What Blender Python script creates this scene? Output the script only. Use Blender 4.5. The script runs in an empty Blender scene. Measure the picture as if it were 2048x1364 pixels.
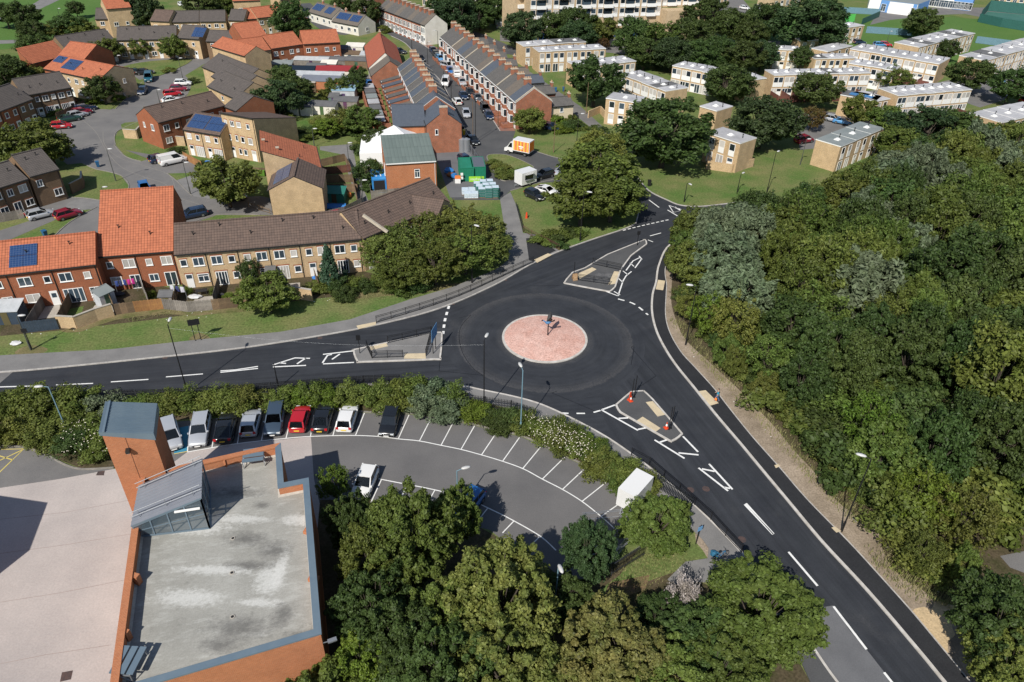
import bpy, bmesh, math, random
import numpy as np
from mathutils import Vector, Matrix
from mathutils.geometry import tessellate_polygon
R = random.Random(11)
scene = bpy.context.scene
col = scene.collection

# camera
FOC, ROLL, PITCH, CAMZ = 1450.0, math.radians(-1.6), math.atan(1450.0 / 2125.0),50.0   # drone 50 m above the roundabout
cam = bpy.data.cameras.new('camera'); cam.sensor_width = 36.0; cam.lens = 36.0 * FOC / 2048.0
cam.clip_start = 0.5; cam.clip_end = 3000
camo = bpy.data.objects.new('camera', cam); col.objects.link(camo); scene.camera = camo
_c, _s = math.cos(PITCH), math.sin(PITCH)
_right0, _up0, _fwd = Vector((1,0,0)), Vector((0, _s, _c)), Vector((0, _c, -_s))
_cr, _sr = math.cos(ROLL), math.sin(ROLL)
_right = _right0 * _cr - _up0 * _sr
_up = _right0 * _sr + _up0 * _cr
_m = Matrix((_right, _up, -_fwd)).transposed().to_4x4(); _m.translation = (0,0, CAMZ)
camo.matrix_world = _m

# sky, sun, exposure
SUN_EL = math.radians(44); SUN_DIR = Vector((-0.40,-0.92,0)).normalized()
w = bpy.data.worlds.new("World"); scene.world = w; w.use_nodes = True
nt = w.node_tree; nt.nodes.clear()
_o = nt.nodes.new('ShaderNodeOutputWorld'); _b = nt.nodes.new('ShaderNodeBackground'); _k = nt.nodes.new('ShaderNodeTexSky')
_k.sky_type = 'NISHITA'; _k.sun_disc = False; _k.sun_elevation = SUN_EL
_k.sun_rotation = math.atan2(SUN_DIR.x, SUN_DIR.y); _k.air_density = 1.0; _k.dust_density = 0.6
_b.inputs[1].default_value = 0.085
nt.links.new(_k.outputs[0], _b.inputs[0]); nt.links.new(_b.outputs[0], _o.inputs[0])
sl = bpy.data.lights.new('sun', 'SUN'); sl.energy = 4.8; sl.angle = math.radians(0.5); sl.color = (1.0,0.95,0.87)
so = bpy.data.objects.new('sun', sl); col.objects.link(so)
_sd = Vector((SUN_DIR.x * math.cos(SUN_EL), SUN_DIR.y * math.cos(SUN_EL), math.sin(SUN_EL)))
so.rotation_euler = _sd.to_track_quat('Z', 'Y').to_euler(); so.location = (0,0,120)
scene.view_settings.view_transform = 'Standard'; scene.view_settings.look = 'None'
scene.view_settings.exposure = 0.15; scene.view_settings.gamma = 1.0
scene.view_settings.use_curve_mapping = False
scene.cycles.max_bounces = 5; scene.cycles.diffuse_bounces = 2; scene.cycles.glossy_bounces = 2
scene.cycles.transmission_bounces = 4; scene.cycles.transparent_max_bounces = 8
scene.render.use_persistent_data = False

# survey: photograph pixel -> place on the ground (or at height z)
def at(px, py, z=0.0):
 d = _fwd + _right * ((px - 1024) / FOC) - _up * ((py - 682) / FOC)
 t = (z - CAMZ) / d.z
 return Vector((d.x * t, d.y * t, z))
def A2(px, py, z=0.0):
 p = at(px, py, z); return Vector((p.x, p.y))
def smooth(pts, n=5, closed=False):
 out = []; N = len(pts)
 rng = range(N) if closed else range(N - 1)
 for i in rng:
  p0 = pts[(i - 1) % N] if closed or i > 0 else pts[0]
  p1 = pts[i]; p2 = pts[(i + 1) % N]
  p3 = pts[(i + 2) % N] if closed or i + 2 < N else pts[-1]
  for k in range(n):
   t = k / n
   out.append(0.5 * ((2 * p1) + (p2 - p0) * t + (2 * p0 - 5 * p1 + 4 * p2 - p3) * t * t + (3 * p1 - p0 - 3 * p2 + p3) * t ** 3))
 if not closed: out.append(pts[-1])
 return out
def line(pix, n=5, z=0.0, closed=False):
 pts = [A2(x, y, z) for x, y in pix]
 return smooth(pts, n, closed) if n > 1 else pts

# materials
MATS = {}
def mat(name, color, rough=0.8, metal=0.0, noise=0.0, nscale=1.0, color2=None, bump=0.0, bscale=None, spec=0.5, coord='Object',
  detail=4.0, wave=None, emis=None, alpha=1.0, transl=0.0, hue=0.0, val=0.0, fine=0.0, fscale=20.0):
 """general procedural surface: two colours mixed by noise, optional fine grain and bump"""
 if name in MATS: return MATS[name]
 m = bpy.data.materials.new(name); m.use_nodes = True; MATS[name] = m
 N = m.node_tree.nodes; L = m.node_tree.links
 b = N['Principled BSDF']; b.inputs['Roughness'].default_value = rough; b.inputs['Metallic'].default_value = metal
 if 'Specular IOR Level' in b.inputs: b.inputs['Specular IOR Level'].default_value = spec
 m.diffuse_color = (*color[:3],1)
 b.inputs['Base Color'].default_value = (*color[:3],1)
 out = None
 if noise or color2 or fine or bump or hue or val:
  tc = N.new('ShaderNodeTexCoord'); src = tc.outputs[coord]
 if noise or color2:
  nz = N.new('ShaderNodeTexNoise'); nz.inputs['Scale'].default_value = nscale; nz.inputs['Detail'].default_value = detail
  nz.inputs['Roughness'].default_value = 0.62
  L.new(src, nz.inputs['Vector'])
  mr = N.new('ShaderNodeMapRange'); mr.inputs[1].default_value = 0.32; mr.inputs[2].default_value = 0.68
  L.new(nz.outputs['Fac'], mr.inputs[0])
  mx = N.new('ShaderNodeMix'); mx.data_type = 'RGBA'
  c2 = color2 or tuple(max(0, c * (1 - noise)) for c in color)
  mx.inputs[6].default_value = (*color[:3],1); mx.inputs[7].default_value = (*c2[:3],1)
  L.new(mr.outputs[0], mx.inputs[0]); out = mx.outputs[2]
 if fine:
  nf = N.new('ShaderNodeTexNoise'); nf.inputs['Scale'].default_value = fscale; nf.inputs['Detail'].default_value = 3
  L.new(src, nf.inputs['Vector'])
  mr2 = N.new('ShaderNodeMapRange'); mr2.inputs[1].default_value = 0.25; mr2.inputs[2].default_value = 0.75
  mr2.inputs[3].default_value = 1 - fine; mr2.inputs[4].default_value = 1 + fine
  L.new(nf.outputs['Fac'], mr2.inputs[0])
  mm = N.new('ShaderNodeVectorMath'); mm.operation = 'SCALE'
  if out: L.new(out, mm.inputs[0])
  else: mm.inputs[0].default_value = color[:3]
  L.new(mr2.outputs[0], mm.inputs['Scale']); out = mm.outputs[0]
 if hue or val:
  oi = N.new('ShaderNodeObjectInfo'); hs = N.new('ShaderNodeHueSaturation')
  h1 = N.new('ShaderNodeMapRange'); h1.inputs[3].default_value = 0.5 - hue; h1.inputs[4].default_value = 0.5 + hue
  L.new(oi.outputs['Random'], h1.inputs[0]); L.new(h1.outputs[0], hs.inputs['Hue'])
  mu = N.new('ShaderNodeMath'); mu.operation = 'MULTIPLY'; mu.inputs[1].default_value = 7.31
  fr = N.new('ShaderNodeMath'); fr.operation = 'FRACT'
  L.new(oi.outputs['Random'], mu.inputs[0]); L.new(mu.outputs[0], fr.inputs[0])
  h2 = N.new('ShaderNodeMapRange'); h2.inputs[3].default_value = 1 - val; h2.inputs[4].default_value = 1 + val
  L.new(fr.outputs[0], h2.inputs[0]); L.new(h2.outputs[0], hs.inputs['Value'])
  if out: L.new(out, hs.inputs['Color'])
  else: hs.inputs['Color'].default_value = (*color[:3],1)
  out = hs.outputs[0]
 if out: L.new(out, b.inputs['Base Color'])
 if bump:
  nb = N.new('ShaderNodeTexNoise'); nb.inputs['Scale'].default_value = bscale or nscale * 6; nb.inputs['Detail'].default_value = 3
  L.new(src, nb.inputs['Vector']); bp = N.new('ShaderNodeBump'); bp.inputs['Strength'].default_value = min(1, bump)
  bp.inputs['Distance'].default_value = 0.05
  L.new(nb.outputs['Fac'], bp.inputs['Height']); L.new(bp.outputs[0], b.inputs['Normal'])
 if emis: b.inputs['Emission Color'].default_value = (*emis[:3],1); b.inputs['Emission Strength'].default_value = emis[3]
 if alpha < 1: b.inputs['Alpha'].default_value = alpha
 return m

def brick_mat(name, c1, c2, mortar, scale=1.0, bw=0.225, bh=0.075, var=0.25, stain=0.25):
 m = bpy.data.materials.new(name); m.use_nodes = True; MATS[name] = m
 N = m.node_tree.nodes; L = m.node_tree.links; b = N['Principled BSDF']; b.inputs['Roughness'].default_value = 0.9
 b.inputs['Specular IOR Level'].default_value = 0.2
 uv = N.new('ShaderNodeUVMap'); bt = N.new('ShaderNodeTexBrick')
 bt.inputs['Color1'].default_value = (*c1,1); bt.inputs['Color2'].default_value = (*c2,1); bt.inputs['Mortar'].default_value = (*mortar, 1)
 bt.inputs['Scale'].default_value = 1.0; bt.inputs['Mortar Size'].default_value = 0.008; bt.inputs['Brick Width'].default_value = bw
 bt.inputs['Row Height'].default_value = bh; bt.inputs['Mortar Smooth'].default_value = 0.2
 L.new(uv.outputs[0], bt.inputs['Vector'])
 nz = N.new('ShaderNodeTexNoise'); nz.inputs['Scale'].default_value = 0.8; nz.inputs['Detail'].default_value = 6
 L.new(uv.outputs[0], nz.inputs['Vector'])
 nz2 = N.new('ShaderNodeTexNoise'); nz2.inputs['Scale'].default_value = 5.0; nz2.inputs['Detail'].default_value = 2
 mp = N.new('ShaderNodeMapping'); mp.inputs['Scale'].default_value = (1,3,1); L.new(uv.outputs[0], mp.inputs[0]); L.new(mp.outputs[0], nz2.inputs['Vector'])
 ad = N.new('ShaderNodeMath'); ad.operation = 'ADD'; L.new(nz.outputs[0], ad.inputs[0]); L.new(nz2.outputs[0], ad.inputs[1])
 mr = N.new('ShaderNodeMapRange'); mr.inputs[1].default_value = 0.6; mr.inputs[2].default_value = 1.4
 mr.inputs[3].default_value = 1 - stain; mr.inputs[4].default_value = 1 + stain * 0.8
 L.new(ad.outputs[0], mr.inputs[0])
 vm = N.new('ShaderNodeVectorMath'); vm.operation = 'SCALE'; L.new(bt.outputs[0], vm.inputs[0]); L.new(mr.outputs[0], vm.inputs['Scale'])
 L.new(vm.outputs[0], b.inputs['Base Color'])
 bp = N.new('ShaderNodeBump'); bp.inputs['Strength'].default_value = 0.4; bp.inputs['Distance'].default_value = 0.01; bp.invert = True
 L.new(bt.outputs['Fac'], bp.inputs['Height']); L.new(bp.outputs[0], b.inputs['Normal'])
 return m

def tile_mat(name, c1, c2, pu=0.30, pv=0.34, rowdark=0.35, rib=0.3, stain=0.25, moss=None, rough=0.85):
 """roof covering: ribs along the slope (u) and courses across it (v), metre UVs"""
 m = bpy.data.materials.new(name); m.use_nodes = True; MATS[name] = m
 N = m.node_tree.nodes; L = m.node_tree.links; b = N['Principled BSDF']; b.inputs['Roughness'].default_value = rough
 b.inputs['Specular IOR Level'].default_value = 0.25
 uv = N.new('ShaderNodeUVMap'); sp = N.new('ShaderNodeSeparateXYZ'); L.new(uv.outputs[0], sp.inputs[0])
 def math_(op, a, bb=None):
  n = N.new('ShaderNodeMath'); n.operation = op
  for i, v in enumerate((a, bb)):
   if v is None: continue
   if isinstance(v, (int, float)): n.inputs[i].default_value = v
   else: L.new(v, n.inputs[i])
  return n.outputs[0]
 u = math_('DIVIDE', sp.outputs[0], pu); v = math_('DIVIDE', sp.outputs[1], pv)
 fu = math_('FRACT', u); fv = math_('FRACT', v)
 ru = math_('ABSOLUTE', math_('SINE', math_('MULTIPLY', u, math.pi)))          # rounded ribs
 ht = math_('ADD', math_('MULTIPLY', ru, 0.5), math_('MULTIPLY', math_('SUBTRACT', 1.0, fv),0.5))
 wn = N.new('ShaderNodeTexWhiteNoise'); wn.noise_dimensions = '2D'
 cx = N.new('ShaderNodeCombineXYZ'); L.new(math_('FLOOR', u), cx.inputs[0]); L.new(math_('FLOOR', v), cx.inputs[1]); L.new(cx.outputs[0], wn.inputs[0])
 nz = N.new('ShaderNodeTexNoise'); nz.inputs['Scale'].default_value = 0.7; nz.inputs['Detail'].default_value = 6; L.new(uv.outputs[0], nz.inputs['Vector'])
 fac = math_('ADD', math_('MULTIPLY', wn.outputs[0],0.5), math_('MULTIPLY', nz.outputs[0],0.6))
 mx = N.new('ShaderNodeMix'); mx.data_type = 'RGBA'; mx.inputs[6].default_value = (*c1,1); mx.inputs[7].default_value = (*c2,1)
 L.new(fac, mx.inputs[0])
 edge = math_('GREATER_THAN', fv, 0.86)                                        # lap between courses
 gro = math_('LESS_THAN', ru, 0.30)                                            # joint between tiles
 dk = math_('SUBTRACT', 1.0, math_('ADD', math_('MULTIPLY', edge, rowdark), math_('MULTIPLY', gro, rib)))
 dk = math_('MAXIMUM', dk, 0.25)
 vm = N.new('ShaderNodeVectorMath'); vm.operation = 'SCALE'; L.new(mx.outputs[2], vm.inputs[0]); L.new(dk, vm.inputs['Scale'])
 L.new(vm.outputs[0], b.inputs['Base Color'])
 bp = N.new('ShaderNodeBump'); bp.inputs['Strength'].default_value = 0.7; bp.inputs['Distance'].default_value = 0.04
 L.new(ht, bp.inputs['Height']); L.new(bp.outputs[0], b.inputs['Normal'])
 return m

# mesh building
class MB:
 def __init__(s): s.v = []; s.f = []; s.m = []; s.sm = []
 def add(s, vs, fs, mi=0, smooth=False):
  o = len(s.v); s.v += [tuple(v) for v in vs]
  for f in fs: s.f.append(tuple(i + o for i in f)); s.m.append(mi); s.sm.append(smooth)
  return s
 def box(s, x0, x1, y0, y1, z0, z1, mi=0, top=None):
  v = [(x0, y0, z0),(x1, y0, z0),(x1, y1, z0),(x0, y1, z0),(x0, y0, z1),(x1, y0, z1),(x1, y1, z1),(x0, y1, z1)]
  s.add(v, [(0,3,2,1),(0,1,5,4),(1,2,6,5),(2,3,7,6),(3,0,4,7)], mi)
  s.add(v[4:],[(0,1,2,3)], mi if top is None else top); return s
 def bar(s, p, q, w, h=None, mi=0):
  """rectangular bar from p to q"""
  h = h or w; p = Vector(p); q = Vector(q); d = (q - p)
  if d.length < 1e-6: return s
  d.normalize(); a = Vector((0,0,1)) if abs(d.z) < 0.95 else Vector((1,0,0))
  u = d.cross(a).normalized() * w / 2; n = u.cross(d).normalized() * h / 2
  v = [p - u - n, p + u - n, p + u + n, p - u + n, q - u - n, q + u - n, q + u + n, q - u + n]
  s.add(v, [(0,3,2,1),(4,5,6,7),(0,1,5,4),(1,2,6,5),(2,3,7,6),(3,0,4,7)], mi); return s
 def tube(s, p, q, r0, r1=None, n=8, mi=0, caps=True):
  r1 = r0 if r1 is None else r1; p = Vector(p); q = Vector(q); d = (q - p).normalized()
  a = Vector((0,0,1)) if abs(d.z) < 0.95 else Vector((1,0,0)); u = d.cross(a).normalized(); w_ = u.cross(d)
  v = []
  for c, r in ((p, r0),(q, r1)):
   for i in range(n):
    t = 2 * math.pi * i / n; v.append(c + u * math.cos(t) * r + w_ * math.sin(t) * r)
  fs = [(i, (i + 1) % n, n + (i + 1) % n, n + i) for i in range(n)]
  s.add(v, fs, mi, True)
  if caps: s.add(v, [tuple(range(n))[::-1], tuple(range(n, 2 * n))], mi)
  return s
 def prism(s, poly, z0, z1, mi=0, top=None, bottom=False):
  n = len(poly); ar = sum(poly[i][0] * poly[(i + 1) % n][1] - poly[(i + 1) % n][0] * poly[i][1] for i in range(n))
  if ar < 0: poly = poly[::-1]
  zt = z1 if hasattr(z1, '__len__') else [z1] * n
  if ar < 0 and hasattr(z1, '__len__'): zt = zt[::-1]
  v = [(p[0], p[1], z0) for p in poly] + [(p[0], p[1], zt[i]) for i, p in enumerate(poly)]
  s.add(v, [(i, (i + 1) % n, n + (i + 1) % n, n + i) for i in range(n)], mi)
  s.sheet(poly, zt, mi if top is None else top)
  return s
 def sheet(s, poly, z, mi=0):
  n = len(poly); ar = sum(poly[i][0] * poly[(i + 1) % n][1] - poly[(i + 1) % n][0] * poly[i][1] for i in range(n))
  zt = z if hasattr(z, '__len__') else [z] * n
  if ar < 0: poly = poly[::-1]; zt = list(zt)[::-1]
  vs = [Vector((p[0], p[1],0)) for p in poly]
  tr = tessellate_polygon([vs]) if n > 4 else ([(0,1,2)] if n == 3 else [(0,1,2,3)])
  fs = []
  for t in tr:
   a, b, c = vs[t[0]], vs[t[1]], vs[t[2]]
   if (b - a).cross(c - a).z < 0: t = tuple(reversed(t))
   fs.append(tuple(t))
  s.add([(p[0], p[1], zt[i]) for i, p in enumerate(poly)], fs, mi); return s
 def strip(s, pts, w, z0, z1, mi=0, off=0.0, closed=False):
  """band of width w along a polyline; raised kerb when z1 > z0, flat paint when equal"""
  n = len(pts); L_ = []; R_ = []
  for i in range(n):
   a = pts[(i - 1) % n] if closed or i > 0 else pts[0]; b = pts[(i + 1) % n] if closed or i < n - 1 else pts[-1]
   d = Vector((b[0] - a[0], b[1] - a[1]))
   if d.length < 1e-9: d = Vector((1,0))
   d.normalize(); nr = Vector((-d.y, d.x)); p = Vector((pts[i][0], pts[i][1])) + nr * off
   L_.append(p + nr * w / 2); R_.append(p - nr * w / 2)
  seg = range(n) if closed else range(n - 1)
  for i in seg:
   j = (i + 1) % n
   v = [(R_[i].x, R_[i].y, z1),(R_[j].x, R_[j].y, z1),(L_[j].x, L_[j].y, z1),(L_[i].x, L_[i].y, z1)]
   s.add(v, [(0,1,2,3)], mi)
   if z1 > z0:
    lo = [(a[0], a[1], z0) for a in v]
    s.add(v + lo, [(0,4,5,1),(2,6,7,3)], mi)
  if z1 > z0 and not closed:
   for i in (0, n - 1):
    v = [(L_[i].x, L_[i].y, z0),(R_[i].x, R_[i].y, z0),(R_[i].x, R_[i].y, z1),(L_[i].x, L_[i].y, z1)]
    s.add(v, [(0,1,2,3)], mi)
  return s
 def mesh(s, name, mats):
  me = bpy.data.meshes.new(name); me.from_pydata(s.v, [], s.f)
  for m in (mats if isinstance(mats, (list, tuple)) else [mats]): me.materials.append(m)
  me.polygons.foreach_set('material_index', s.m); me.polygons.foreach_set('use_smooth', s.sm)
  uvl = me.uv_layers.new(name='uv'); V = s.v; data = []
  for f in s.f:
   a, b, c = Vector(V[f[0]]), Vector(V[f[1]]), Vector(V[f[2]])
   n = (b - a).cross(c - a)
   if n.length < 1e-12 and len(f) > 3: n = (c - a).cross(Vector(V[f[3]]) - a)
   if n.length > 1e-12: n.normalize()
   else: n = Vector((0,0,1))
   if abs(n.z) > 0.995: u_, v_ = Vector((1,0,0)), Vector((0,1,0))
   else: u_ = Vector((-n.y, n.x, 0)).normalized(); v_ = n.cross(u_)
   for i in f:
    p = Vector(V[i]); data += (p.dot(u_), p.dot(v_))
  uvl.data.foreach_set('uv', data); me.update(); return me
 def build(s, name, mats, parent=None, loc=None, rz=None, **kw):
  return link(name, s.mesh(name, mats), parent, loc, rz, **kw)

def link(name, me, parent=None, loc=None, rz=None, **kw):
 o = bpy.data.objects.new(name, me); col.objects.link(o)
 if parent is not None: o.parent = parent
 if loc is not None: o.location = loc
 if rz is not None: o.rotation_euler = (0,0, rz)
 for k, v in kw.items(): o[k] = v
 return o
def empty(name, loc, rz=0.0, label=None, category=None, group=None):
 o = bpy.data.objects.new(name, None); col.objects.link(o); o.location = loc; o.rotation_euler = (0,0, rz); o.empty_display_size = 0.2
 tag(o, label, category, group); return o
def tag(o, label=None, category=None, group=None):
 if label: o['label'] = label
 if category: o['category'] = category
 if group: o['group'] = group
 return o
KIDS = {}
def copy_thing(root, loc, rz=0.0, label=None, group=None, scale=None, mats=None):
 """copy a thing with its parts and sub-parts"""
 r = root.copy(); col.objects.link(r); r.location = loc; r.rotation_euler = (0,0, rz)
 if scale is not None: r.scale = scale if hasattr(scale, '__len__') else (scale,) * 3
 if label: r['label'] = label
 if group: r['group'] = group
 if root.name not in KIDS:
  KIDS[root.name] = [(c, list(c.children)) for c in root.children]
 for c, gs in KIDS[root.name]:
  d = c.copy(); col.objects.link(d); d.parent = r
  if mats and c.name.split('.')[0] in mats:
   d.material_slots[0].link = 'OBJECT'; d.material_slots[0].material = mats[c.name.split('.')[0]]
  for g in gs:
   e = g.copy(); col.objects.link(e); e.parent = d
 return r
ORD = ['nearest', 'second', 'third', 'fourth', 'fifth', 'sixth', 'seventh', 'eighth', 'ninth', 'tenth', 'eleventh', 'twelfth', 'thirteenth',
       'fourteenth', 'fifteenth', 'sixteenth', 'seventeenth', 'eighteenth', 'nineteenth', 'twentieth', 'twenty-first', 'twenty-second', 'twenty-third', 'twenty-fourth', 'twenty-fifth', 'twenty-sixth']
# ground materials
M = {}
M['grass'] = mat('grass', (0.074,0.140,0.032),0.95, color2=(0.175,0.172,0.072), noise=1, nscale=0.16, detail=9, fine=0.35, fscale=3.5, bump=0.9, bscale=6, spec=0.1)
M['grass_far'] = mat('grass_far', (0.070,0.145,0.034),0.95, color2=(0.095,0.165,0.044), noise=1, nscale=0.05, detail=7, fine=0.2, fscale=2, spec=0.1)
M['grass_dry'] = mat('grass_dry', (0.23,0.175,0.10),0.95, color2=(0.09,0.105,0.035), noise=1, nscale=0.35, detail=9, fine=0.3, fscale=5, spec=0.1)
M['soil'] = mat('soil', (0.10,0.075,0.05),0.95, color2=(0.05,0.05,0.022), noise=1, nscale=0.5, detail=8, fine=0.4, fscale=5, spec=0.1)
M['dirt'] = mat('dirt', (0.34,0.275,0.21),0.95, color2=(0.20,0.16,0.115), noise=1, nscale=0.45, detail=9, fine=0.3, fscale=6, bump=0.6, bscale=5, spec=0.1)
M['asphalt_old'] = mat('asphalt_old', (0.135,0.132,0.132),0.9, color2=(0.185,0.178,0.172), noise=1, nscale=0.25, detail=8, fine=0.16, fscale=12, spec=0.2)
M['asphalt_mid'] = mat('asphalt_mid', (0.070,0.072,0.076),0.9, color2=(0.095,0.096,0.098), noise=1, nscale=0.22, detail=8, fine=0.14, fscale=12, spec=0.2)
M['asphalt_grey'] = mat('asphalt_grey', (0.15,0.152,0.16),0.9, color2=(0.118,0.12,0.127), noise=1, nscale=0.35, detail=8, fine=0.12, fscale=14, spec=0.2)
M['carpark'] = mat('carpark', (0.155,0.15,0.148),0.9, color2=(0.118,0.115,0.116), noise=1, nscale=0.16, detail=9, fine=0.14, fscale=10, spec=0.2)
M['footway'] = mat('footway', (0.215,0.21,0.205),0.9, color2=(0.16,0.157,0.155), noise=1, nscale=0.4, detail=8, fine=0.12, fscale=12, spec=0.2)
M['footway_black'] = mat('footway_black', (0.021,0.022,0.025),0.85, color2=(0.030,0.031,0.034), noise=1, nscale=0.3, detail=8, fine=0.3, fscale=14, spec=0.25)
M['red_paving'] = mat('red_paving', (0.27,0.125,0.09),0.9, color2=(0.20,0.12,0.10), noise=1, nscale=0.6, fine=0.2, fscale=8, spec=0.2)
M['kerb'] = mat('kerb', (0.46,0.44,0.41),0.85, color2=(0.33,0.31,0.29), noise=1, nscale=1.2, fine=0.2, fscale=6, spec=0.2)
M['kerb_old'] = mat('kerb_old', (0.27,0.25,0.225),0.9, color2=(0.19,0.18,0.16), noise=1, nscale=1.0, fine=0.2, fscale=6, spec=0.2)
M['kerb_white'] = mat('kerb_white', (0.56,0.54,0.51),0.8, color2=(0.40,0.37,0.33), noise=1, nscale=1.5, spec=0.2)
M['paint'] = mat('paint', (0.80,0.80,0.78),0.6, color2=(0.66,0.66,0.64), noise=1, nscale=2.5, spec=0.3)
M['paint_worn'] = mat('paint_worn', (0.70,0.70,0.68),0.7, color2=(0.45,0.45,0.44), noise=1, nscale=1.6, detail=9, spec=0.3)
M['paint_yellow'] = mat('paint_yellow', (0.62,0.50,0.10),0.7, color2=(0.50,0.42,0.16), noise=1, nscale=1.6, spec=0.3)
M['paint_blue'] = mat('paint_blue', (0.035,0.20,0.33),0.7, color2=(0.055,0.24,0.36), noise=1, nscale=1.6, spec=0.3)
M['tactile'] = mat('tactile', (0.60,0.50,0.33),0.85, color2=(0.48,0.40,0.28), noise=1, nscale=1.2, fine=0.1, fscale=10, spec=0.2)
M['concrete_yard'] = mat('concrete_yard', (0.49,0.435,0.405),0.9, color2=(0.355,0.32,0.305), noise=1, nscale=0.12, detail=10, fine=0.10, fscale=7, spec=0.2)
M['slab_light'] = mat('slab_light', (0.45,0.42,0.37),0.9, color2=(0.34,0.31,0.27), noise=1, nscale=0.5, fine=0.15, fscale=6, spec=0.2)
M['iron'] = mat('iron', (0.10,0.06,0.05),0.7, color2=(0.05,0.04,0.04), noise=1, nscale=4)

def road_material():
 """new black surfacing: faint roller streaks, a dusty worn ring where traffic has circled the island, pale dust by the islands"""
 m = bpy.data.materials.new('asphalt_new'); m.use_nodes = True
 N = m.node_tree.nodes; L = m.node_tree.links; b = N['Principled BSDF']; b.inputs['Roughness'].default_value = 0.72
 b.inputs['Specular IOR Level'].default_value = 0.3
 tc = N.new('ShaderNodeTexCoord'); src = tc.outputs['Object']
 def noise(scale, det=5, vec=src, rough=0.6):
  n = N.new('ShaderNodeTexNoise'); n.inputs['Scale'].default_value = scale; n.inputs['Detail'].default_value = det; n.inputs['Roughness'].default_value = rough
  L.new(vec, n.inputs['Vector']); return n.outputs[0]
 def mr(v, a, b_, c, d):
  n = N.new('ShaderNodeMapRange'); n.inputs[1].default_value = a; n.inputs[2].default_value = b_; n.inputs[3].default_value = c; n.inputs[4].default_value = d
  L.new(v, n.inputs[0]); return n.outputs[0]
 def mth(op, a, bb):
  n = N.new('ShaderNodeMath'); n.operation = op
  for i, v in enumerate((a, bb)):
   if isinstance(v, (int, float)): n.inputs[i].default_value = v
   else: L.new(v, n.inputs[i])
  return n.outputs[0]
 base = mr(noise(0.35,8),0.3,0.7,0.0,1.0)
 mx = N.new('ShaderNodeMix'); mx.data_type = 'RGBA'; mx.inputs[6].default_value = (0.0245,0.027,0.033,1); mx.inputs[7].default_value = (0.036,0.039,0.045,1)
 L.new(base, mx.inputs[0])
 # dust: ring round the island + smudges
 sub = N.new('ShaderNodeVectorMath'); sub.operation = 'SUBTRACT'; L.new(src, sub.inputs[0]); sub.inputs[1].default_value = (ISL.x, ISL.y, 0)
 sep = N.new('ShaderNodeSeparateXYZ'); L.new(sub.outputs[0], sep.inputs[0])
 rad = mth('SQRT', mth('ADD', mth('MULTIPLY', sep.outputs[0], sep.outputs[0]), mth('MULTIPLY', sep.outputs[1], sep.outputs[1])),0)
 rough_r = mth('ADD', rad, mr(noise(1.2,4),0,1,-0.35,0.35))
 ring = mth('MULTIPLY', mr(rough_r, ROUT - 1.5, ROUT - 0.1,0,1), mr(rough_r, ROUT - 0.05, ROUT + 0.15,1,0))
 near = mr(rough_r, RISL, RISL + 0.9,0.9,0)
 spots = mr(noise(0.16,3),0.60,0.74,0,0.55)
 grain = mr(noise(5.0,6, rough=0.8),0.36,0.66,0.0,1.0)
 d = mth('MULTIPLY', mth('MAXIMUM', mth('MAXIMUM', mth('MULTIPLY', ring, 0.8), near), spots), grain)
 mx2 = N.new('ShaderNodeMix'); mx2.data_type = 'RGBA'; mx2.inputs[7].default_value = (0.17,0.16,0.15,1)
 L.new(mth('MULTIPLY', d, 0.42), mx2.inputs[0]); L.new(mx.outputs[2], mx2.inputs[6])
 at2 = N.new('ShaderNodeMath'); at2.operation = 'ARCTAN2'; L.new(sep.outputs[1], at2.inputs[0]); L.new(sep.outputs[0], at2.inputs[1])
 cv = N.new('ShaderNodeCombineXYZ'); L.new(mth('MULTIPLY', at2.outputs[0],1.2), cv.inputs[0]); L.new(mth('MULTIPLY', rad, 2.6), cv.inputs[1])
 arc = noise(1.0,5, cv.outputs[0],.7)
 def lane(ang):
  mp = N.new('ShaderNodeMapping'); mp.vector_type = 'POINT'; mp.inputs['Rotation'].default_value = (0,0,-ang); L.new(src, mp.inputs[0])
  m2 = N.new('ShaderNodeMapping'); m2.inputs['Scale'].default_value = (.06,1.5,1); L.new(mp.outputs[0], m2.inputs[0]); return noise(1.0,5, m2.outputs[0],.65)
 aSE = A2(1800,1330) - A2(1400,850); aW = A2(600,740) - A2(100,775); aNE = A2(1260,490) - A2(1130,540)
 isl = mth('LESS_THAN', rad, ROUT + 1.5); east = mth('GREATER_THAN', sep.outputs[0],6.0); north = mth('GREATER_THAN', sep.outputs[1],4.0)
 def sel(c, a, b_): return mth('ADD', mth('MULTIPLY', c, a), mth('MULTIPLY', mth('SUBTRACT', 1.0, c), b_))
 ln = sel(north, lane(math.atan2(aNE.y, aNE.x)), sel(east, lane(math.atan2(aSE.y, aSE.x)), lane(math.atan2(aW.y, aW.x))))
 stk = mr(sel(isl, mth('ADD', mth('MULTIPLY', arc, .55), mth('MULTIPLY', noise(.5,6),.45)), ln),.32,.68,.80,1.28)
 f = mth('MULTIPLY', mr(noise(14,3),0.25,0.75,0.78,1.22), stk)
 vm = N.new('ShaderNodeVectorMath'); vm.operation = 'SCALE'; L.new(mx2.outputs[2], vm.inputs[0]); L.new(f, vm.inputs['Scale'])
 L.new(vm.outputs[0], b.inputs['Base Color'])
 return m

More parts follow.
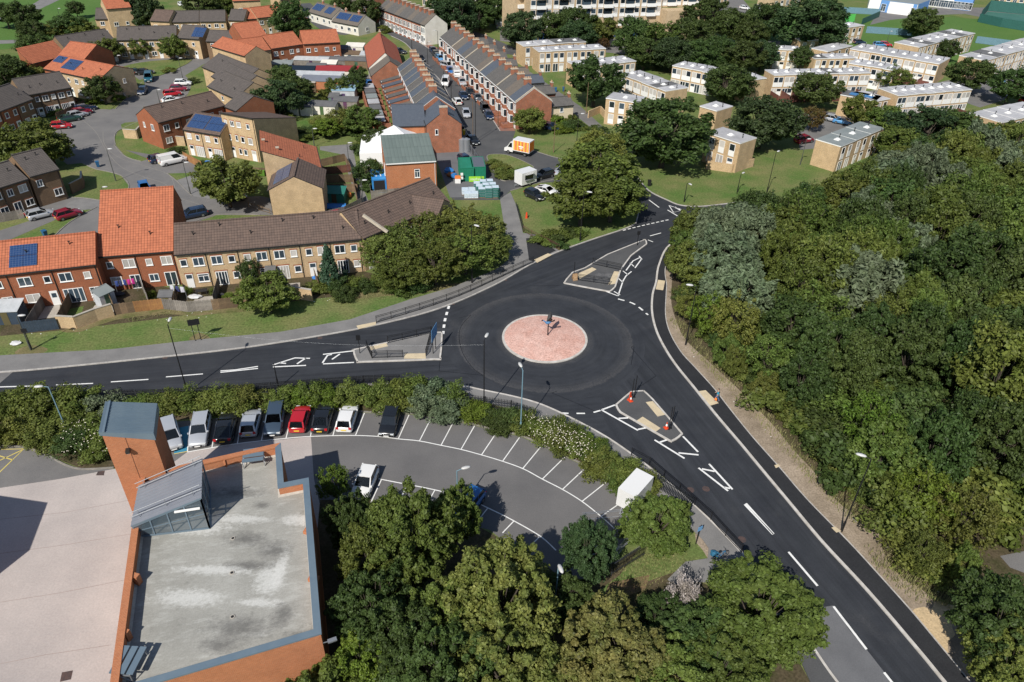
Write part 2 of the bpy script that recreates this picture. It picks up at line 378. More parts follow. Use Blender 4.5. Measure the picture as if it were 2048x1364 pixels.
# roundabout geometry
_ring = [(940 + x / 6.82,600 + y / 6.82) for x, y in [(432,520),(470,400),(560,310),(700,250),(850,222),(980,212),(1150,225),(1300,265),(1450,345),(1550,440),(1605,580),(1580,670),(1480,760),(1300,835),(1060,865),(850,845),(700,790),(570,715),(480,620)]]
_q = np.array([A2(*p) for p in _ring]); _A = np.c_[2 * _q, np.ones(len(_q))]
_sol = np.linalg.lstsq(_A, (_q ** 2).sum(1), rcond=None)[0]
ISL = Vector((_sol[0], _sol[1])); RISL = math.sqrt(_sol[2] + _sol[0] ** 2 + _sol[1] ** 2)
ROUT = sum((A2(*p) - ISL).length for p in [(1262,740),(1170,772),(1240,756),(920,660),(925,700),(950,728)]) / 6
M['asphalt_new'] = road_material()
def circle(c, r, n=64, a0=0, a1=2 * math.pi):
 return [Vector((c.x + r * math.cos(a0 + (a1 - a0) * i / n), c.y + r * math.sin(a0 + (a1 - a0) * i / n))) for i in range(n + (0 if a1 - a0 >= 2 * math.pi - 1e-6 else 1))]

LV = 0.004
def sheet(name, pix, m, lvl=1, n=1, z=None):
 pts = line(pix, n, closed=n > 1)
 return MB().sheet(pts, z if z is not None else LV * lvl).build(name, m, kind='structure')
def raised(name, pix, m, h=0.10, n=1, lvl=0):
 pts = line(pix, n, closed=n > 1)
 return MB().prism(pts, -0.05, h + LV * lvl).build(name, m, kind='structure')

g = MB(); g.add([(-700,-60,0),(800,-60,0),(900,1300,0),(-900,1300,0)],[(0,1,2,3)]); g.build('ground', M['grass'], kind='structure')

# northern grass fields, brighter
sheet('field', [(-60,-30),(240,-30),(205,30),(150,60),(60,90),(-60,110)], M['grass_far'],1)
sheet('school_field', [(1480,60),(1700,22),(1990,40),(2160,60),(2160,130),(1560,130)], M['grass_far'],1)
sheet('school_playground', [(1760,15),(1990,15),(2120,30),(2120,66),(1990,40),(1930,28),(1870,30),(1780,40),(1740,50)], M['asphalt_old'],2)
sheet('path', [(-60,44),(60,12),(110,-20),(160,-20),(80,18),(-60,62)], M['footway'],2)
sheet('path', [(-60,82),(95,78),(95,84),(-60,90)], M['footway'],2)

# estate road on the left
EST = [(-60,455),(0,461),(58,442),(62,405),(105,395),(165,396),(205,402),(225,398),(248,395),(258,372),(243,352),(218,344),(190,338),(164,326),
       (135,329),(110,310),(100,285),(104,255),(130,238),(150,215),(190,214),(231,218),(251,198),(272,177),(285,164),(268,152),(243,155),(235,142),
       (205,135),(176,128),(182,112),(260,100),(330,96),(420,104),(455,118),(408,128),(370,151),(385,166),(375,190),(352,212),(321,213),(290,223),
       (277,243),(236,262),(228,277),(231,290),(251,313),(282,323),(318,312),(400,322),(410,345),(334,347),(352,361),(369,378),(384,392),(420,398),
       (470,395),(520,392),(560,400),(560,430),(434,430),(369,452),(345,470),(300,480),(190,480),(108,473),(120,458),(141,444),(194,414),(160,418),(110,440),(0,488),(-60,492)]
sheet('estate_road', EST, M['asphalt_old'],2)
sheet('estate_path', [(1060 / 3.03 + 0,400),(420,398),(415,372),(440,330),(425,318),(400,345),(352,361),(384,392)][1:], M['footway'],3)
for pix in ([(231,289),(229,277),(236,262),(277,243)],[(228,290),(251,313),(282,323)],[(334,347),(352,361),(369,378),(384,392)],
   [(164,326),(190,338),(218,344),(243,352),(258,372),(248,395)],[(108,473),(141,444),(194,414)],[(231,218),(251,198),(272,177),(285,164)],
   [(277,241),(290,223),(321,213),(352,210),(374,188)],[(369,452),(434,430),(520,430)],[(62,402),(105,395),(165,396),(205,402)]):
 MB().strip(line(pix, 5),0.14,0,0.09).build('kerb', M['kerb_old'], kind='structure')
# gutter line along the estate carriageway, footway inside it
MB().strip(line([(155,232),(190,262),(212,300),(240,332),(282,352),(330,368),(350,392),(410,412)],6),0.09, LV * 3, LV * 3).build('gutter_line', M['kerb_old'], kind='structure')
MB().strip(line([(206,262),(210,290),(240,316),(300,335),(340,352),(352,388),(352,396)],6),0.08, LV * 3, LV * 3).build('gutter_line', M['kerb_old'], kind='structure')
sheet('parking_bay', [(250,300),(330,330),(345,322),(318,312)], M['carpark'],4)
sheet('turning_circle', [(132,412),(150,400),(180,397),(200,402),(196,415),(160,420)], M['footway'],3, n=4)
# green islands inside the estate road
raised('verge', [(228,143),(262,129),(322,121),(385,120),(330,148),(306,152),(285,142)], M['grass'],0.08,3)
raised('verge', [(268,166),(286,158),(290,172),(262,175)], M['grass'],0.08)
raised('verge', [(195,208),(236,207),(222,219),(196,218)], M['grass'],0.08)
raised('verge', [(242,250),(250,246),(282,243),(300,258),(282,262),(245,261)], M['grass'],0.08)

# terrace street running away uphill
ST = [(944,284),(923,246),(905,208),(885,167),(864,144),(838,118),(811,87),(782,72),(759,58),(690,70),(650,66),(612,38),(590,8),(620,6),(664,44),(700,56),(759,51),(752,33),(735,0),(722,-22),(757,-22),
      (768,30),(790,50),(821,74),(857,97),(905,92),(960,92),(905,62),(900,48),(930,55),(975,72),(1050,105),(1030,110),(960,103),(884,104),
      (903,133),(933,175),(967,213),(1000,262),(1031,262),(1026,277),(1064,300),(1134,321),(1200,331),(1262,345),(1298,382),(1268,395),(1240,375),(1150,362),(1077,366),(1021,382),(1000,400),(905,400),(880,330),(900,300)]
sheet('street', ST, M['asphalt_mid'],2)
sheet('forecourt', [(868,305),(935,300),(955,320),(985,375),(1003,392),(900,395)], M['asphalt_grey'],3)
sheet('footway_red', [(768,30),(775,51),(821,74),(857,97),(880,98),(860,88),(830,66),(800,45),(772,20)], M['red_paving'],3)
sheet('footway_red', [(872,100),(903,133),(933,175),(967,213),(1000,262),(1031,262),(1018,244),(995,218),(954,175),(918,138),(884,100)], M['red_paving'],3)
sheet('footway', [(944,284),(923,246),(905,208),(885,167),(864,144),(838,118),(830,120),(850,143),(870,166),(890,208),(908,246),(930,284)], M['footway'],3)
MB().strip(line([(768,26),(775,51),(821,74),(857,97)],3),0.15,0,0.10).build('kerb', M['kerb'], kind='structure')
MB().strip(line([(872,103),(903,133),(933,175),(967,213),(1000,262)],4),0.15,0,0.10).build('kerb', M['kerb'], kind='structure')
MB().strip(line([(944,284),(923,246),(905,208),(885,167),(864,144),(838,118),(811,87),(782,72)],4),0.15,0,0.10).build('kerb', M['kerb'], kind='structure')
MB().strip(line([(1026,277),(1064,300),(1134,321),(1200,331),(1262,348)],4),0.15,0,0.10).build('kerb', M['kerb_old'], kind='structure')
MB().strip(line([(1021,382),(1077,366),(1124,358),(1180,362)],4),0.15,0,0.10).build('kerb', M['kerb_old'], kind='structure')
raised('traffic_island', [(974,313),(990,309),(1019,312),(1064,332),(1061,342),(1032,356),(1003,361),(982,332)], M['grass'],0.10,3)
MB().strip(line([(974,313),(990,309),(1019,312),(1064,332),(1061,342),(1032,356),(1003,361),(982,332)],4, closed=True),0.14,0,0.12, closed=True).build('kerb', M['kerb_old'], kind='structure')
# alley behind the right-hand terrace and its side street
sheet('back_lane', [(1046,140),(1062,145),(1110,178),(1160,212),(1215,262),(1225,275),(1190,262),(1140,222),(1095,190),(1050,160)], M['asphalt_old'],2)
sheet('back_lane', [(722,150),(740,150),(752,200),(760,255),(742,258),(728,200)], M['asphalt_old'],2)
sheet('path', [(640,293),(705,288),(712,330),(728,380),(748,430),(728,430),(712,395),(694,340),(690,310),(640,300)], M['footway'],2)
# parking courts among the flat-roofed houses
sheet('parking_court', [(1590,238),(1620,218),(1690,228),(1760,245),(1748,268),(1700,290),(1600,300)], M['asphalt_old'],2)
sheet('parking_court', [(1920,150),(1960,130),(2160,120),(2160,215),(2040,190),(1960,215),(1900,195)], M['asphalt_old'],2)
sheet('estate_path', [(1560,190),(1735,182),(1860,168),(1900,160),(1905,166),(1860,178),(1740,194),(1560,200)], M['footway'],2)
sheet('side_street', [(1420,-20),(1470,-20),(1500,15),(1480,40),(1440,55),(1420,30)], M['asphalt_old'],2)
sheet('parking_court', [(1000,50),(1040,60),(1060,78),(1150,80),(1320,75),(1560,82),(1560,100),(1240,108),(1100,92),(1000,82)], M['asphalt_old'],2)

# the new road and the roundabout
ROAD = ([(-80,748),(0,745),(100,737),(290,718),(480,697),(640,672),(755,650),(880,617),(990,570),(1060,530),(1119,503),(1180,481),(1262,453),(1274,438),(1276,419),(1268,392),(1252,362),(1248,350),(1275,356),(1298,382),(1333,400),(1362,411),(1405,413),(1480,405),(1560,400),
         (1560,440),(1480,452),(1400,462),(1340,490),(1318,530),(1312,565),(1305,590),(1304,625),(1313,663),(1332,701),(1355,735),(1385,772),(1435,834),(1481,888),(1519,934),(1574,1000),(1645,1085),(1734,1181),(1838,1303),(1888,1364),(1960,1450),
         (1745,1450),(1673,1364),(1627,1298),(1560,1195),(1479,1102),(1400,1022),(1325,957),(1257,905),(1192,863),(1100,817),(1040,797),(960,780),(920,772),(850,768),(740,770),(640,778),(560,784),(380,797),(200,800),(0,812),(-80,818)])
roadpts = line(ROAD, 4, closed=True)
MB().sheet(roadpts, LV * 3).build('road', M['asphalt_new'], kind='structure')
# older grey surface in the near lane of the south-east arm
sheet('old_carriageway', [(1632,1217),(1667,1211),(1700,1262),(1733,1299),(1800,1385),(1850,1450),(1760,1450),(1676,1364),(1628,1298),(1600,1255)], M['asphalt_grey'],4)
sheet('old_carriageway', [(-80,776),(-80,742),(0,740),(33,738),(-2,768)], M['asphalt_old'],4)
# square-cut joints of the surfacing: dark sealant lines
seal = mat('bitumen_seal', (0.008,0.008,0.009),0.5)
for pix in ([(878,742),(966,751)],[(878,742),(884,690)],[(966,751),(945,735),(925,705),(918,672),(924,650),(942,630)],[(942,630),(918,636)],[(1104,786),(1180,818),(1205,829)],[(1104,786),(1115,782)],
   [(1262,695),(1312,752)],[(1262,695),(1268,694),(1262,730)],[(1312,752),(1280,773)],[(1055,572),(1120,571)]):
 MB().strip(line(pix, 4),0.07, LV * 4, LV * 4).build('joint_sealant', seal, kind='structure')
# footways
FN = [(-80,748),(0,745),(100,737),(290,718),(480,697),(640,672),(755,650),(880,617),(990,570),(1060,530),(1119,503),(1102,488),(1070,470),(1046,467),(1032,411),(1021,385),(1000,398),(1008,451),(1018,500),(1016,522),(990,541),(905,575),(820,600),(700,640),(560,665),(400,680),(220,700),(0,712),(-80,716)]
MB().prism(line(FN, 1),-0.05,0.10).build('footway', M['footway'], kind='structure')
MB().prism(line([(1052,478),(1070,476),(1112,502),(1068,524),(1058,522)],1),-0.05,0.106).build('footway_ramp', M['footway_black'], kind='structure')
MB().strip(line([(-80,748),(0,745),(100,737),(290,718),(480,697),(640,672),(755,650),(880,617),(990,570),(1060,530),(1119,503),(1180,481),(1262,453),(1274,438),(1276,419),(1268,392),(1252,362)],5),0.2,0,0.12).build('kerb', M['kerb'], kind='structure')
MB().strip(line([(1275,356),(1298,382),(1333,400),(1362,411),(1405,413),(1480,405),(1560,400)],5),0.2,0,0.12).build('kerb', M['kerb'], kind='structure')
KE = [(1480,452),(1400,462),(1340,490),(1318,530),(1312,565),(1305,590),(1304,625),(1313,663),(1332,701),(1355,735),(1385,772),(1435,834),(1481,888),(1519,934),(1574,1000),(1645,1085),(1734,1181),(1838,1303),(1888,1364),(1960,1450)]
MB().strip(line(KE, 5),0.26,0,0.12).build('kerb', M['kerb_white'], kind='structure')
FO = [(1340,500),(1330,540),(1333,570),(1332,590),(1331,632),(1340,667),(1362,705),(1389,735),(1427,777),(1454,812),(1503,873),(1557,934),(1614,1000),(1697,1085),(1771,1166),(1827,1229),(1901,1318),(1939,1364),(2010,1450)]
MB().prism(line(KE[2:],4) + line(FO, 4)[::-1],-0.05,0.10).build('footway', M['footway_black'], kind='structure')
MB().strip(line(FO, 5),0.12,0,0.115).build('edging', M['kerb'], kind='structure')
DO = [(1352,500),(1342,590),(1352,640),(1372,680),(1414,720),(1464,766),(1508,810),(1552,857),(1590,903),(1632,948),(1674,1002),(1716,1034),(1756,1063),(1768,1107),(1800,1152),(1842,1178),(1880,1207),(1925,1213),(1922,1240),(1940,1270),(1975,1318),(2010,1364),(2090,1450)]
MB().sheet(line(FO, 4) + line(DO, 4)[::-1], LV * 2).build('dirt_strip', M['dirt'], kind='structure')
sheet('sand_patch', [(1824,1224),(1846,1214),(1862,1218),(1874,1202),(1900,1210),(1924,1214),(1918,1236),(1904,1252),(1910,1270),(1896,1284),(1896,1310),(1876,1292),(1862,1276),(1850,1258)], mat('sand', (0.55,0.41,0.24),0.95, color2=(0.42,0.32,0.19), noise=1, nscale=0.9, detail=9, fine=0.2, fscale=6, bump=0.8),3,3)
sheet('gravel_patch', [(2000,1112),(2060,1100),(2160,1110),(2160,1170),(2060,1150),(2020,1135)], M['asphalt_old'],2)
# scrubby ground between the verge and the wood
sheet('undergrowth_ground', [(1340,470),(1420,440),(1560,400),(2200,330),(2300,1000),(2200,1450),(2100,1450),(1990,1340),(1940,1270),(1930,1215),(1838,1181),(1793,1155),(1756,1107),(1745,1063),(1701,1037),(1660,1007),(1616,950),(1575,905),(1495,812),(1404,724),(1363,680),(1345,640),(1338,590)], M['soil'],1)
# south-west footway behind the railings
KS = [(-80,818),(0,812),(200,800),(380,797),(560,784),(640,778),(740,770),(850,768),(920,772),(960,780),(1040,797),(1100,817),(1192,863),(1257,905),(1325,957),(1400,1022),(1479,1102),(1560,1195),(1627,1298),(1673,1364),(1745,1450)]
MB().strip(line(KS, 5),0.2,0,0.12).build('kerb', M['kerb_white'], kind='structure')
MB().prism(line(KS[7:15] + [(1400,1022),(1479,1102),(1490,1125),(1440,1130),(1405,1080),(1360,1035),(1310,995),(1285,965),(1240,925),(1210,900),(1185,880),(1160,868),(1100,846),(1040,822),(980,808),(920,792),(850,780)],1),-0.05,0.10).build('footway', M['footway'], kind='structure')
MB().prism(line([(1420,1060),(1452,1080),(1479,1102),(1500,1130),(1440,1165),(1395,1165),(1350,1170),(1335,1160),(1370,1125),(1415,1118)],1),-0.05,0.104).build('footway', M['footway'], kind='structure')
MB().prism(line([(1560,1195),(1627,1298),(1673,1364),(1745,1450),(1640,1450),(1620,1364),(1590,1300),(1540,1220)],1),-0.05,0.10).build('footway', M['asphalt_mid'], kind='structure')

# road markings
def paint(pix, w=0.15, m=None, lvl=5, name='road_marking', n=1, z=None):
 zz = LV * lvl if z is None else z
 return MB().strip(line(pix, n), w, zz, zz).build(name, m or M['paint'], kind='structure')
def dashes(pix, dash, gap, w, m=None, name='road_marking', start=0.0, lvl=5):
 pts = line(pix, 8); b = MB(); acc = start; on = True; cur = [pts[0]]
 tot = [0]
 for i in range(1, len(pts)): tot.append(tot[-1] + (pts[i] - pts[i - 1]).length)
 def P(s):
  for i in range(1, len(pts)):
   if tot[i] >= s: return pts[i - 1].lerp(pts[i],(s - tot[i - 1]) / max(1e-9, tot[i] - tot[i - 1]))
  return pts[-1]
 s = start
 while s < tot[-1]:
  e = min(s + dash, tot[-1]); b.strip([P(s), P(s + (e - s) / 2), P(e)], w, LV * lvl, LV * lvl); s += dash + gap
 b.build(name, m or M['paint'], kind='structure')
for p in ([(-30,775),(74,772)],[(112,770),(186,767)],[(222,764),(297,759)],[(332,754),(406,748)],[(441,745),(516,737)],[(441,742),(470,740),(516,733)],
          [(546,730),(590,716),(620,717)],[(546,734),(612,731)],[(560,726),(572,727)],[(594,728),(612,716)],[(645,726),(655,711),(664,709)],[(646,709),(706,702)],[(646,728),(708,725)],[(664,719),(680,708)],
          [(1489,1009),(1546,1069)],[(1492,1007),(1547,1068)],[(1577,1104),(1635,1172)],[(1667,1213),(1733,1299)],[(1768,1345),(1800,1385)],
          [(1309,880),(1369,917)],[(1366,873),(1396,904)],[(1319,885),(1333,880)],[(1357,906),(1397,910)],[(1397,936),(1456,982)],[(1418,928),(1465,979)],[(1404,938),(1429,943)],[(1449,975),(1460,977)],
          [(1203,820),(1276,861)],[(1203,820),(1230,810)],[(1237,837),(1256,836)],[(1276,859),(1291,856)],[(1121,826),(1137,827)],[(1153,827),(1170,827)],[(1187,825),(1201,821)],
          [(1627,1298),(1673,1364),(1745,1450)],[(1298,400),(1318,415)],[(1335,420),(1355,432)]):
 paint(p, 0.17 if p[0][0] < 540 else 0.2)
# give-way lines
dashes([(898,612),(890,640),(886,668)],0.75,0.75,0.32)
dashes([(1236,598),(1268,608),(1296,630)],0.9,0.75,0.25)
dashes([(1246,461),(1290,450),(1340,439)],0.6,0.35,0.22)
# hatching beside the north-east splitter island
for p in ([(1236,592),(1246,562),(1252,552),(1263,543)],[(1252,541),(1266,522),(1280,515)],[(1228,583),(1240,590)],[(1237,557),(1246,565)],[(1246,542),(1256,550)],[(1260,526),(1268,533)],[(1278,512),(1284,519)],[(1212,583),(1236,592)],
          [(1270,536),(1283,518)],[(1338,411),(1366,420),(1347,425),(1338,411)],[(1300,472),(1322,466)],[(1296,480),(1306,484)]):
 paint(p, 0.17)
paint([(1349,414),(1362,421)],0.35)

# splitter islands
def island(pix, top, m_k=None, h=0.12, n=3, name='traffic_island'):
 pts = line(pix, n, closed=True)
 MB().prism(pts, -0.05, h).build(name, top, kind='structure')
 MB().strip(pts, 0.2,0, h + 0.02, closed=True).build('kerb', m_k or M['kerb_white'], kind='structure')
def rnd(pix, k=0.12):
 """corner-preserving outline: add points near each corner so the spline stays tight"""
 out = []; n = len(pix)
 for i in range(n):
  a, b, c = pix[i - 1], pix[i], pix[(i + 1) % n]
  out += [(b[0] + (a[0] - b[0]) * k, b[1] + (a[1] - b[1]) * k),(b[0] + (c[0] - b[0]) * k, b[1] + (c[1] - b[1]) * k)]
 return out
island(rnd([(707,701),(866,667),(884,666),(880,719),(716,725)],0.07), M['footway'])
island(rnd([(1128,567),(1145,546),(1170,537),(1215,510),(1290,480),(1293,489),(1262,512),(1241,541),(1230,575),(1219,584)],0.1), M['asphalt_mid'])
island(rnd([(1232,811),(1262,785),(1287,783),(1305,800),(1364,869),(1342,884),(1240,825)],0.1), M['asphalt_mid'])
def tact(pix, z=0.127):
 MB().sheet(line(pix, 1), z).build('tactile_paving', M['tactile'], kind='structure')
for q in ([(739,693),(772,686),(776,694),(742,702)],[(810,709),(851,708),(852,719),(808,719)],[(1150,551),(1184,536),(1193,540),(1160,559)],[(1228,544),(1240,545),(1232,569),(1216,571)],
          [(1291,806),(1305,804),(1330,831),(1315,835)],[(1273,843),(1285,835),(1321,858),(1310,866)]): tact(q)
for q in ([(713,653),(752,645),(752,651),(717,660)],[(1068,521),(1096,508),(1104,511),(1074,527)],[(1316,561),(1330,563),(1326,582),(1311,580)],[(1397,784),(1411,782),(1437,808),(1420,813)],[(1548,932),(1556,930),(1560,934),(1551,938)],[(1662,1057),(1670,1055),(1682,1064),(1672,1067)]): tact(q, 0.122)
sheet('worn_dust', [(1178,556),(1200,545),(1225,548),(1212,572),(1185,568)], mat('dusty', (0.13,0.13,0.13),0.9, color2=(0.05,0.052,0.056), noise=1, nscale=1.3, detail=9, fine=0.3, fscale=7),0, z=0.1255)

# central island: pink granite setts laid as a low dome inside a pale kerb
pink = mat('pink_setts', (0.62,0.42,0.36),0.9, color2=(0.50,0.28,0.225), noise=1, nscale=0.5, detail=9, fine=0.30, fscale=5.5, bump=1.0, bscale=5, spec=0.15)
d = MB(); NR = 10; seg = 72
vs = [(ISL.x, ISL.y, 0.52)]; fs = []
for k in range(1, NR + 1):
 r = (RISL - 0.22) * k / NR
 for c in circle(ISL, r, seg): vs.append((c.x, c.y, 0.14 + 0.38 * (1 - (k / NR) ** 2)))
for i in range(seg): fs.append((0,1 + i, 1 + (i + 1) % seg))
for k in range(1, NR):
 for i in range(seg):
  a = 1 + (k - 1) * seg + i; b_ = 1 + (k - 1) * seg + (i + 1) % seg; fs.append((a, a + seg, b_ + seg, b_))
d.add(vs, fs, 0, True); d.build('roundabout_island', pink, kind='structure')
MB().strip(circle(ISL, RISL - 0.12, seg),0.28,0,0.15, closed=True).build('kerb', M['kerb_white'], kind='structure')

# car park and station yard
ARC = [(640,817),(725,826),(818,829),(862,834),(907,843),(948,851),(992,863),(1040,873),(1084,892),(1129,913),(1173,935),(1218,961),(1245,979)]
CP = [(330,845),(420,838),(520,826)] + ARC + [(1262,1000),(1262,1060),(1240,1090),(1221,1140),(1180,1160),(1090,1150),(980,1060),(900,1040),(740,1040),(620,1000),(540,880),(420,960),(330,960)]
sheet('car_park', CP, M['carpark'],2)
YARD = [(-120,985),(0,976),(120,958),(228,938),(300,930),(344,927),(375,904),(470,888),(622,874),(628,959),(640,1010),(640,1450),(-200,1450)]
sheet('yard', YARD, M['concrete_yard'],3)
sheet('yard_drive', [(-120,895),(0,893),(50,897),(95,912),(130,930),(170,939),(228,938),(120,958),(0,976),(-120,985)], M['asphalt_old'],4)
MB().strip(line([(-80,893),(0,892),(50,896),(92,910),(130,930),(165,939),(228,936)],5),0.16,0,0.12).build('kerb', M['kerb_old'], kind='structure')
# saw-cut slab joints in the yard
jm = mat('slab_joint', (0.26,0.21,0.19),0.9, color2=(0.36,0.30,0.27), noise=1, nscale=1.0)
for p in ([(-60,1045),(130,1025),(262,1000)],[(-60,1115),(130,1090),(262,1068)],[(-60,1214),(120,1186),(250,1160)],[(-60,1340),(90,1310),(222,1290)]):
 MB().strip(line(p, 1),0.05, LV * 4, LV * 4).build('slab_joint', jm, kind='structure')
for q in ([(194,951),(209,942),(208,951),(193,951)],[(124,1345),(146,1341),(142,1359),(120,1364)]):
 MB().sheet(line(q, 1), LV * 5).build('drain_cover', M['iron'], kind='structure')
MB().sheet(line([(192,951),(196,943),(210,942),(207,951)],1), LV * 5.5).build('drain_cover', M['iron'], kind='structure')
# bay lines
FL = [(375,904),(470,888),(560,878),(622,873),(700,871),(756,873),(797,878),(838,882),(883,891),(922,899),(963,910),(1006,923),(1047,938),(1084,958),(1125,979),(1164,1003),(1202,1033),(1231,1059)]
paint(FL, 0.11, lvl=4, n=4, name='bay_line')
for a, b in [((379,852),(375,904)),((433,843),(424,895)),((483,837),(475,887)),((533,832),(523,881)),((584,829),(572,877)),((628,830),(621,873)),((679,822),(666,871)),((729,826),(711,871)),((768,826),(756,873)),((818,830),(797,877)),
             ((863,835),(839,882)),((907,844),(882,891)),((949,852),(922,899)),((994,864),(963,910)),((1039,875),(1005,923)),((1082,893),(1045,938)),((1130,914),(1085,958)),((1172,935),(1125,979)),((1217,961),(1164,1003)),((1238,1008),(1202,1033))]:
 paint([a, b],0.10, lvl=5, name='bay_line')
paint([(753,957),(804,967),(870,980),(930,996),(982,1019),(1026,1041),(1081,1073),(1112,1101)],0.11, lvl=5, n=4, name='bay_line')
for a, b in [((763,959),(742,1005)),((975,1017),(945,1055)),((1028,1042),(1005,1066)),((1081,1072),(1060,1092)),((925,993),(905,1030)),((870,980),(850,1015)),((815,969),(795,1010))]: paint([a, b],0.10, lvl=4.5, name='bay_line')
MB().sheet(line([(356,856),(380,851),(374,902),(348,908)],1), LV * 4).build('disabled_bay', M['paint_blue'], kind='structure')
paint([(348,908),(375,903)],0.1, M['paint_yellow'],5.5, 'bay_line')
for p in ([(-40,900),(48,898),(0,944),(-30,970)],[(-30,903),(25,920)],[(45,900),(-30,935)]): paint(p, 0.13, M['paint_yellow'],6, 'yard_marking')
# kerb and bark strip round the car park
MB().strip(line([(520,824),(640,815),(725,824),(818,827),(862,832),(907,841),(948,849),(992,861),(1040,871),(1084,890),(1129,911),(1173,933),(1218,959),(1247,979),(1264,1000)],5),0.16,0,0.11).build('kerb', M['kerb_old'], kind='structure')
MB().strip(line([(520,820),(640,810),(725,818),(818,823),(862,828),(907,836),(948,845),(992,856),(1040,866),(1084,884),(1129,904),(1173,926),(1218,950),(1250,970)],5),0.8, LV * 1.5, LV * 1.5).build('planting_bed', M['soil'], kind='structure')
sheet('planting_bed', [(-120,815),(200,805),(400,800),(640,784),(740,778),(850,780),(920,790),(980,808),(1100,846),(1185,880),(1240,925),(1290,970),(1310,1000),(1262,1000),(1218,959),(1129,911),(1040,871),(948,849),(818,827),(640,815),(520,824),(330,843),(228,936),(165,938),(95,910),(0,891),(-120,893)], M['soil'],1)
sheet('tree_bed', [(640,1000),(742,1000),(880,1035),(960,1055),(1080,1120),(1150,1180),(1220,1130),(1290,1090),(1390,1160),(1540,1220),(1620,1364),(1650,1460),(600,1460)], M['soil'],4)
sheet('verge', [(1280,1095),(1330,1075),(1400,1080),(1415,1100),(1360,1140),(1290,1165),(1220,1190),(1160,1210),(1240,1150)], M['grass'],5)
sheet('bare_earth', [(1390,1068),(1420,1075),(1416,1118),(1405,1100),(1392,1085)], M['dirt'],6)
sheet('bare_earth', [(1220,1165),(1300,1150),(1290,1180),(1200,1210)], mat('earth_red', (0.20,0.12,0.07),0.95, color2=(0.08,0.08,0.03), noise=1, nscale=0.8, fine=0.3),6)
# bare worn patches in the northern verge
for q in ([(30,704),(58,690),(95,697),(80,708),(40,710)],[(378,680),(396,666),(416,672),(420,682)],[(362,612),(430,606),(490,603),(500,610),(440,616),(380,618)],[(240,618),(330,606),(480,596),(470,604),(330,620),(250,632)],[(712,586),(800,575),(930,566),(900,578),(790,590),(715,598)]):
 _e = _e + .15 if '_e' in globals() else 1.2; sheet('bare_earth', q, M['grass_dry'], _e, 3)
sheet('garden_ground', [(0,560),(190,540),(350,578),(720,540),(790,560),(700,590),(500,612),(300,640),(110,662),(0,672)], M['soil'],1)
sheet('bare_earth', [(120,662),(160,664),(230,640),(330,628),(380,632),(430,628),(500,622),(502,612),(430,616),(330,616),(232,628),(160,652)], M['grass_dry'],2.4,2)
for q in ((905,608),(640,676),(330,716),(1320,672),(1462,858),(1612,1040),(1230,893),(1352,986),(1010,560),(300,790)):
 c = A2(*q); MB().box(c.x - .28, c.x + .28, c.y - .2, c.y + .2, LV * 3, LV * 5).build('road_gully', M['iron'], kind='structure')
for q in ((1484,1079),(1412,978),(1381,980)):
 c = A2(*q); MB().sheet(circle(c, 0.36,20), LV * 5).build('manhole_cover', M['iron'], kind='structure')
# building materials
brick_mat('brick_buff', (0.60,0.43,0.245),(0.49,0.34,0.185),(0.30,0.25,0.19), stain=0.28)
brick_mat('brick_buff_pale', (0.56,0.42,0.26),(0.49,0.36,0.215),(0.33,0.28,0.21), stain=0.22)
brick_mat('brick_red', (0.36,0.105,0.045),(0.28,0.085,0.04),(0.22,0.15,0.10), stain=0.22)
brick_mat('brick_orange', (0.47,0.16,0.065),(0.39,0.125,0.05),(0.40,0.26,0.17), stain=0.16)
brick_mat('brick_old', (0.40,0.135,0.07),(0.28,0.105,0.06),(0.22,0.16,0.12), stain=0.35)
brick_mat('brick_dark', (0.24,0.15,0.085),(0.18,0.11,0.065),(0.15,0.12,0.09), stain=0.25)
tile_mat('roof_orange', (0.52,0.175,0.09),(0.33,0.11,0.06),0.36,0.40,0.34,0.42)
tile_mat('roof_brown', (0.165,0.115,0.092),(0.10,0.074,0.063),0.36,0.42,0.48,0.25)
tile_mat('roof_brown_grey', (0.125,0.108,0.098),(0.085,0.075,0.07),0.33,0.36,0.42,0.25)
tile_mat('roof_slate', (0.145,0.135,0.125),(0.085,0.083,0.08),0.26,0.2,0.18,0.10, rough=0.7)
tile_mat('roof_slate_blue', (0.10,0.115,0.14),(0.075,0.09,0.115),0.26,0.2,0.15,0.08, rough=0.6)
tile_mat('roof_slate_brown', (0.17,0.145,0.12),(0.12,0.105,0.09),0.26,0.2,0.18,0.10, rough=0.8)
tile_mat('roof_red_plain', (0.40,0.12,0.07),(0.30,0.09,0.055),0.2,0.2,0.2,0.15)
tile_mat('roof_green_metal', (0.155,0.19,0.175),(0.115,0.145,0.135),0.6,3.0,0.08,0.12, rough=0.6)
M['roof_flat'] = mat('roof_flat', (0.46,0.46,0.475),0.75, color2=(0.31,0.31,0.32), noise=1, nscale=0.35, detail=9, fine=0.1, fscale=3, val=0.10)
M['roof_felt'] = mat('roof_felt', (0.09,0.09,0.095),0.85, color2=(0.14,0.14,0.14), noise=1, nscale=0.5, detail=8)
M['roof_flat_green'] = mat('roof_flat_green', (0.17,0.20,0.20),0.85, color2=(0.24,0.26,0.26), noise=1, nscale=0.4, detail=8)
M['white_trim'] = mat('white_trim', (0.78,0.78,0.76),0.5, fine=0.05)
M['white_render'] = mat('white_render', (0.72,0.69,0.62),0.8, color2=(0.60,0.57,0.50), noise=1, nscale=0.6)
M['cream_render'] = mat('cream_render', (0.62,0.53,0.38),0.85, color2=(0.54,0.46,0.33), noise=1, nscale=0.6)
M['grey_render'] = mat('grey_render', (0.45,0.44,0.42),0.85, color2=(0.38,0.37,0.35), noise=1, nscale=0.6)
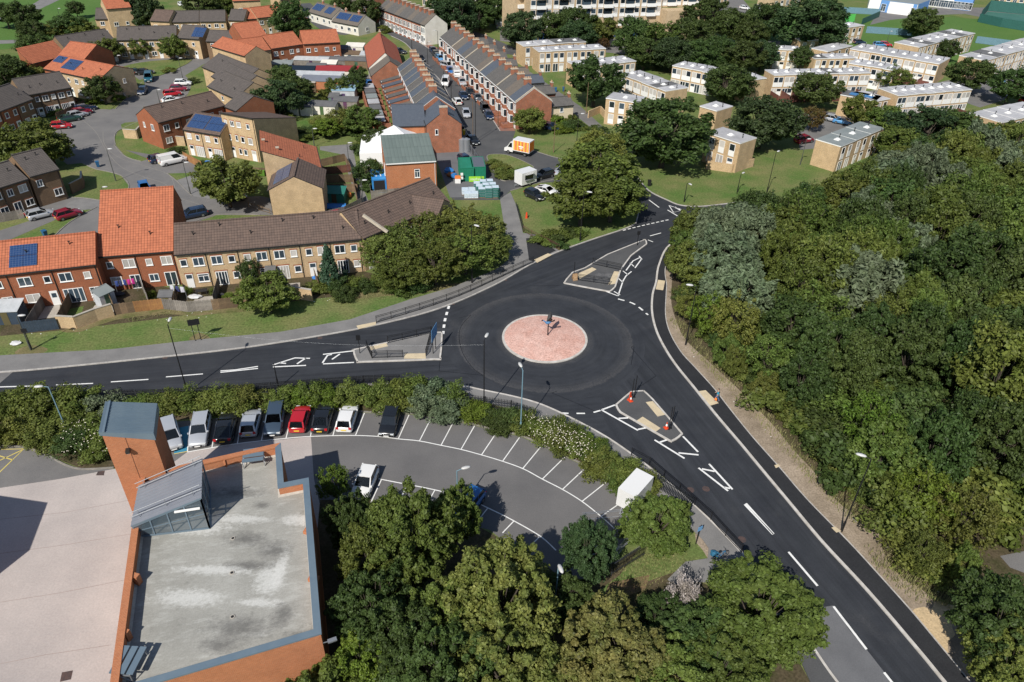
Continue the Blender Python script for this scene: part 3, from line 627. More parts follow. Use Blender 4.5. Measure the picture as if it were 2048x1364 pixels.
M['glass'] = mat('glass', (0.03,0.045,0.06),0.08, spec=0.8, val=0.8)
M['curtain'] = mat('curtain', (0.45,0.43,0.40),0.35, val=0.25, spec=0.6)
M['door_white'] = mat('door_white', (0.70,0.69,0.66),0.5)
M['door_dark'] = mat('door_dark', (0.10,0.04,0.04),0.5, hue=0.5, val=0.4)
M['gutter_black'] = mat('gutter_black', (0.02,0.02,0.02),0.5)
M['gutter_white'] = mat('gutter_white', (0.62,0.62,0.60),0.5)
M['chimney_pot'] = mat('chimney_pot', (0.55,0.38,0.24),0.8, color2=(0.40,0.25,0.15), noise=1, nscale=3)
M['stone'] = mat('stone', (0.50,0.44,0.35),0.85, color2=(0.38,0.33,0.26), noise=1, nscale=1.5)
M['timber'] = mat('timber', (0.20,0.13,0.075),0.85, color2=(0.13,0.09,0.055), noise=1, nscale=2.0, detail=8, val=0.35, fine=0.2)
M['timber_grey'] = mat('timber_grey', (0.24,0.215,0.19),0.85, color2=(0.15,0.135,0.12), noise=1, nscale=2.0, detail=8, val=0.25, fine=0.2)
M['timber_orange'] = mat('timber_orange', (0.36,0.18,0.06),0.8, color2=(0.25,0.12,0.05), noise=1, nscale=2.0, detail=8, val=0.2)
M['timber_blue'] = mat('timber_blue', (0.035,0.055,0.085),0.7, color2=(0.025,0.04,0.06), noise=1, nscale=2.0)
M['fence_maroon'] = mat('fence_maroon', (0.16,0.055,0.04),0.8, color2=(0.10,0.04,0.03), noise=1, nscale=2.0, val=0.2)
M['metal_black'] = mat('metal_black', (0.018,0.018,0.02),0.45, metal=0.3)
M['metal_galv'] = mat('metal_galv', (0.42,0.44,0.46),0.45, metal=0.7)
M['metal_blue'] = mat('metal_blue', (0.135,0.19,0.24),0.45, color2=(0.165,0.22,0.265), noise=1, nscale=0.8, metal=0.2)
def solar_mat():
 m = bpy.data.materials.new('solar_glass'); m.use_nodes = True; MATS['solar'] = m
 N = m.node_tree.nodes; L = m.node_tree.links; b = N['Principled BSDF']; b.inputs['Roughness'].default_value = 0.18
 uv = N.new('ShaderNodeUVMap'); bt = N.new('ShaderNodeTexBrick'); bt.offset = 0
 bt.inputs['Color1'].default_value = (0.018,0.045,0.12,1); bt.inputs['Color2'].default_value = (0.022,0.052,0.14,1); bt.inputs['Mortar'].default_value = (0.10,0.14,0.22,1)
 bt.inputs['Scale'].default_value = 1; bt.inputs['Mortar Size'].default_value = 0.012; bt.inputs['Brick Width'].default_value = 0.32; bt.inputs['Row Height'].default_value = 0.32
 L.new(uv.outputs[0], bt.inputs['Vector']); L.new(bt.outputs[0], b.inputs['Base Color']); return m
M['solar'] = solar_mat()

# windows and doors (frame proud of the wall, pane a sub-part)
WIN = {}
def window_mesh(style, w, h, fm='white_trim', gm='glass'):
 key = (style, round(w, 2), round(h, 2), fm, gm)
 if key in WIN: return WIN[key]
 t = 0.09; F = MB(); G_ = MB(); x0, x1 = -w / 2, w / 2
 if style == 'tallpanel':                        # narrow estate unit: glass above, white panel below
  hp = h * 0.42
  F.box(x0, x1,-0.07,0,0, hp); z0 = hp
 elif style == 'door':
  F.box(x0, x1,-0.06,0,0, h * 0.62); z0 = h * 0.62
 elif style == 'panel':
  F.box(x0, x1,-0.06,0,0, h); F.box(x0 + w * .2, x1 - w * .2,-0.08,-0.06, h * .55, h * .85,1); z0 = None
 else: z0 = 0.0
 if z0 is not None:
  F.box(x0, x0 + t, -0.07,0, z0, h); F.box(x1 - t, x1,-0.07,0, z0, h); F.box(x0 + t, x1 - t, -0.07,0, h - t, h); F.box(x0 + t, x1 - t, -0.07,0, z0, z0 + t)
  if style in ('two', 'patio', 'three'):
   F.box(-t / 2, t / 2,-0.065,0, z0 + t, h - t)
  if style in ('three', 'patio4'):
   for k in (-1,1): F.box(k * w / 4 - t / 2, k * w / 4 + t / 2,-0.062,0, z0 + t, h - t)
   if style == 'patio4': F.box(-t / 2, t / 2,-0.062,0, z0 + t, h - t)
  if style == 'top': F.box(x0 + t, x1 - t, -0.065,0, h * 0.68, h * 0.68 + 0.06); F.box(-t / 2, t / 2,-0.063,0, z0 + t, h * 0.68)
  if style in ('two', 'top', 'single', 'three'): F.box(x0 - 0.05, x1 + 0.05,-0.12,0,-0.06,0.0)
  G_.add([(x0 + t, -0.03, z0 + t),(x1 - t, -0.03, z0 + t),(x1 - t, -0.03, h - t),(x0 + t, -0.03, h - t)],[(0,1,2,3)])
 fme = F.mesh('window', [M[fm], M['glass']]); gme = G_.mesh('pane', [M[gm]]) if G_.f else None
 WIN[key] = (fme, gme); return WIN[key]
WIN1 = {}
def window_joined(style, w, h, fm, gm):
 key = (style, round(w, 2), round(h, 2), fm, gm)
 if key not in WIN1:
  a, b_ = window_mesh(*key); bm = bmesh.new(); bm.from_mesh(a); n0 = len(bm.faces)
  if b_:
   bm.from_mesh(b_); bm.faces.ensure_lookup_table()
   for f in bm.faces[n0:]: f.material_index = 2
  me = bpy.data.meshes.new('window'); bm.to_mesh(me); bm.free()
  for m in (M[fm], M['glass'], M[gm]): me.materials.append(m)
  WIN1[key] = me
 return WIN1[key]
def put_window(root, L_, D, face, u, z, w, h, style='two', fm='white_trim', gm=None, far=False, yoff=0.0):
 if gm is None: gm = 'curtain' if R.random() < 0.28 else 'glass'
 if face == 'F': loc, rz = (u, -0.004 + yoff, z),0
 elif face == 'B': loc, rz = (L_ - u, D + 0.004, z), math.pi
 elif face == 'R': loc, rz = (L_ + 0.004, u, z), math.pi / 2
 else: loc, rz = (-0.004, D - u, z),-math.pi / 2
 nm = 'door' if style in ('door', 'panel') else 'window'
 if far:
  return link(nm, window_joined(style, w, h, fm, gm), root, loc, rz)
 f, g_ = window_mesh(style, w, h, fm, gm)
 o = link(nm, f, root, loc, rz)
 if g_: link('pane', g_, o)
 if face == 'F' and style != 'panel':
  if ('li', w) not in WIN: WIN[('li', w)] = (MB().box(-w / 2 - .1, w / 2 + .1,-.03,0,0,.16).mesh('lintel', MATS['brick_red']),0)
  link('lintel', WIN[('li', w)][0], root, (u, -.004, z + h + .01))
 return o

def zprof(prof, y):
 for (y0, z0),(y1, z1) in zip(prof, prof[1:]):
  if y <= y1 or (y1, z1) == prof[-1]:
   return z0 + (z1 - z0) * (y - y0) / (y1 - y0)
def house(name, label, cat, A, B, prof, wall, roof, wins=(), chim=(), solar=(), group=None, far=False, oh=0.25, ohx=0.0, gutter='gutter_black',
          vents=0, base=0.0, cap=True, x0in=0.01, gablemat=None, domes=0):
 """pitched-roof building; A, B = ends of the front wall (left, right seen from outside), prof = roof line [(depth, height)...]"""
 d = B - A; L_ = d.length; rz = math.atan2(d.y, d.x); D = prof[-1][0]
 root = empty(name, (A.x, A.y, base), rz, label, cat, group)
 mb = MB(); a, b_ = x0in, L_ - x0in
 ef, eb = prof[0][1], prof[-1][1]
 mb.add([(a, 0,-0.1),(b_, 0,-0.1),(b_, 0, ef),(a, 0, ef)],[(0,1,2,3)])
 mb.add([(b_, D, -0.1),(a, D, -0.1),(a, D, eb),(b_, D, eb)],[(0,1,2,3)])
 for x, fl in ((a, True),(b_, False)):
  vs = [(x, 0,-0.1)] + [(x, y, z) for y, z in prof] + [(x, D, -0.1)]
  f = tuple(range(len(vs))); mb.add(vs, [f if fl else f[::-1]])
 mb.build('wall', MATS[wall] if wall in MATS else M[wall], root)
 # roof slabs
 rm = MB(); t = 0.14
 pr = list(prof)
 (ya, za),(yb, zb) = pr[0], pr[1]; s = (zb - za) / (yb - ya); pr[0] = (ya - oh, za - s * oh)
 (ya, za),(yb, zb) = pr[-2], pr[-1]; s = (zb - za) / (yb - ya) if abs(yb - ya) > 1e-6 else 0; pr[-1] = (yb + oh, zb + s * oh)
 xa, xb = -ohx, L_ + ohx - (0.004 if ohx == 0 else 0)
 top = [(y, z + t) for y, z in pr]
 n = len(pr); vs = [(xa, y, z + 0.01) for y, z in pr] + [(xa, y, z) for y, z in top] + [(xb, y, z + 0.01) for y, z in pr] + [(xb, y, z) for y, z in top]
 for i in range(n - 1):
  rm.add([vs[n + i], vs[3 * n + i], vs[3 * n + i + 1], vs[n + i + 1]],[(0,1,2,3)])
  rm.add([vs[i], vs[i + 1], vs[2 * n + i + 1], vs[2 * n + i]],[(0,1,2,3)],1)
  rm.add([vs[i], vs[n + i], vs[n + i + 1], vs[i + 1]],[(0,1,2,3)],1); rm.add([vs[2 * n + i], vs[2 * n + i + 1], vs[3 * n + i + 1], vs[3 * n + i]],[(0,1,2,3)],1)
 rm.add([vs[0], vs[2 * n], vs[3 * n], vs[n]],[(0,1,2,3)],1); rm.add([vs[n - 1], vs[2 * n - 1], vs[4 * n - 1], vs[3 * n - 1]],[(0,1,2,3)],1)
 if cap and n == 3: rm.bar((xa, pr[1][0], top[1][1] + 0.03),(xb, pr[1][0], top[1][1] + 0.03),0.26,0.12,0)
 ro = rm.build('roof', [MATS[roof] if roof in MATS else M[roof], M[gutter]], root)
 gy, gz = pr[0]
 gm = MB(); gm.bar((xa, gy - 0.05, gz + 0.02),(xb, gy - 0.05, gz + 0.02),0.11,0.11)
 if not far: gm.bar((L_ - 0.25,-0.06,0.0),(L_ - 0.25,-0.06, gz),0.08,0.08)
 gm.build('gutter', M[gutter], root)
 for (u, y, w_, dd, h_, pots) in chim:
  c = MB(); zt = zprof(prof, min(max(y, prof[0][0]), D)) + h_; c.box(u - w_ / 2, u + w_ / 2, y - dd / 2, y + dd / 2, zt - h_ - 0.6, zt); c.box(u - w_ / 2 - .06, u + w_ / 2 + .06, y - dd / 2 - .06, y + dd / 2 + .06, zt - 0.12, zt + .04,1)
  co = c.build('chimney', [MATS['brick_old'], M['stone']], ro)
  if pots:
   p_ = MB()
   for k in range(pots):
    yy = y - dd / 2 + dd * (k + .5) / pots if dd > w_ else y; xx = u if dd > w_ else u - w_ / 2 + w_ * (k + .5) / pots
    p_.tube((xx, yy, zt + 0.04),(xx, yy, zt + 0.42),0.12,0.10,6)
   p_.build('chimney_pots', M['chimney_pot'], root)
 for (seg, u0, u1, s0, s1, nu, ns) in solar:
  (y0, z0),(y1, z1) = prof[seg], prof[seg + 1]
  for i in range(nu):
   for j in range(ns):
    ua, ub = u0 + (u1 - u0) * i / nu + .015, u0 + (u1 - u0) * (i + 1) / nu - .015
    sa, sb = s0 + (s1 - s0) * j / ns, s0 + (s1 - s0) * (j + 1) / ns - .02 * (s1 - s0)
    ln = Vector((0, y1 - y0, z1 - z0)); nr = Vector((0,-ln.z, ln.y)).normalized()
    if nr.z < 0: nr = -nr
    P = lambda u, s_, k: Vector((u, y0 + ln.y * s_, z0 + ln.z * s_ + t)) + nr * k
    q = [P(ua, sa, .06), P(ub, sa, .06), P(ub, sb, .06), P(ua, sb, .06)]; q2 = [P(ua, sa, .11), P(ub, sa, .11), P(ub, sb, .11), P(ua, sb, .11)]
    sm_ = MB(); sm_.add(q2,[(0,1,2,3)] if (q2[1] - q2[0]).cross(q2[3] - q2[0]).z > 0 else [(3,2,1,0)],0)
    sm_.add(q + q2,[(0,1,5,4),(1,2,6,5),(2,3,7,6),(3,0,4,7)],1); sm_.build('solar_panel', [M['solar'], M['metal_galv']], root)
 for k in range(vents):
  u = L_ * (k + .5) / vents + R.uniform(-.6,.6); y = D * R.uniform(.15,.4); z = zprof(prof, y) + t
  v = MB(); v.tube((u, y, z - .1),(u, y, z + .45),0.06,0.06,6); v.bar((u - .14, y, z + .45),(u + .14, y, z + .45),.1,.1); v.build('roof_vent', M['gutter_black'], root)
 for wn in wins: put_window(root, L_, D, *wn[:6], *(wn[6:]), far=far)
 return root
def gable(D, e, r): return [(0, e),(D / 2, r),(D, e)]

def row(name, desc, a, b, ze, n, prof, wall, roof, layout, cat='house', group=None, walls=None, roofs=None, order='from the left', chim=None, solar=None, jitter=0.0, label=None, **kw):
 """terrace: a, b = photograph positions of the two ends of the eave at height ze; n houses, each an object"""
 A, B = A2(*a, ze), A2(*b, ze); out = []
 for i in range(n):
  P, Q = A.lerp(B, i / n), A.lerp(B, (i + 1) / n); Lh = (Q - P).length
  nm = ORD[i] if i else 'first'
  if i == n - 1 and n > 1: nm = 'last'
  lb = label or ((desc % (nm + ' ' + order)) if n > 1 else desc.replace('%s ', '').replace('%s', ''))
  wn = [(f, u * Lh if f in 'FB' else u, z, w_, h, *rest) for (f, u, z, w_, h, *rest) in (layout[i % len(layout)] if layout and isinstance(layout[0], list) else layout)]
  pf = prof if not jitter else [(y, z + R.uniform(-jitter, jitter) * 0) for y, z in prof]
  k = dict(kw)
  if i == n - 1 and 'endR' in k: wn += k['endR']
  if i == 0 and 'endL' in k: wn += k['endL']
  k.pop('endR', None); k.pop('endL', None)
  out.append(house(name, lb, cat, P, Q, pf, (walls[i % len(walls)] if walls else wall),(roofs[i % len(roofs)] if roofs else roof), wn,
                         chim=(chim(i, Lh) if chim else ()), solar=(solar.get(i, ()) if solar else ()), group=group, **k))
 return out
# near-left terraces (orange pantiles, brown tiles)
LA = [[('F', .22,3.2,1.5,1.25, 'two'),('F', .72,3.3,.8,.95, 'single'),('F', .28,.1,2.3,2.05, 'patio4'),('F', .78,.9,1.2,1.1, 'two')],
      [('F', .3,3.2,1.5,1.25, 'two'),('F', .8,3.3,.8,.95, 'single'),('F', .35,.8,1.6,1.2, 'two'),('F', .82,.05,.9,2.05, 'panel', 'white_trim')]]
row('terraced_house', 'red brick house with orange pantiles above the verge, %s', (-78,557),(192,527),5.2,3,[(0,5.2),(4.2,7.5),(8,5.2)], 'brick_red', 'roof_orange', LA,
 group='orange roofed terrace houses along the verge', solar={1: ((0,.2,3.3,.12,.82,2,2),)}, vents=1)
row('terraced_house', 'red brick house with tall steep orange roof, %s', (194,512),(347,500),5.2,2,[(0,5.2),(8.6,10.4),(11.0,7.6)], 'brick_red', 'roof_orange',
 [[('F', .25,3.3,.8,.95, 'single', 'white_trim', 'glass'),('F', .75,3.2,1.5,1.25, 'two'),('F', .3,.9,1.4,1.1, 'two'),('F', .8,.05,1.3,2.05, 'patio')],
     [('F', .28,3.3,.8,.95, 'single'),('F', .75,3.2,1.4,1.25, 'two'),('F', .3,.9,1.2,1.1, 'two'),('F', .75,.05,1.5,2.05, 'patio')]], group='tall orange roofed houses', vents=1)
LB = [[('F', .22,3.3,.85,1.0, 'single'),('F', .68,3.2,1.4,1.25, 'two'),('F', .28,.05,.9,2.05, 'door'),('F', .72,.8,1.4,1.2, 'top')],
      [('F', .25,3.2,1.4,1.25, 'two'),('F', .72,3.3,.85,1.0, 'single'),('F', .3,.05,1.5,2.05, 'patio4'),('F', .78,.9,.9,1.0, 'single')]]
row('terraced_house', 'buff brown-tiled house facing the main road, %s', (348,508),(722,476),5.2,6,[(0,5.2),(4.0,7.5),(8,5.2)], 'brick_buff', 'roof_brown', LB,
 group='brown roofed terrace houses facing the main road', vents=1)
row('terraced_house', 'buff house with brown tiles in the turned wing, %s', (724,476),(898,402),5.2,4,[(0,5.2),(4.0,7.7),(8,5.2)], 'brick_buff', 'roof_brown', LB,
 group='brown roofed houses of the turned wing', vents=1, endR=[('R', 3.0,3.2,1.1,1.1, 'two')])
house('terraced_house', 'small buff gabled house with blue solar panels beside the street yard', 'house', A2(905,408,5.0), A2(905,408,5.0) + (A2(846,372,7.2) - A2(905,408,5.0)) * 1.6,[(0,5.0),(3.2,6.9),(6.4,5.0)], 'brick_buff', 'roof_brown', [('F', 3,3.2,1.0,1.0, 'single')], solar=((1,5.2,8.2,.2,.8,3,2),))
_a, _b = at(726,430,7.85), at(775,464,5.7); tag(MB().bar(_a, _b, .35,.35).build('roof_verge', M['stone']), 'pale raised verge crossing the roof of the turned wing', 'verge')
def gable_front(name, label, cat, pl, pr, z, length, rise, wall, roof, **kw):
 """house whose gable end faces the viewer: pl, pr = photograph positions of the two eave corners of that gable"""
 A, B = A2(*pr, z), A2(*pl, z); wd = (B - A).length; dr = (B - A).normalized(); back = Vector((dr.y, -dr.x))
 if back.y < 0: back = -back
 # front wall (eaves side) runs along the length: from back-left to front-left seen from the left side
 P0 = B + back * length; P1 = B
 prof = [(0, z),(wd / 2, z + rise),(wd, z)]
 return house(name, label, cat, P0, P1, prof, wall, roof, **kw)
gable_front('gabled_house', 'buff house with a blank gable and brown roof behind the brown terrace', 'house', (538,381),(644,377),5.4,8.0,2.0, 'brick_buff', 'roof_brown', solar=((0,1.2,7.0,.15,.8,4,2),), ohx=0.0)
# orange mono-pitch house behind it
_A, _B = A2(528,303,8.6), A2(640,336,5.8)
house('monopitch_house', 'tall buff house whose single orange roof slopes down to the gardens', 'house', A2(640,336,5.8) + (A2(630,292,5.8) - A2(640,336,5.8)) * 0, A2(630,294,5.8),[(0,5.8),((_B - _A).length, 9.2)], 'brick_buff', 'roof_orange',
      [('F', 2.0,3.3,.9,1.0, 'single')], vents=2, chim=((3.0,6.2,.4,.4,.5,0),(5.0,8.2,.4,.4,.5,0)))
# three-storey buff house
_A, _B = A2(441,226,8.2), A2(507,238,8.2)
house('tall_house', 'three-storey buff brick house with small white windows beside solar roof', 'house', _A, _B, [(0,8.2),(11.5,5.2)], 'brick_buff', 'roof_brown',
      [('F', .12 * 7,6.2,.6,.9, 'single'),('F', .33 * 7,6.1,.9,1.0, 'two'),('F', .55 * 7,6.1,1.0,1.0, 'single'),('F', .85 * 7,6.1,.7,.9, 'single'),
       ('F', .15 * 7,3.4,.9,1.1, 'two'),('F', .4 * 7,3.4,.6,1.1, 'single'),('F', .6 * 7,3.3,.8,1.1, 'single'),('F', .85 * 7,3.2,1.0,1.2, 'single', 'white_trim', 'curtain'),
       ('F', .2 * 7,.1,1.0,2.0, 'door'),('F', .45 * 7,.9,.7,1.1, 'single'),('F', .62 * 7,.9,.8,1.1, 'single'),('F', .9 * 7,.1,1.0,2.0, 'door')])
row('terraced_house', 'buff house with solar panels on its brown roof, %s', (367,258),(441,270),5.0,2,[(0,5.0),(3.8,7.0),(7.6,5.0)], 'brick_buff', 'roof_brown',
 [('F', .25,3.3,1.0,1.1, 'two'),('F', .7,3.3,.8,1.0, 'single'),('F', .25,.1,.9,2.0, 'door'),('F', .7,.1,1.8,2.0, 'patio4')], solar={0: ((0,.5,4.3,.1,.9,4,2),),1: ((0,.3,3.9,.1,.9,4,2),)})
row('terraced_house', 'red brick house with brown tiles at the bend, %s', (315,245),(449,210),5.2,3,[(0,5.2),(3.6,7.2),(7.2,5.2)], 'brick_red', 'roof_brown',
 [('F', .3,3.2,1.2,1.2, 'two'),('F', .75,3.3,.8,1.0, 'single'),('F', .3,.9,1.3,1.1, 'two')], vents=1, endL=[('L', 2.2,3.3,.6,1.0, 'single'),('L', 5.0,3.2,.9,1.2, 'two')], roofs=None)
for k, (a, b, z) in enumerate([((405,133),(484,166),5.0),((424,152),(478,180),5.0),((416,172),(472,197),4.8)]):
 row('terraced_house', ['brown roofed buff house at the top of the stepped cluster', 'brown roofed buff house in the middle of the stepped cluster', 'brown roofed buff house lowest in the stepped cluster'][k], a, b, z, 1,
  [(0, z),(4.5,7.2),(8.0,5.2)], 'brick_buff', 'roof_brown_grey', [('F', .5,3.0,.9,1.0, 'single')], vents=2)
house('terraced_house', 'dark red house with brown roof joined behind the road bend', 'house', A2(449,212,5.0), A2(474,222,5.0),[(0,5.0),(4.2,7.0),(8.4,5.0)], 'brick_red', 'roof_brown_grey')
# orange group further back
for k, (a, b, z, wl) in enumerate([((542,97),(605,88),5.2, 'brick_red'),((606,88),(680,84),5.4, 'brick_red'),((490,106),(541,99),5.2, 'brick_buff')]):
 row('terraced_house', ['red brick house with orange roof left of the bend, %s', 'red brick house with orange roof nearest the chalets, %s', 'buff house with orange roof at the estate corner, %s'][k], a, b, z, [2,2,1][k],[(0, z),(4.5, z + 2.3),(8.5, z)], wl, 'roof_orange',
  [('F', .25,3.2,1.1,1.1, 'two'),('F', .65,3.4,.7,.8, 'single'),('F', .3,.8,1.1,1.1, 'two'),('F', .75,.1,1.4,2.0, 'patio')], group='far orange roofed houses', far=True)
house('gabled_house', 'big orange hipped roof house at the corner of the far estate', 'house', A2(494,92,5.6), A2(545,86,5.6),[(0,5.6),(9,9.4),(13,7.0)], 'brick_red', 'roof_orange', far=True)
house('gabled_house', 'buff house with orange roof beside the stepped brown roofs', 'house', A2(423,92,6.0), A2(490,112,6.0),[(0,6.0),(3.5,7.6),(7,5.4)], 'brick_buff', 'roof_orange', [('F', 4,3,1,1, 'single')], far=True)
FW = [('F', .25,3.2,1.2,1.1, 'two'),('F', .7,3.3,.8,.9, 'single'),('F', .3,.8,1.3,1.1, 'two'),('F', .75,.05,.9,2.0, 'panel')]
row('terraced_house', 'dark brick house with brown roof at the parking court edge, %s', (131,99),(232,82),5.0,3,[(0,5.0),(4,7.4),(8,5.0)], 'brick_dark', 'roof_brown_grey', FW, far=True, group='far brown roofed houses', vents=1)
row('terraced_house', 'buff house in the long far row behind the parking court, %s', (233,80),(353,77),5.0,4,[(0,5.0),(4,7.4),(8,5.0)], 'brick_buff', 'roof_brown_grey', FW, far=True, group='far brown roofed houses', vents=1)
row('terraced_house', 'buff house at the solar end of the far long row, %s', (354,75),(398,78),5.2,1,[(0,5.2),(4,7.6),(8,5.2)], 'brick_buff', 'roof_brown_grey', FW, far=True, solar={0: ((0,4.0,7.4,.1,.85,3,2),)})
row('terraced_house', 'buff house with hipped brown roof right of the long row, %s', (412,82),(462,84),4.8,1,[(0,4.8),(3.5,6.8),(7,4.8)], 'brick_dark', 'roof_brown_grey', FW, far=True)
row('terraced_house', 'house with orange roof and solar panels by the left lawns, %s', (88,137),(199,160),5.2,4,[(0,5.2),(4.5,7.2),(9,5.6)], 'brick_buff_pale', 'roof_orange', FW, far=True, group='orange roofed houses by the left lawns', walls=['brick_red', 'brick_buff_pale', 'brick_buff_pale', 'brick_buff_pale'],
 solar={0: ((0,.4,3.6,.5,.95,3,2),),1: ((0,0.1,4.6,.2,.9,4,3),)}, vents=1, endR=[('R', 2.5,3.2,1.1,1.1, 'two'),('R', 6.0,3.2,.7,1.0, 'single')])
house('monopitch_house', 'tall red brick house with orange roof behind the solar roofs', 'house', A2(108,121,5.6), A2(162,128,5.6),[(0,5.6),(6,8.6),(10,6.4)], 'brick_red', 'roof_orange', far=True)
house('monopitch_house', 'dark red wing with a long blank wall by the left lawns', 'house', A2(60,127,6.0), A2(128,92,8.0),[(0,6.0),(3,8.6)], 'brick_red', 'roof_orange', far=True)
row('terraced_house', 'dark brick house with brown roof beside the parked row, %s', (46,191),(142,174),5.0,3,[(0,5.0),(4,7.4),(8,5.0)], 'brick_dark', 'roof_brown_grey',
 [('F', .25,3.2,1.2,1.1, 'two'),('F', .75,3.3,.8,1.0, 'single'),('F', .3,.8,1.5,1.2, 'three'),('F', .75,.05,1.1,2.0, 'panel')], vents=1, group='brown roofed houses beside the parked row')
row('terraced_house', 'dark red house with brown tiles at the left edge, %s', (-70,248),(65,197),5.0,4,[(0,5.0),(4.2,7.6),(8.4,5.0)], 'brick_dark', 'roof_brown_grey',
 [('F', .25,3.2,.9,1.1, 'single'),('F', .75,3.2,.9,1.1, 'single'),('F', .3,.8,1.2,1.1, 'two'),('F', .75,.05,1.1,2.0, 'panel')], vents=1, walls=['brick_red', 'brick_red', 'brick_red', 'brick_dark'], group='brown roofed houses at the left edge')
row('terraced_house', 'brown brick house with grey tiles left of the turning circle, %s', (-50,390),(55,357),5.0,2,[(0,5.0),(3.8,7.0),(7.6,5.0)], 'brick_dark', 'roof_brown_grey',
 [('F', .2,3.2,.9,1.1, 'two'),('F', .7,3.2,1.3,1.2, 'two'),('F', .3,.05,1.2,2.0, 'patio'),('F', .78,.8,1.3,1.1, 'two')], vents=1, group='brown brick houses left of the turning circle')
row('terraced_house', 'brown brick house with walled corner beside the turning circle, %s', (58,353),(117,337),5.2,1,[(0,5.2),(4.2,7.5),(8.4,5.2)], 'brick_dark', 'roof_brown_grey',
 [('F', .25,3.2,.9,1.1, 'two'),('F', .75,1.0,1.3,1.2, 'two')], vents=2)
# top-left corner of the estate
for k, (a, b, z, n, wl, rf, ds) in enumerate([((190,38),(241,37),5.0,1, 'brick_buff', 'roof_brown_grey', 'buff house with brown roof in front of the tall dark wall'),
  ((212,18),(262,14),8.0,1, 'brick_buff', 'roof_orange', 'tall dark-sided house with orange roof at the top left'),
  ((300,41),(338,43),5.4,1, 'brick_buff', 'roof_brown', 'square brown roofed house near the top left trees'),
  ((345,44),(398,43),5.0,2, 'brick_buff', 'roof_brown_grey', 'buff house in the second far row, %s'),
  ((399,43),(451,42),5.0,2, 'brick_buff', 'roof_brown_grey', 'buff house with white windows in the second far row, %s'),
  ((456,40),(488,41),5.0,1, 'brick_buff', 'roof_brown_grey', 'gabled buff house between brown and orange far roofs'),
  ((490,38),(513,37),5.0,1, 'brick_red', 'roof_orange', 'small red house with orange roof in the far row'),
  ((514,36),(574,29),5.2,2, 'brick_buff', 'roof_orange', 'far buff house with orange roof by the tall conifer, %s'),
  ((560,0),(600,-4),5.0,1, 'brick_buff', 'roof_brown', 'far buff house at the top edge by the road'),
  ((465,2),(520,0),6.5,1, 'brick_buff', 'roof_orange', 'far tall house with orange gable at the top edge')]):
 row('terraced_house', ds, a, b, z, n, [(0, z),(4, z + 2.2),(8, z)], wl, rf, FW, far=True, group='far houses at the top left')
# bungalows with solar panels, chalets by the street
for k, (a, b) in enumerate([((617,23),(664,37)),((664,42),(716,52))]):
 row('bungalow', ['pale bungalow with solar panels further up the side street, %s', 'pale bungalow with solar panels beside the street junction, %s'][k], a, b, 2.9,2,[(0,2.9),(3.8,5.4),(7.6,2.9)], 'white_render', 'roof_slate_brown',
  [('F', .3,.9,1.4,1.1, 'two'),('F', .75,.9,1.0,1.1, 'single')], far=True, cat='bungalow', group='bungalows with solar panels', solar={0: ((0,.8,6.0,.25,.85,5,1),),1: ((0,1.0,5.0,.25,.85,4,1),)},
  chim=lambda i, L: ((L / 2,3.8,.7,.5,.9,2),), endR=[('R', 3.8,.9,1.2,1.1, 'two')])
house('chalet', 'chalet with a plain red tiled roof and pale gable beside street', 'house', A2(730,92,3.4), A2(738,136,3.4),[(0,3.4),(4.2,6.8),(8.4,3.4)], 'white_render', 'roof_red_plain', [('L', 4,3.0,1.2,1.1, 'two')], far=True, chim=((2.0,4.2,.7,.5,.8,2),))
house('chalet', 'brick chalet with gable wall and brown roof below the red chalet', 'house', A2(738,136,3.0), A2(744,152,3.0),[(0,3.0),(4.6,6.2),(9.2,3.0)], 'brick_old', 'roof_slate_brown', [('R', 3.5,.9,1.4,1.2, 'two'),('R', 6.5,.2,1.2,1.9, 'door')], far=True)
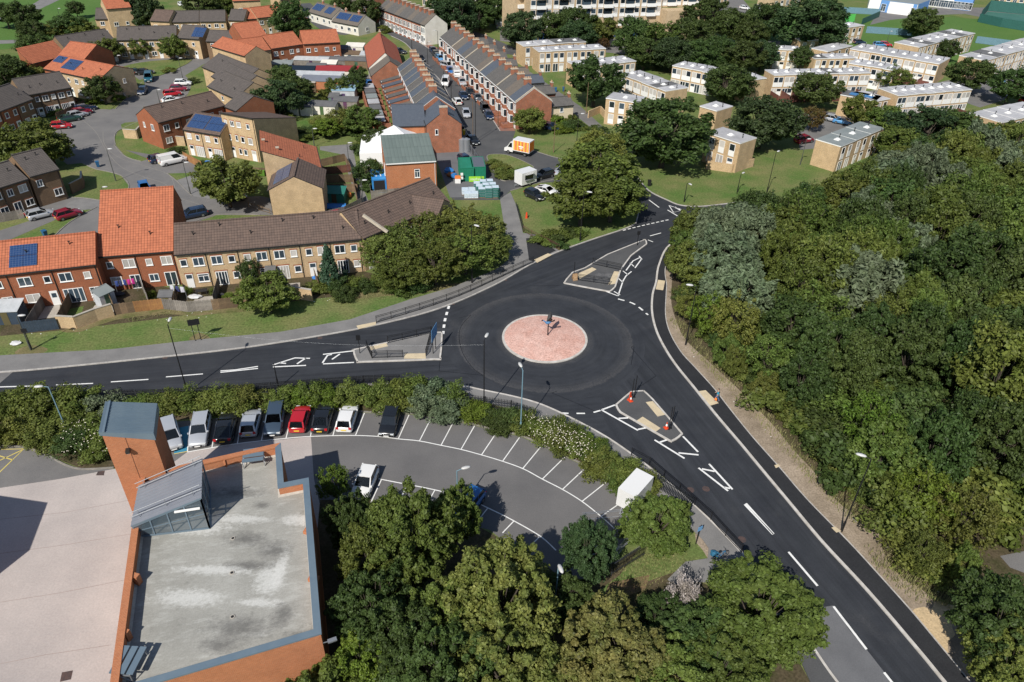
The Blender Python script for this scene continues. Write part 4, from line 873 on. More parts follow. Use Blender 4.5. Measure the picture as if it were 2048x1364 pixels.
# right-hand Victorian terrace
def stone_window(L_, u, z, w_=1.0, h=1.7):
 return ('F', u, z, w_, h, 'top')
_A, _B = A2(881,74,5.7), A2(1033,205,5.7); NT = 15
RT = [[('F', .26,3.3,1.25,1.75, 'top'),('F', .72,3.3,1.0,1.75, 'top'),('F', .74,.05,1.0,2.3, 'panel'),('F', .28,.8,1.3,1.7, 'top')]]
rts = []
for i in range(NT):
 P, Q = _A.lerp(_B, i / NT), _A.lerp(_B, (i + 1) / NT); Lh = (Q - P).length
 k = NT - 1 - i
 wn = [(f, u * Lh, *r) for f, u, *r in RT[0]]
 if i >= 9: wn = wn[:3] + [wn[3]]
 sl = ['roof_slate', 'roof_slate', 'roof_slate_brown', 'roof_slate', 'roof_slate_blue'][(i * 7 + 1) % 5]
 if k in (5,): sl = 'roof_slate_blue'
 h_ = house('terraced_house', 'brick terraced house east of the street, %s from the near end' % ORD[k], 'house', P, Q, [(0,5.7),(3.9,8.3),(8.0,5.4)], 'brick_old', sl, wn,
               chim=((0.0,3.9,.75,1.5,1.0,4),), group='Victorian houses east of the street', oh=.2, gutter='gutter_white', far=(k > 5))
 rts.append(h_)
 # canted bay with white stone mullions
 bay = MB(); u0 = .28 * Lh; hh = 5.5 if i % 2 == 0 or i > 4 else 2.9
 pl = [(u0 - .95,0.0),(u0 - .6,-.6),(u0 + .6,-.6),(u0 + .95,0.0)]
 for z0, z1, mi in ((0,.8,1),(.8,.9,0),(2.35,2.5,0),(2.5,3.45,1),(3.45,3.55,0),(5.0,5.2,0),(.9,2.35,2),(3.55,5.0,2)):
  if z1 > hh + .2: continue
  s_ = .0 if mi else .03
  if mi == 2: s_ = -.05
  bay.prism([(x + (x - u0) * s_, y * (1 + s_) - (0 if y else 0)) for x, y in pl], z0, z1, mi)
 for x in (u0 - .6, u0 - .03, u0 + .54):
  for z0, z1 in ((.9,2.35),(3.55,5.0)):
   if z1 < hh + .2: bay.box(x - .04, x + .08,-.66,-.5, z0, z1,0)
 top = 5.2 if hh > 4 else 2.6
 c = (u0,0.0, top + .6)
 bay.add([(x * 1.0, y, top) for x, y in pl] + [c],[(0,4,1),(1,4,2),(2,4,3)][::1],3); bay.add([(x, y, top) for x, y in pl] + [c],[(0,1,4),(1,2,4),(2,3,4)],3)
 bay.build('bay_window', [M['white_trim'], MATS['brick_old'], M['glass'], MATS['roof_slate']], h_)
 if k in (0,3,6,9,12):   # raised party-wall coping
  pw = MB()
  for (y0, z0),(y1, z1) in (((-.2,5.75),(3.9,8.45)),((3.9,8.45),(8.0,5.55))): pw.bar((Lh - .1, y0, z0 + .12),(Lh - .1, y1, z1 + .12),.25,.16)
  pw.build('coping', M['stone'], h_)
# rear wings behind that terrace
for k, (fr, w_, dd, hh, ml, rf) in enumerate([(.985,4.0,5.5,4.6, 'cream_render', 'roof_slate'),(.86,3.4,4.5,5.0, 'brick_old', 'roof_slate'),(.73,4.0,5.0,5.2, 'white_render', 'roof_slate_blue'),(.60,3.2,4.5,5.0, 'brick_old', 'roof_slate_brown'),(.46,3.2,4.5,5.0, 'brick_old', 'roof_slate'),(.33,3.2,4.5,5.0, 'brick_old', 'roof_slate'),(.2,3.2,4.5,5.0, 'grey_render', 'roof_slate'),(.08,3.2,4.5,5.0, 'brick_old', 'roof_slate')]):
 dr = (_B - _A).normalized(); nb = Vector((-dr.y, dr.x)); P = _A.lerp(_B, fr) + nb * 8.0
 far_ = k > 2
 house('rear_wing', 'rear wing with lean-to roof on the east terrace, %s from the near end' % ORD[k], 'house wing', P, P + nb * dd, [(0, hh - .6),(w_ / 2, hh + .6),(w_, hh - .6)], ml, rf,
          [('F', dd * .5,2.6,.8,1.0, 'single'),('R', w_ / 2,2.6,.8,1.0, 'single')], group='rear wings of the east terrace', far=True, chim=((dd - .4, w_ / 2,.5,.8,.8,2),))
# low front garden wall of the terrace
dr = (_B - _A).normalized(); nf = Vector((dr.y, -dr.x)); b_ = MB()
for i in range(NT):
 P, Q = _A.lerp(_B, (i + .02) / NT) + nf * 2.4, _A.lerp(_B, (i + .72) / NT) + nf * 2.4
 q = (Q - P).normalized(); b_.bar((P.x, P.y, .35),(Q.x, Q.y, .35),.22,.7)
 b_.bar((Q.x, Q.y, .5),(Q.x + nf.x * -2.2, Q.y + nf.y * -2.2,.5),.2,.8)
tag(b_.build('garden_wall', MATS['brick_old']), 'low brick garden wall along the fronts of the east terrace', 'wall')

# left-hand terrace, its rear yards
_C, _D = A2(797,136,5.4), A2(837,221,5.4); NL = 8
for i in range(NL):
 P, Q = _C.lerp(_D, i / NL), _C.lerp(_D, (i + 1) / NL); Lh = (Q - P).length; k = NL - 1 - i
 sl = ['roof_slate_blue', 'roof_slate', 'roof_slate_blue', 'roof_slate_blue', 'roof_slate', 'roof_slate_blue', 'roof_slate', 'roof_slate_blue'][i]
 h_ = house('terraced_house', 'slate roofed house west of the street, %s from the near end' % ORD[k], 'house', P, Q, [(0,5.4),(3.7,8.0),(7.4,5.4)], 'brick_old', sl,
          [('F', .3 * Lh, 3.1,.9,1.3, 'single'),('B', .3 * Lh, 3.1,1.2,1.6, 'top'),('B', .7 * Lh, .1,1.0,2.1, 'panel'),('B', .3 * Lh, .8,1.5,1.6, 'top')], chim=((0.0,3.7,.8,1.6,1.1,5),), group='Victorian houses west of the street', oh=.2, gutter='gutter_white', far=(k > 3))
 pw = MB()
 for (y0, z0),(y1, z1) in (((-.2,5.42),(3.7,8.12)),((3.7,8.12),(7.6,5.42))): pw.bar((.1, y0, z0 + .12),(.1, y1, z1 + .12),.14,.12)
 pw.build('coping', M['kerb_old'], h_)
 dr = (Q - P).normalized(); nw = Vector((dr.y, -dr.x)); B0 = P + dr * .3
 if k > 0: house('rear_wing', 'rear wing of a house west of the street, %s from the near end' % ORD[k], 'house wing', B0 + nw * 4.4, B0 + nw * 4.4 + dr * 2.3,[(0,2.7),(4.3,3.7)], 'brick_old', ['roof_slate_blue', 'roof_slate', 'roof_slate_brown'][k % 3],
          [('F', 1.5,1.9,.8,1.0, 'single')], group='rear wings of the west terrace', far=True)
dr = (_D - _C).normalized(); nw = Vector((dr.y, -dr.x)); wl = MB()
P, Q = _C + nw * 9.2 + dr * -3, _D + nw * 9.2 + dr * 4
wl.bar((P.x, P.y, 1.0),(Q.x, Q.y, 1.0),.25,2.0)
for i in range(NL + 1):
 a = _C.lerp(_D, i / NL); wl.bar((a.x + nw.x * 5.3, a.y + nw.y * 5.3,.9),(a.x + nw.x * 9.1, a.y + nw.y * 9.1,.9),.2,1.8)
tag(wl.build('yard_wall', MATS['brick_old']), 'brick yard walls behind the houses west of the street', 'wall')
for i in range(NL - 1):
 a = _C.lerp(_D, (i + .5) / NL) + nw * 7.6; rz = math.atan2(dr.y, dr.x); s_ = MB(); s_.box(-1.6,1.6,-1.1,1.1,0,2.1,0); s_.box(-1.75,1.75,-1.25,1.25,2.1,2.22,1)
 o = s_.build('outhouse', [MATS['brick_old'], M[['roof_flat', 'roof_felt', 'roof_flat_green'][i % 3]]], None, (a.x, a.y, 0), rz); tag(o, 'flat-roofed outhouse in the yards west of the street, %s from the far end' % (ORD[i] if i else 'first'), 'outhouse', 'outhouses in the yards west of the street')
# corner house nearest the junction, with its orange wing
_E, _F = A2(853,251,5.5), A2(923,248,5.5)
wd = (_F - _E).length; dr = (_F - _E).normalized(); bk = Vector((-dr.y, dr.x))
house('corner_house', 'brick corner house with chimney and blank gable at the street mouth', 'house', _E + bk * 7.5, _E, [(0,5.5),(wd / 2,8.0),(wd, 5.5)], 'brick_old', 'roof_slate_blue', [('R', 1.9,3.6,.6,1.1, 'single')], chim=((7.1, wd / 2,.8,1.5,.9,0),), oh=.1)
house('corner_wing', 'orange brick wing with slate roof behind the white marquee', 'house', A2(786,254,4.8), _E + (A2(852,252,4.8) - A2(853,251,5.5)) * 1.0,[(0,4.8),(6.0,7.2),(7.0,6.6)], 'brick_orange', 'roof_slate_blue', (), oh=.1)
# green-roofed building, marquee
gr = house('workshop', 'orange brick building with pale green sheet roof beside the marquee', 'building', A2(771,328,5.6), A2(872,322,5.6),[(0,5.6),(8.6,7.4)], 'brick_orange', 'roof_green_metal', [('F', 5.2,2.9,.9,1.5, 'top'),('L', 5.5,2.6,1.2,1.9, 'top')], gutter='gutter_white', oh=.2)
c = A2(792,312,0)
mq = empty('marquee', (c.x, c.y, 0), math.radians(8), 'white pointed marquee behind the green-roofed building', 'marquee')
W_ = mat('canvas', (0.80,0.80,0.80),0.6, fine=0.04)
r_ = MB(); q = [(-6.5,-5,2.5),(6.5,-5,2.5),(6.5,5,2.5),(-6.5,5,2.5),(0,0,6.0)]
for i in range(4):   # sagging hip panels
 a, b2, t = Vector(q[i]), Vector(q[(i + 1) % 4]), Vector(q[4]); N_ = 5; vs = []; fs = []
 for j in range(N_ + 1):
  for k in range(2):
   p = (a, b2)[k].lerp(t, j / N_); p.z -= .35 * math.sin(math.pi * j / N_); vs.append(p)
 for j in range(N_): fs.append((2 * j, 2 * j + 1,2 * j + 3,2 * j + 2))
 r_.add(vs, fs, 0, True)
r_.build('canopy', W_, mq)
sd = MB()
for i in range(4):
 a, b2 = q[i], q[(i + 1) % 4]; sd.add([(a[0], a[1],0),(b2[0], b2[1],0), b2, a],[(0,1,2,3)])
sd.build('side_panels', W_, mq)

# second terrace further up the street and beyond
_G, _H = A2(757,16,5.6), A2(850,51,5.6)
for i in range(11):
 P, Q = _G.lerp(_H, i / 11), _G.lerp(_H, (i + 1) / 11); Lh = (Q - P).length; k = 10 - i
 h_ = house('terraced_house', 'brick house in the upper terrace, %s from its pale gable end' % ORD[k], 'house', P, Q, [(0,5.6),(3.8,8.2),(7.6,5.4)], 'white_render' if k == 0 else 'brick_old', ['roof_slate', 'roof_slate_brown', 'roof_slate'][i % 3],
          [('F', .3 * Lh, 3.2,1.2,1.6, 'top'),('F', .75 * Lh, 3.2,.9,1.6, 'top'),('F', .75 * Lh, .1,1.0,2.2, 'panel'),('F', .3 * Lh, .6,1.7,1.9, 'three')], chim=((0.0,3.8,.8,1.5,1.0,0),), group='houses of the upper terrace', far=True, oh=.2)
_w = _H + (_H - _G).normalized() * -6 ; nb = Vector((-(_H - _G).normalized().y, (_H - _G).normalized().x))
house('rear_wing', 'slate roofed rear wing behind the pale gable of the upper terrace', 'house wing', _w + nb * 7.6, _w + nb * 14,[(0,4.6),(2.5,6.2),(5,4.6)], 'grey_render', 'roof_slate', (), far=True)
row('terraced_house', 'brick terrace house beside the top of the street, %s', (676,-6),(738,12),5.4,5,[(0,5.4),(3.8,8.0),(7.6,5.4)], 'brick_old', 'roof_slate_brown', [('F', .3,3.2,1.2,1.6, 'top'),('F', .75,.1,1.0,2.2, 'panel')], far=True, group='houses beside the top of the street', chim=lambda i, L: ((0,3.8,.8,1.5,1.0,0),))

# long block of flats
_P, _Q = A2(1057,82), A2(1397,70); NB = 8; d = _Q - _P; Lb = d.length; rz = math.atan2(d.y, d.x); HB = 17.6
fb = empty('apartment_block', (_P.x, _P.y, 0), rz, 'long buff brick apartment block with white balconies along the top', 'flats')
w_ = MB(); w_.box(0, Lb * 6 / 8,0,12,3.0, HB); w_.box(Lb * 6 / 8 + .01, Lb * 8 / 8,0.8,11,8.6, HB + .1); w_.box(Lb * 6 / 8 + .02, Lb * 8 / 8 + 3,-4.5,0.78,0,8.4); w_.box(0, Lb * .75,1.2,11.9,0,3.0)
w_.box(-.01, Lb * 2 / 8 - 3,-.02,3,0,3.02); w_.build('wall', MATS['brick_buff_pale'], fb)
rf_ = MB(); rf_.box(-.2, Lb * .75,-.3,12.2, HB, HB + .25); rf_.box(Lb * .75, Lb + .2,.5,11.2, HB + .1, HB + .3); rf_.build('roof', M['roof_felt'], fb)
balc = MB(); balc.box(-1.5,1.5,-.9,-.8,.1,1.0,0); balc.box(-1.5,1.5,-.9,0,0,.1,0); balc.box(-1.5,1.5,-.03,0,.1,2.4,1); balc.box(-1.5,-1.4,-.8,0,.1,1.0,0); balc.box(1.4,1.5,-.8,0,.1,1.0,0)
bme = balc.mesh('balcony', [M['white_trim'], M['glass']]); bw = Lb / NB
panel = MB(); panel.box(-.85,.85,-.06,0,0,.95,0); pme = panel.mesh('spandrel_panel', M['white_trim'])
for i in range(NB):
 uc = bw * (i + .5); yo = 0 if i < 6 else .8
 for fl in range(5):
  z = 3.6 + 2.75 * fl
  if i >= 6 and fl < 2: continue
  if i > 0 and fl == 0 and i % 2: continue
  if fl > 0 or i > 3: link('balcony', bme, fb, (uc, yo - .01, z),0)
  for s_ in (-1,1):
   link('window', window_joined('single', 1.6,1.5, 'white_trim', R.choice(['glass', 'glass', 'curtain'])), fb, (uc + s_ * 2.5, yo - .004, z + 1.0),0)
   link('spandrel_panel', pme, fb, (uc + s_ * 2.5, yo - .004, z),0)
gd = MB(); gd.box(-1.2,1.2,-.08,-.02,0,2.3); gme = gd.mesh('garage_door', mat('garage_blue', (0.02,0.06,0.22),0.5))
for u in (1.5,4.5,7.5,14,17,20,23,30,33,36,50,53): link('garage_door', gme, fb, (u, 1.18 if u > 13 else -.02,0))
# stepped wing at the left end
_A1 = A2(1031,74); wg = empty('apartment_wing', (_A1.x, _A1.y, 0), rz + .25, 'stepped buff wing with angled white balconies left of the long block', 'flats')
x = MB()
for i in range(3): x.box(i * 4.0, i * 4.0 + 4, i * -1.5,9,0,14 + i)
x.build('wall', MATS['brick_buff_pale'], wg); x = MB(); x.box(0,2.7,-.9,0,0,1.0); xm = x.mesh('balcony', M['white_trim'])
for i in range(3):
 for fl in range(4): link('balcony', xm, wg, (i * 4 + .5, i * -1.5,2.6 + fl * 2.9))
# more blocks on the skyline
def slab_block(a, b, h, dep, label, floors, bays, wallm='brick_buff_pale'):
 P, Q = A2(*a), A2(*b); d = Q - P; L = d.length
 r0 = empty('apartment_block', (P.x, P.y, 0), math.atan2(d.y, d.x), label, 'flats')
 m_ = MB(); m_.box(0, L, 0, dep, 0, h); m_.build('wall', MATS[wallm], r0); m_ = MB(); m_.box(-.15, L + .15,-.15, dep + .15, h, h + .25); m_.build('roof', M['roof_flat'], r0)
 for f in range(floors):
  for k in range(bays): link('window', window_joined('tallpanel' if k % 2 else 'two', 1.5,1.9, 'white_trim', 'glass'), r0,(L * (k + .5) / bays, -.004,.5 + f * 2.7),0)
slab_block((845,12),(915,26),5.6,8, 'buff flats behind the trees left of the long block', 2,8)
slab_block((940,20),(1010,24),6.0,8, 'buff flats partly hidden left of the long block', 2,8)
slab_block((880,-12),(960,-12),8,9, 'buff flats at the top edge above the rear lane', 3,9)
slab_block((1995,8),(2110,18),7.5,9, 'buff flats at the top right corner behind the sports court', 3,9)
slab_block((1545,16),(1600,10),4.5,8, 'low buff building at the top edge above the big dark tree', 1,5)
slab_block((1395,60),(1440,56),5,9, 'buff podium with garages at the right end of the long block', 1,2)
slab_block((1405,14),(1455,10),5,8, 'low buff block beyond the podium at the top edge', 1,4)
slab_block((1070,-30),(1400,-30),12,9, 'far buff block behind the long apartment block', 4,24)

# flat-roofed estate houses
TP = {}
def flat_row(a, b, c, z, n, desc, dirn='from the left', roofm='roof_flat', wins=True, side=False, wallm='brick_buff', maroon=False, dark=()):
 """a, b = photograph positions of the ends of the front parapet, c = back corner above a"""
 A, B, C_ = A2(*a, z), A2(*b, z), A2(*c, z); dr = (B - A).normalized(); nb = Vector((-dr.y, dr.x)); dep = max(5.0,(C_ - A).dot(nb)); out = []
 for i in range(n):
  P, Q = A.lerp(B, i / n), A.lerp(B, (i + 1) / n); L = (Q - P).length
  nm = 'first' if i == 0 else ('last' if i == n - 1 else ORD[i]); lb = (desc % (nm + ' ' + dirn)) if n > 1 else desc
  r0 = empty('flat_roofed_house', (P.x, P.y, 0), math.atan2(dr.y, dr.x), lb, 'house', 'flat-roofed estate houses' if n > 1 else None)
  hz = z + (0.0 if n == 1 else ((i * 37) % 3) * .05)
  m_ = MB(); m_.box(.01, L - .01,0, dep, -.1, hz - .02); m_.build('wall', MATS[wallm], r0)
  m_ = MB(); m_.box(-.01, L - .005,-.12, dep + .12, hz - .02, hz + .16,1,0); m_.box(0.0,.12,-.1, dep + .1, hz + .16, hz + .22,0)
  ro = m_.build('roof', [M['roof_felt' if i in dark else roofm], M['white_trim']], r0)
  if 'd' not in TP:
   q = MB()
   for k in range(3):
    r1, r2 = .45 * math.cos(k * .5),.45 * math.cos((k + 1) * .5); q.tube((0,0,.3 * math.sin(k * .5)),(0,0,.3 * math.sin((k + 1) * .5)), r1, max(.03, r2),10,0, k == 2)
   q.box(-.5,.5,-.5,.5,-.12,.02,0); TP['d'] = q.mesh('rooflight', M['white_trim'])
   q = MB(); q.tube((0,0,0),(0,0,.7),.08,.08,6); q.bar((-.16,0,.7),(.16,0,.7),.1,.12); TP['v'] = q.mesh('vent_pipe', M['gutter_black'])
  link('rooflight', TP['d'], r0,(L * .5, dep * .45, hz + .28)); link('vent_pipe', TP['v'], r0,(L * .8, dep * .55, hz + .15))
  if wins:
   us = (.28,.72) if L < 6.5 else (.2,.5,.8)
   for k, u in enumerate(us):
    link('window', window_joined('tallpanel', 1.25,2.35, 'white_trim', R.choice(['glass', 'curtain'])), r0,(L * u, -.004, z - 2.75))
    st = R.choice(['tallpanel', 'door', 'patio'])
    link('window' if st != 'door' else 'door', window_joined(st, 1.25 if st != 'patio' else 1.5,2.1, 'white_trim', R.choice(['glass', 'curtain'])), r0,(L * u, -.004, z - 5.2))
  if maroon:
   m_ = MB(); m_.bar((0.05,-4.5,.85),(L - .05,-4.5,.85),.08,1.7); m_.bar((.03,-4.4,.85),(.03,-.1,.85),.08,1.7); m_.build('garden_fence', M['fence_maroon'], r0)
  out.append(r0)
 return out, dr, nb, dep
flat_row((1047,93),(1172,84),(1018,86),5.2,4, 'flat-roofed house in the back row before the apartment block, %s', roofm='roof_flat', dark=(2,3))
flat_row((1077,104),(1212,98),(1049,96),5.3,5, 'flat-roofed house in the row beside the rear lane, %s')
flat_row((1158,135),(1272,123),(1114,126),5.3,5, 'flat-roofed house in the row behind the twin-trunk tree, %s', dark=(1,))
flat_row((1238,148),(1332,184),(1272,139),5.3,6, 'flat-roofed house left of the great round tree, %s', dark=(4,))
flat_row((1345,132),(1425,148),(1372,124),5.3,4, 'flat-roofed house behind the dark middle tree, %s')
flat_row((1497,161),(1533,157),(1470,150),5.3,1, 'blank-sided flat-roofed house just right of the dark middle tree', wins=False)
flat_row((1548,151),(1742,147),(1504,143),5.3,9, 'flat-roofed house in the long middle row, %s', dark=(5,), maroon=True)
flat_row((1700,98),(1879,129),(1738,90),5.3,8, 'flat-roofed house in the row above the maroon fences, %s', maroon=True)
flat_row((1698,127),(1790,142),(1728,121),5.3,4, 'flat-roofed house in the short row below the maroon fences, %s')
flat_row((1797,192),(1944,180),(1727,179),5.6,8, 'flat-roofed house in the near row with walled yards, %s', maroon=True)
_g = flat_row((1681,190),(1752,203),(1700,186),4.6,1, 'buff flat-roofed garage block with a white door by the parking court', wins=False, roofm='roof_felt')
q = MB(); q.box(1.5,6.5,1.2,3.2,4.8,4.86); q.build('blue_roof_patch', mat('roof_blue', (.03,.16,.38),.3), _g[0][0])
flat_row((1753,203),(1780,198),(1690,189),4.6,1, 'end house of the garage block with two tall white windows')
flat_row((1681,294),(1768,258),(1623,284),4.9,3, 'flat-roofed house with grey-green roof at the wood edge, %s', roofm='roof_flat_green')
flat_row((2003,246),(2110,222),(1925,230),5.4,4, 'flat-roofed house at the right edge above the wood, %s')
flat_row((1838,95),(1950,67),(1782,87),5.3,7, 'flat-roofed house in the row beside the school field, %s', dark=(1,5))
flat_row((1971,122),(2110,82),(1917,112),5.3,7, 'flat-roofed house in the row nearest the sports court, %s', dark=(1,))
flat_row((1690,56),(1729,51),(1683,47),5.0,1, 'flat-roofed house standing alone by the green playground')
flat_row((1600,82),(1653,82),(1597,77),3.6,1, 'low flat-roofed house with white windows below the big dark tree')
flat_row((1550,99),(1602,102),(1545,92),5.0,2, 'flat-roofed house between the dark trees and low shrub, %s')
flat_row((1630,118),(1712,117),(1618,112),4.2,3, 'flat-roofed house behind the long middle row, %s', dark=(0,))
flat_row((1655,104),(1705,92),(1640,97),4.0,1, 'flat-roofed house with a sloping white parapet')
flat_row((1212,197),(1278,207),(1234,190),5.5,1, 'buff house with four small windows behind the walled yard', wins=True)
flat_row((1400,213),(1434,223),(1432,204),5.0,1, 'buff house with a rust-stained flat roof beside the great tree', wins=False)
flat_row((1413,266),(1481,288),(1446,256),5.6,1, 'buff two-storey house with grey flat roof on the green', wins=True)
for q in ([(1415,322),(1412,338),(1462,345),(1505,333)],[(1176,236),(1200,226),(1212,240)],[(1262,262),(1240,246)]):
 pts = line(q, 1); b_ = MB()
 for p, r1 in zip(pts, pts[1:]): b_.bar((p.x, p.y, .8),(r1.x, r1.y, .8),.25,1.6)
 tag(b_.build('yard_wall', MATS['brick_buff']), {1415: 'buff brick yard wall below the grey-roofed house on the green', 1176: 'buff brick wall corner at the end of the back lane', 1262: 'short buff brick wall beside the great round tree'}[q[0][0]], 'wall')
# school, sports court
sch = empty('school', (0,0,0),0, 'low white and blue school building on the far field', 'school'); mat('school_blue', (0.12,0.28,0.58),0.6, fine=.05)
for nm, a, b, dp, h, m_ in (('white_end', (1734,21),(1756.6,23),14,5, M['white_trim']),('blue_wing', (1757,23),(1828,33),16,4.2, MATS['school_blue']),('white_wing', (1857,13),(1902.6,18),16,5.5, M['white_trim']),('hall', (1903,18),(1940,22),14,6, MATS['school_blue']),('link_wing', (1829,33),(1856,14),10,4.1, M['white_trim'])):
 p, q_ = A2(*a), A2(*b); d = (q_ - p).normalized(); n_ = Vector((-d.y, d.x)); x = MB(); x.prism([p, q_, q_ + n_ * dp, p + n_ * dp],0, h, 0,1); x.build(nm, [m_, M['roof_flat_green'] if nm != 'white_end' else M['white_trim']], sch)
 if nm != 'white_end':
  for k in range(5): c = p.lerp(q_, (k + .5) / 5) - n_ * .01; link('window', window_joined('top', 1.8,2.6, 'white_trim', 'glass'), sch, (c.x, c.y, .3), math.atan2(d.y, d.x))
sheet('sports_court', [(1975,23),(2100,34),(2110,70),(1998,53),(1957,43)], mat('court', (.03,.12,.10),.8, color2=(.05,.15,.12), noise=1, nscale=.2),3)
sheet('green_playground', [(1676,44),(1682,30),(1712,28),(1708,45)], mat('play_green', (.06,.38,.05),.8),3)
fc = mat('court_mesh', (0.02,0.10,0.085),0.7, fine=.3, fscale=4)
def wire_fence(pix, h, label, m, pitch=3.0, cat='fence', panelt=.05):
 pts = line(pix, 1); r0 = empty('sports_fence', (pts[0].x, pts[0].y, 0),0, label, cat); o = pts[0]
 for p, q in zip(pts, pts[1:]):
  L = (q - p).length; n = max(1, round(L / pitch))
  for i in range(n):
   a, b2 = p.lerp(q, i / n) - o, p.lerp(q, (i + 1) / n) - o
   x = MB(); x.bar((a.x, a.y, h / 2),(b2.x, b2.y, h / 2), panelt, h - .1); x.build('fence_panel', m, r0)
wire_fence([(1957,43),(1975,22),(2100,34)],4, 'green mesh fence at the back of the sports court', fc, 6)
wire_fence([(1955,44),(2000,54),(2110,72)],3, 'green mesh fence along the near side of the sports court', fc, 6)
blf = mat('blue_fence', (0.12,0.22,0.28),0.6, fine=.3, fscale=5)
wire_fence([(1731,66),(1822,72)],2.2, 'blue-grey railings along the school field by the lone tree', blf, 5)
wire_fence([(1950,86),(2060,100)],2.2, 'blue-grey railings beyond the row beside the school field', blf, 5)
wire_fence([(1670,25),(1758,30)],2.2, 'blue-grey railings left of the school', blf, 5)
wire_fence([(1722,50),(1758,34)],2.2, 'dark green railings running down from the school corner', fc, 5)
# brick station building with tower (bottom left)
def deck_material():
 m = bpy.data.materials.new('deck_concrete'); m.use_nodes = True; N = m.node_tree.nodes; L = m.node_tree.links; b = N['Principled BSDF']; b.inputs['Roughness'].default_value = .85
 tc = N.new('ShaderNodeTexCoord'); mp = N.new('ShaderNodeMapping'); mp.inputs['Rotation'].default_value = (0,0, math.radians(-14)); L.new(tc.outputs['Object'], mp.inputs[0]); v = mp.outputs[0]
 def nz(s, d=6, sc=(1,1,1), off=(0,0,0), rg=.62):
  q = N.new('ShaderNodeMapping'); q.inputs['Scale'].default_value = sc; q.inputs['Location'].default_value = off; L.new(v, q.inputs[0])
  n = N.new('ShaderNodeTexNoise'); n.inputs['Scale'].default_value = s; n.inputs['Detail'].default_value = d; n.inputs['Roughness'].default_value = rg; L.new(q.outputs[0], n.inputs['Vector']); return n.outputs[0]
 def mr(x, a, b_, c=0., d=1.):
  n = N.new('ShaderNodeMapRange'); n.inputs[1].default_value = a; n.inputs[2].default_value = b_; n.inputs[3].default_value = c; n.inputs[4].default_value = d; L.new(x, n.inputs[0]); return n.outputs[0]
 def mix(f, a, b_):
  n = N.new('ShaderNodeMix'); n.data_type = 'RGBA'; L.new(f, n.inputs[0])
  for i, x in ((6, a),(7, b_)):
   if isinstance(x, tuple): n.inputs[i].default_value = (*x, 1)
   else: L.new(x, n.inputs[i])
  return n.outputs[2]
 c = mix(mr(nz(.25,8),.3,.7),(.36,.355,.325),(.255,.25,.225))
 c = mix(mr(nz(.6,8,(1,3,1),(5,3,0)),.52,.70,0,.5), c, (.50,.50,.47))       # dried pale patches
 c = mix(mr(nz(.33,8,(1,1.3,1),(11,7,0),.7),.60,.72,0,.75), c, (.085,.083,.078))  # black algae
 c = mix(mr(nz(2.2,6,(1,3,1)),.35,.75,0,.4), c, (.22,.215,.19))
 def blob(px, py, rx, ry, rot, sharp=.42, sc=2.8):
  p = A2(px, py, 5.8) - SWO; q = N.new('ShaderNodeMapping'); q.inputs['Location'].default_value = (-p.x, -p.y, 0); L.new(tc.outputs['Object'], q.inputs[0])
  q2 = N.new('ShaderNodeMapping'); q2.inputs['Rotation'].default_value = (0,0, math.radians(-rot)); q2.inputs['Scale'].default_value = (1 / rx, 1 / ry, 0); L.new(q.outputs[0], q2.inputs[0])
  ln = N.new('ShaderNodeVectorMath'); ln.operation = 'LENGTH'; L.new(q2.outputs[0], ln.inputs[0]); ad = N.new('ShaderNodeMath'); ad.operation = 'ADD'; L.new(ln.outputs['Value'], ad.inputs[0]); L.new(mr(nz(sc, 7,(1,1.6,1),(px, py, 0),.78),.25,.75,-1.05,1.05), ad.inputs[1])
  return mr(ad.outputs[0],1 - sharp, 1 + sharp, 1., 0.)
 def amt(f_, k): n = N.new('ShaderNodeMath'); n.operation = 'MULTIPLY'; L.new(f_, n.inputs[0]); n.inputs[1].default_value = k; return n.outputs[0]
 for a in ((395,1052,2.2,.75,18),(480,1038,2.0,.35,16),(540,1160,.9,1.2,10),(560,1140,.35,1.6,14),(375,1195,2.0,.6,20),(600,1040,1.2,.5,14),(430,1140,2.4,.35,16),(520,1205,1.3,.3,14)): c = mix(amt(blob(*a),.7), c, (.55,.55,.525))
 for a in ((548,1100,.9,.7,0),(492,1078,1.1,.5,10),(565,1230,.55,.7,0),(478,1255,1.6,.7,10),(470,985,1.6,.45,20),(525,1010,.5,.3,0),(500,1130,1.2,.3,10),(600,1280,.8,.5,0),(440,1290,1.0,.4,10)): c = mix(amt(blob(*a, .8,2.0),.68), c, (.075,.073,.07))
 f = mr(nz(9,3),.25,.75,.88,1.12); sc = N.new('ShaderNodeVectorMath'); sc.operation = 'SCALE'; L.new(c, sc.inputs[0]); L.new(f, sc.inputs['Scale']); L.new(sc.outputs[0], b.inputs['Base Color'])
 return m
M['standing_seam'] = mat('standing_seam', (0.20,0.215,0.25),0.5, color2=(0.235,0.25,0.28), noise=1, nscale=.5, metal=.2)
M['smoked_glass'] = mat('smoked_glass', (0.10,0.14,0.17),0.06, spec=.8, alpha=.55)
ZD, ZP = 5.8,6.8
def W3(px, py, z): return A2(px, py, z)
NE, N1, N2_, SE, SW_ = W3(560,886, ZP), W3(566,966, ZP), W3(616,956, ZP), W3(641,1266, ZP), W3(285,1372, ZP)
NW = W3(330,938, ZP); WN = W3(266,1046, ZP); WS = W3(228,1320, ZP)
TWsw = W3(266,1040, ZP)
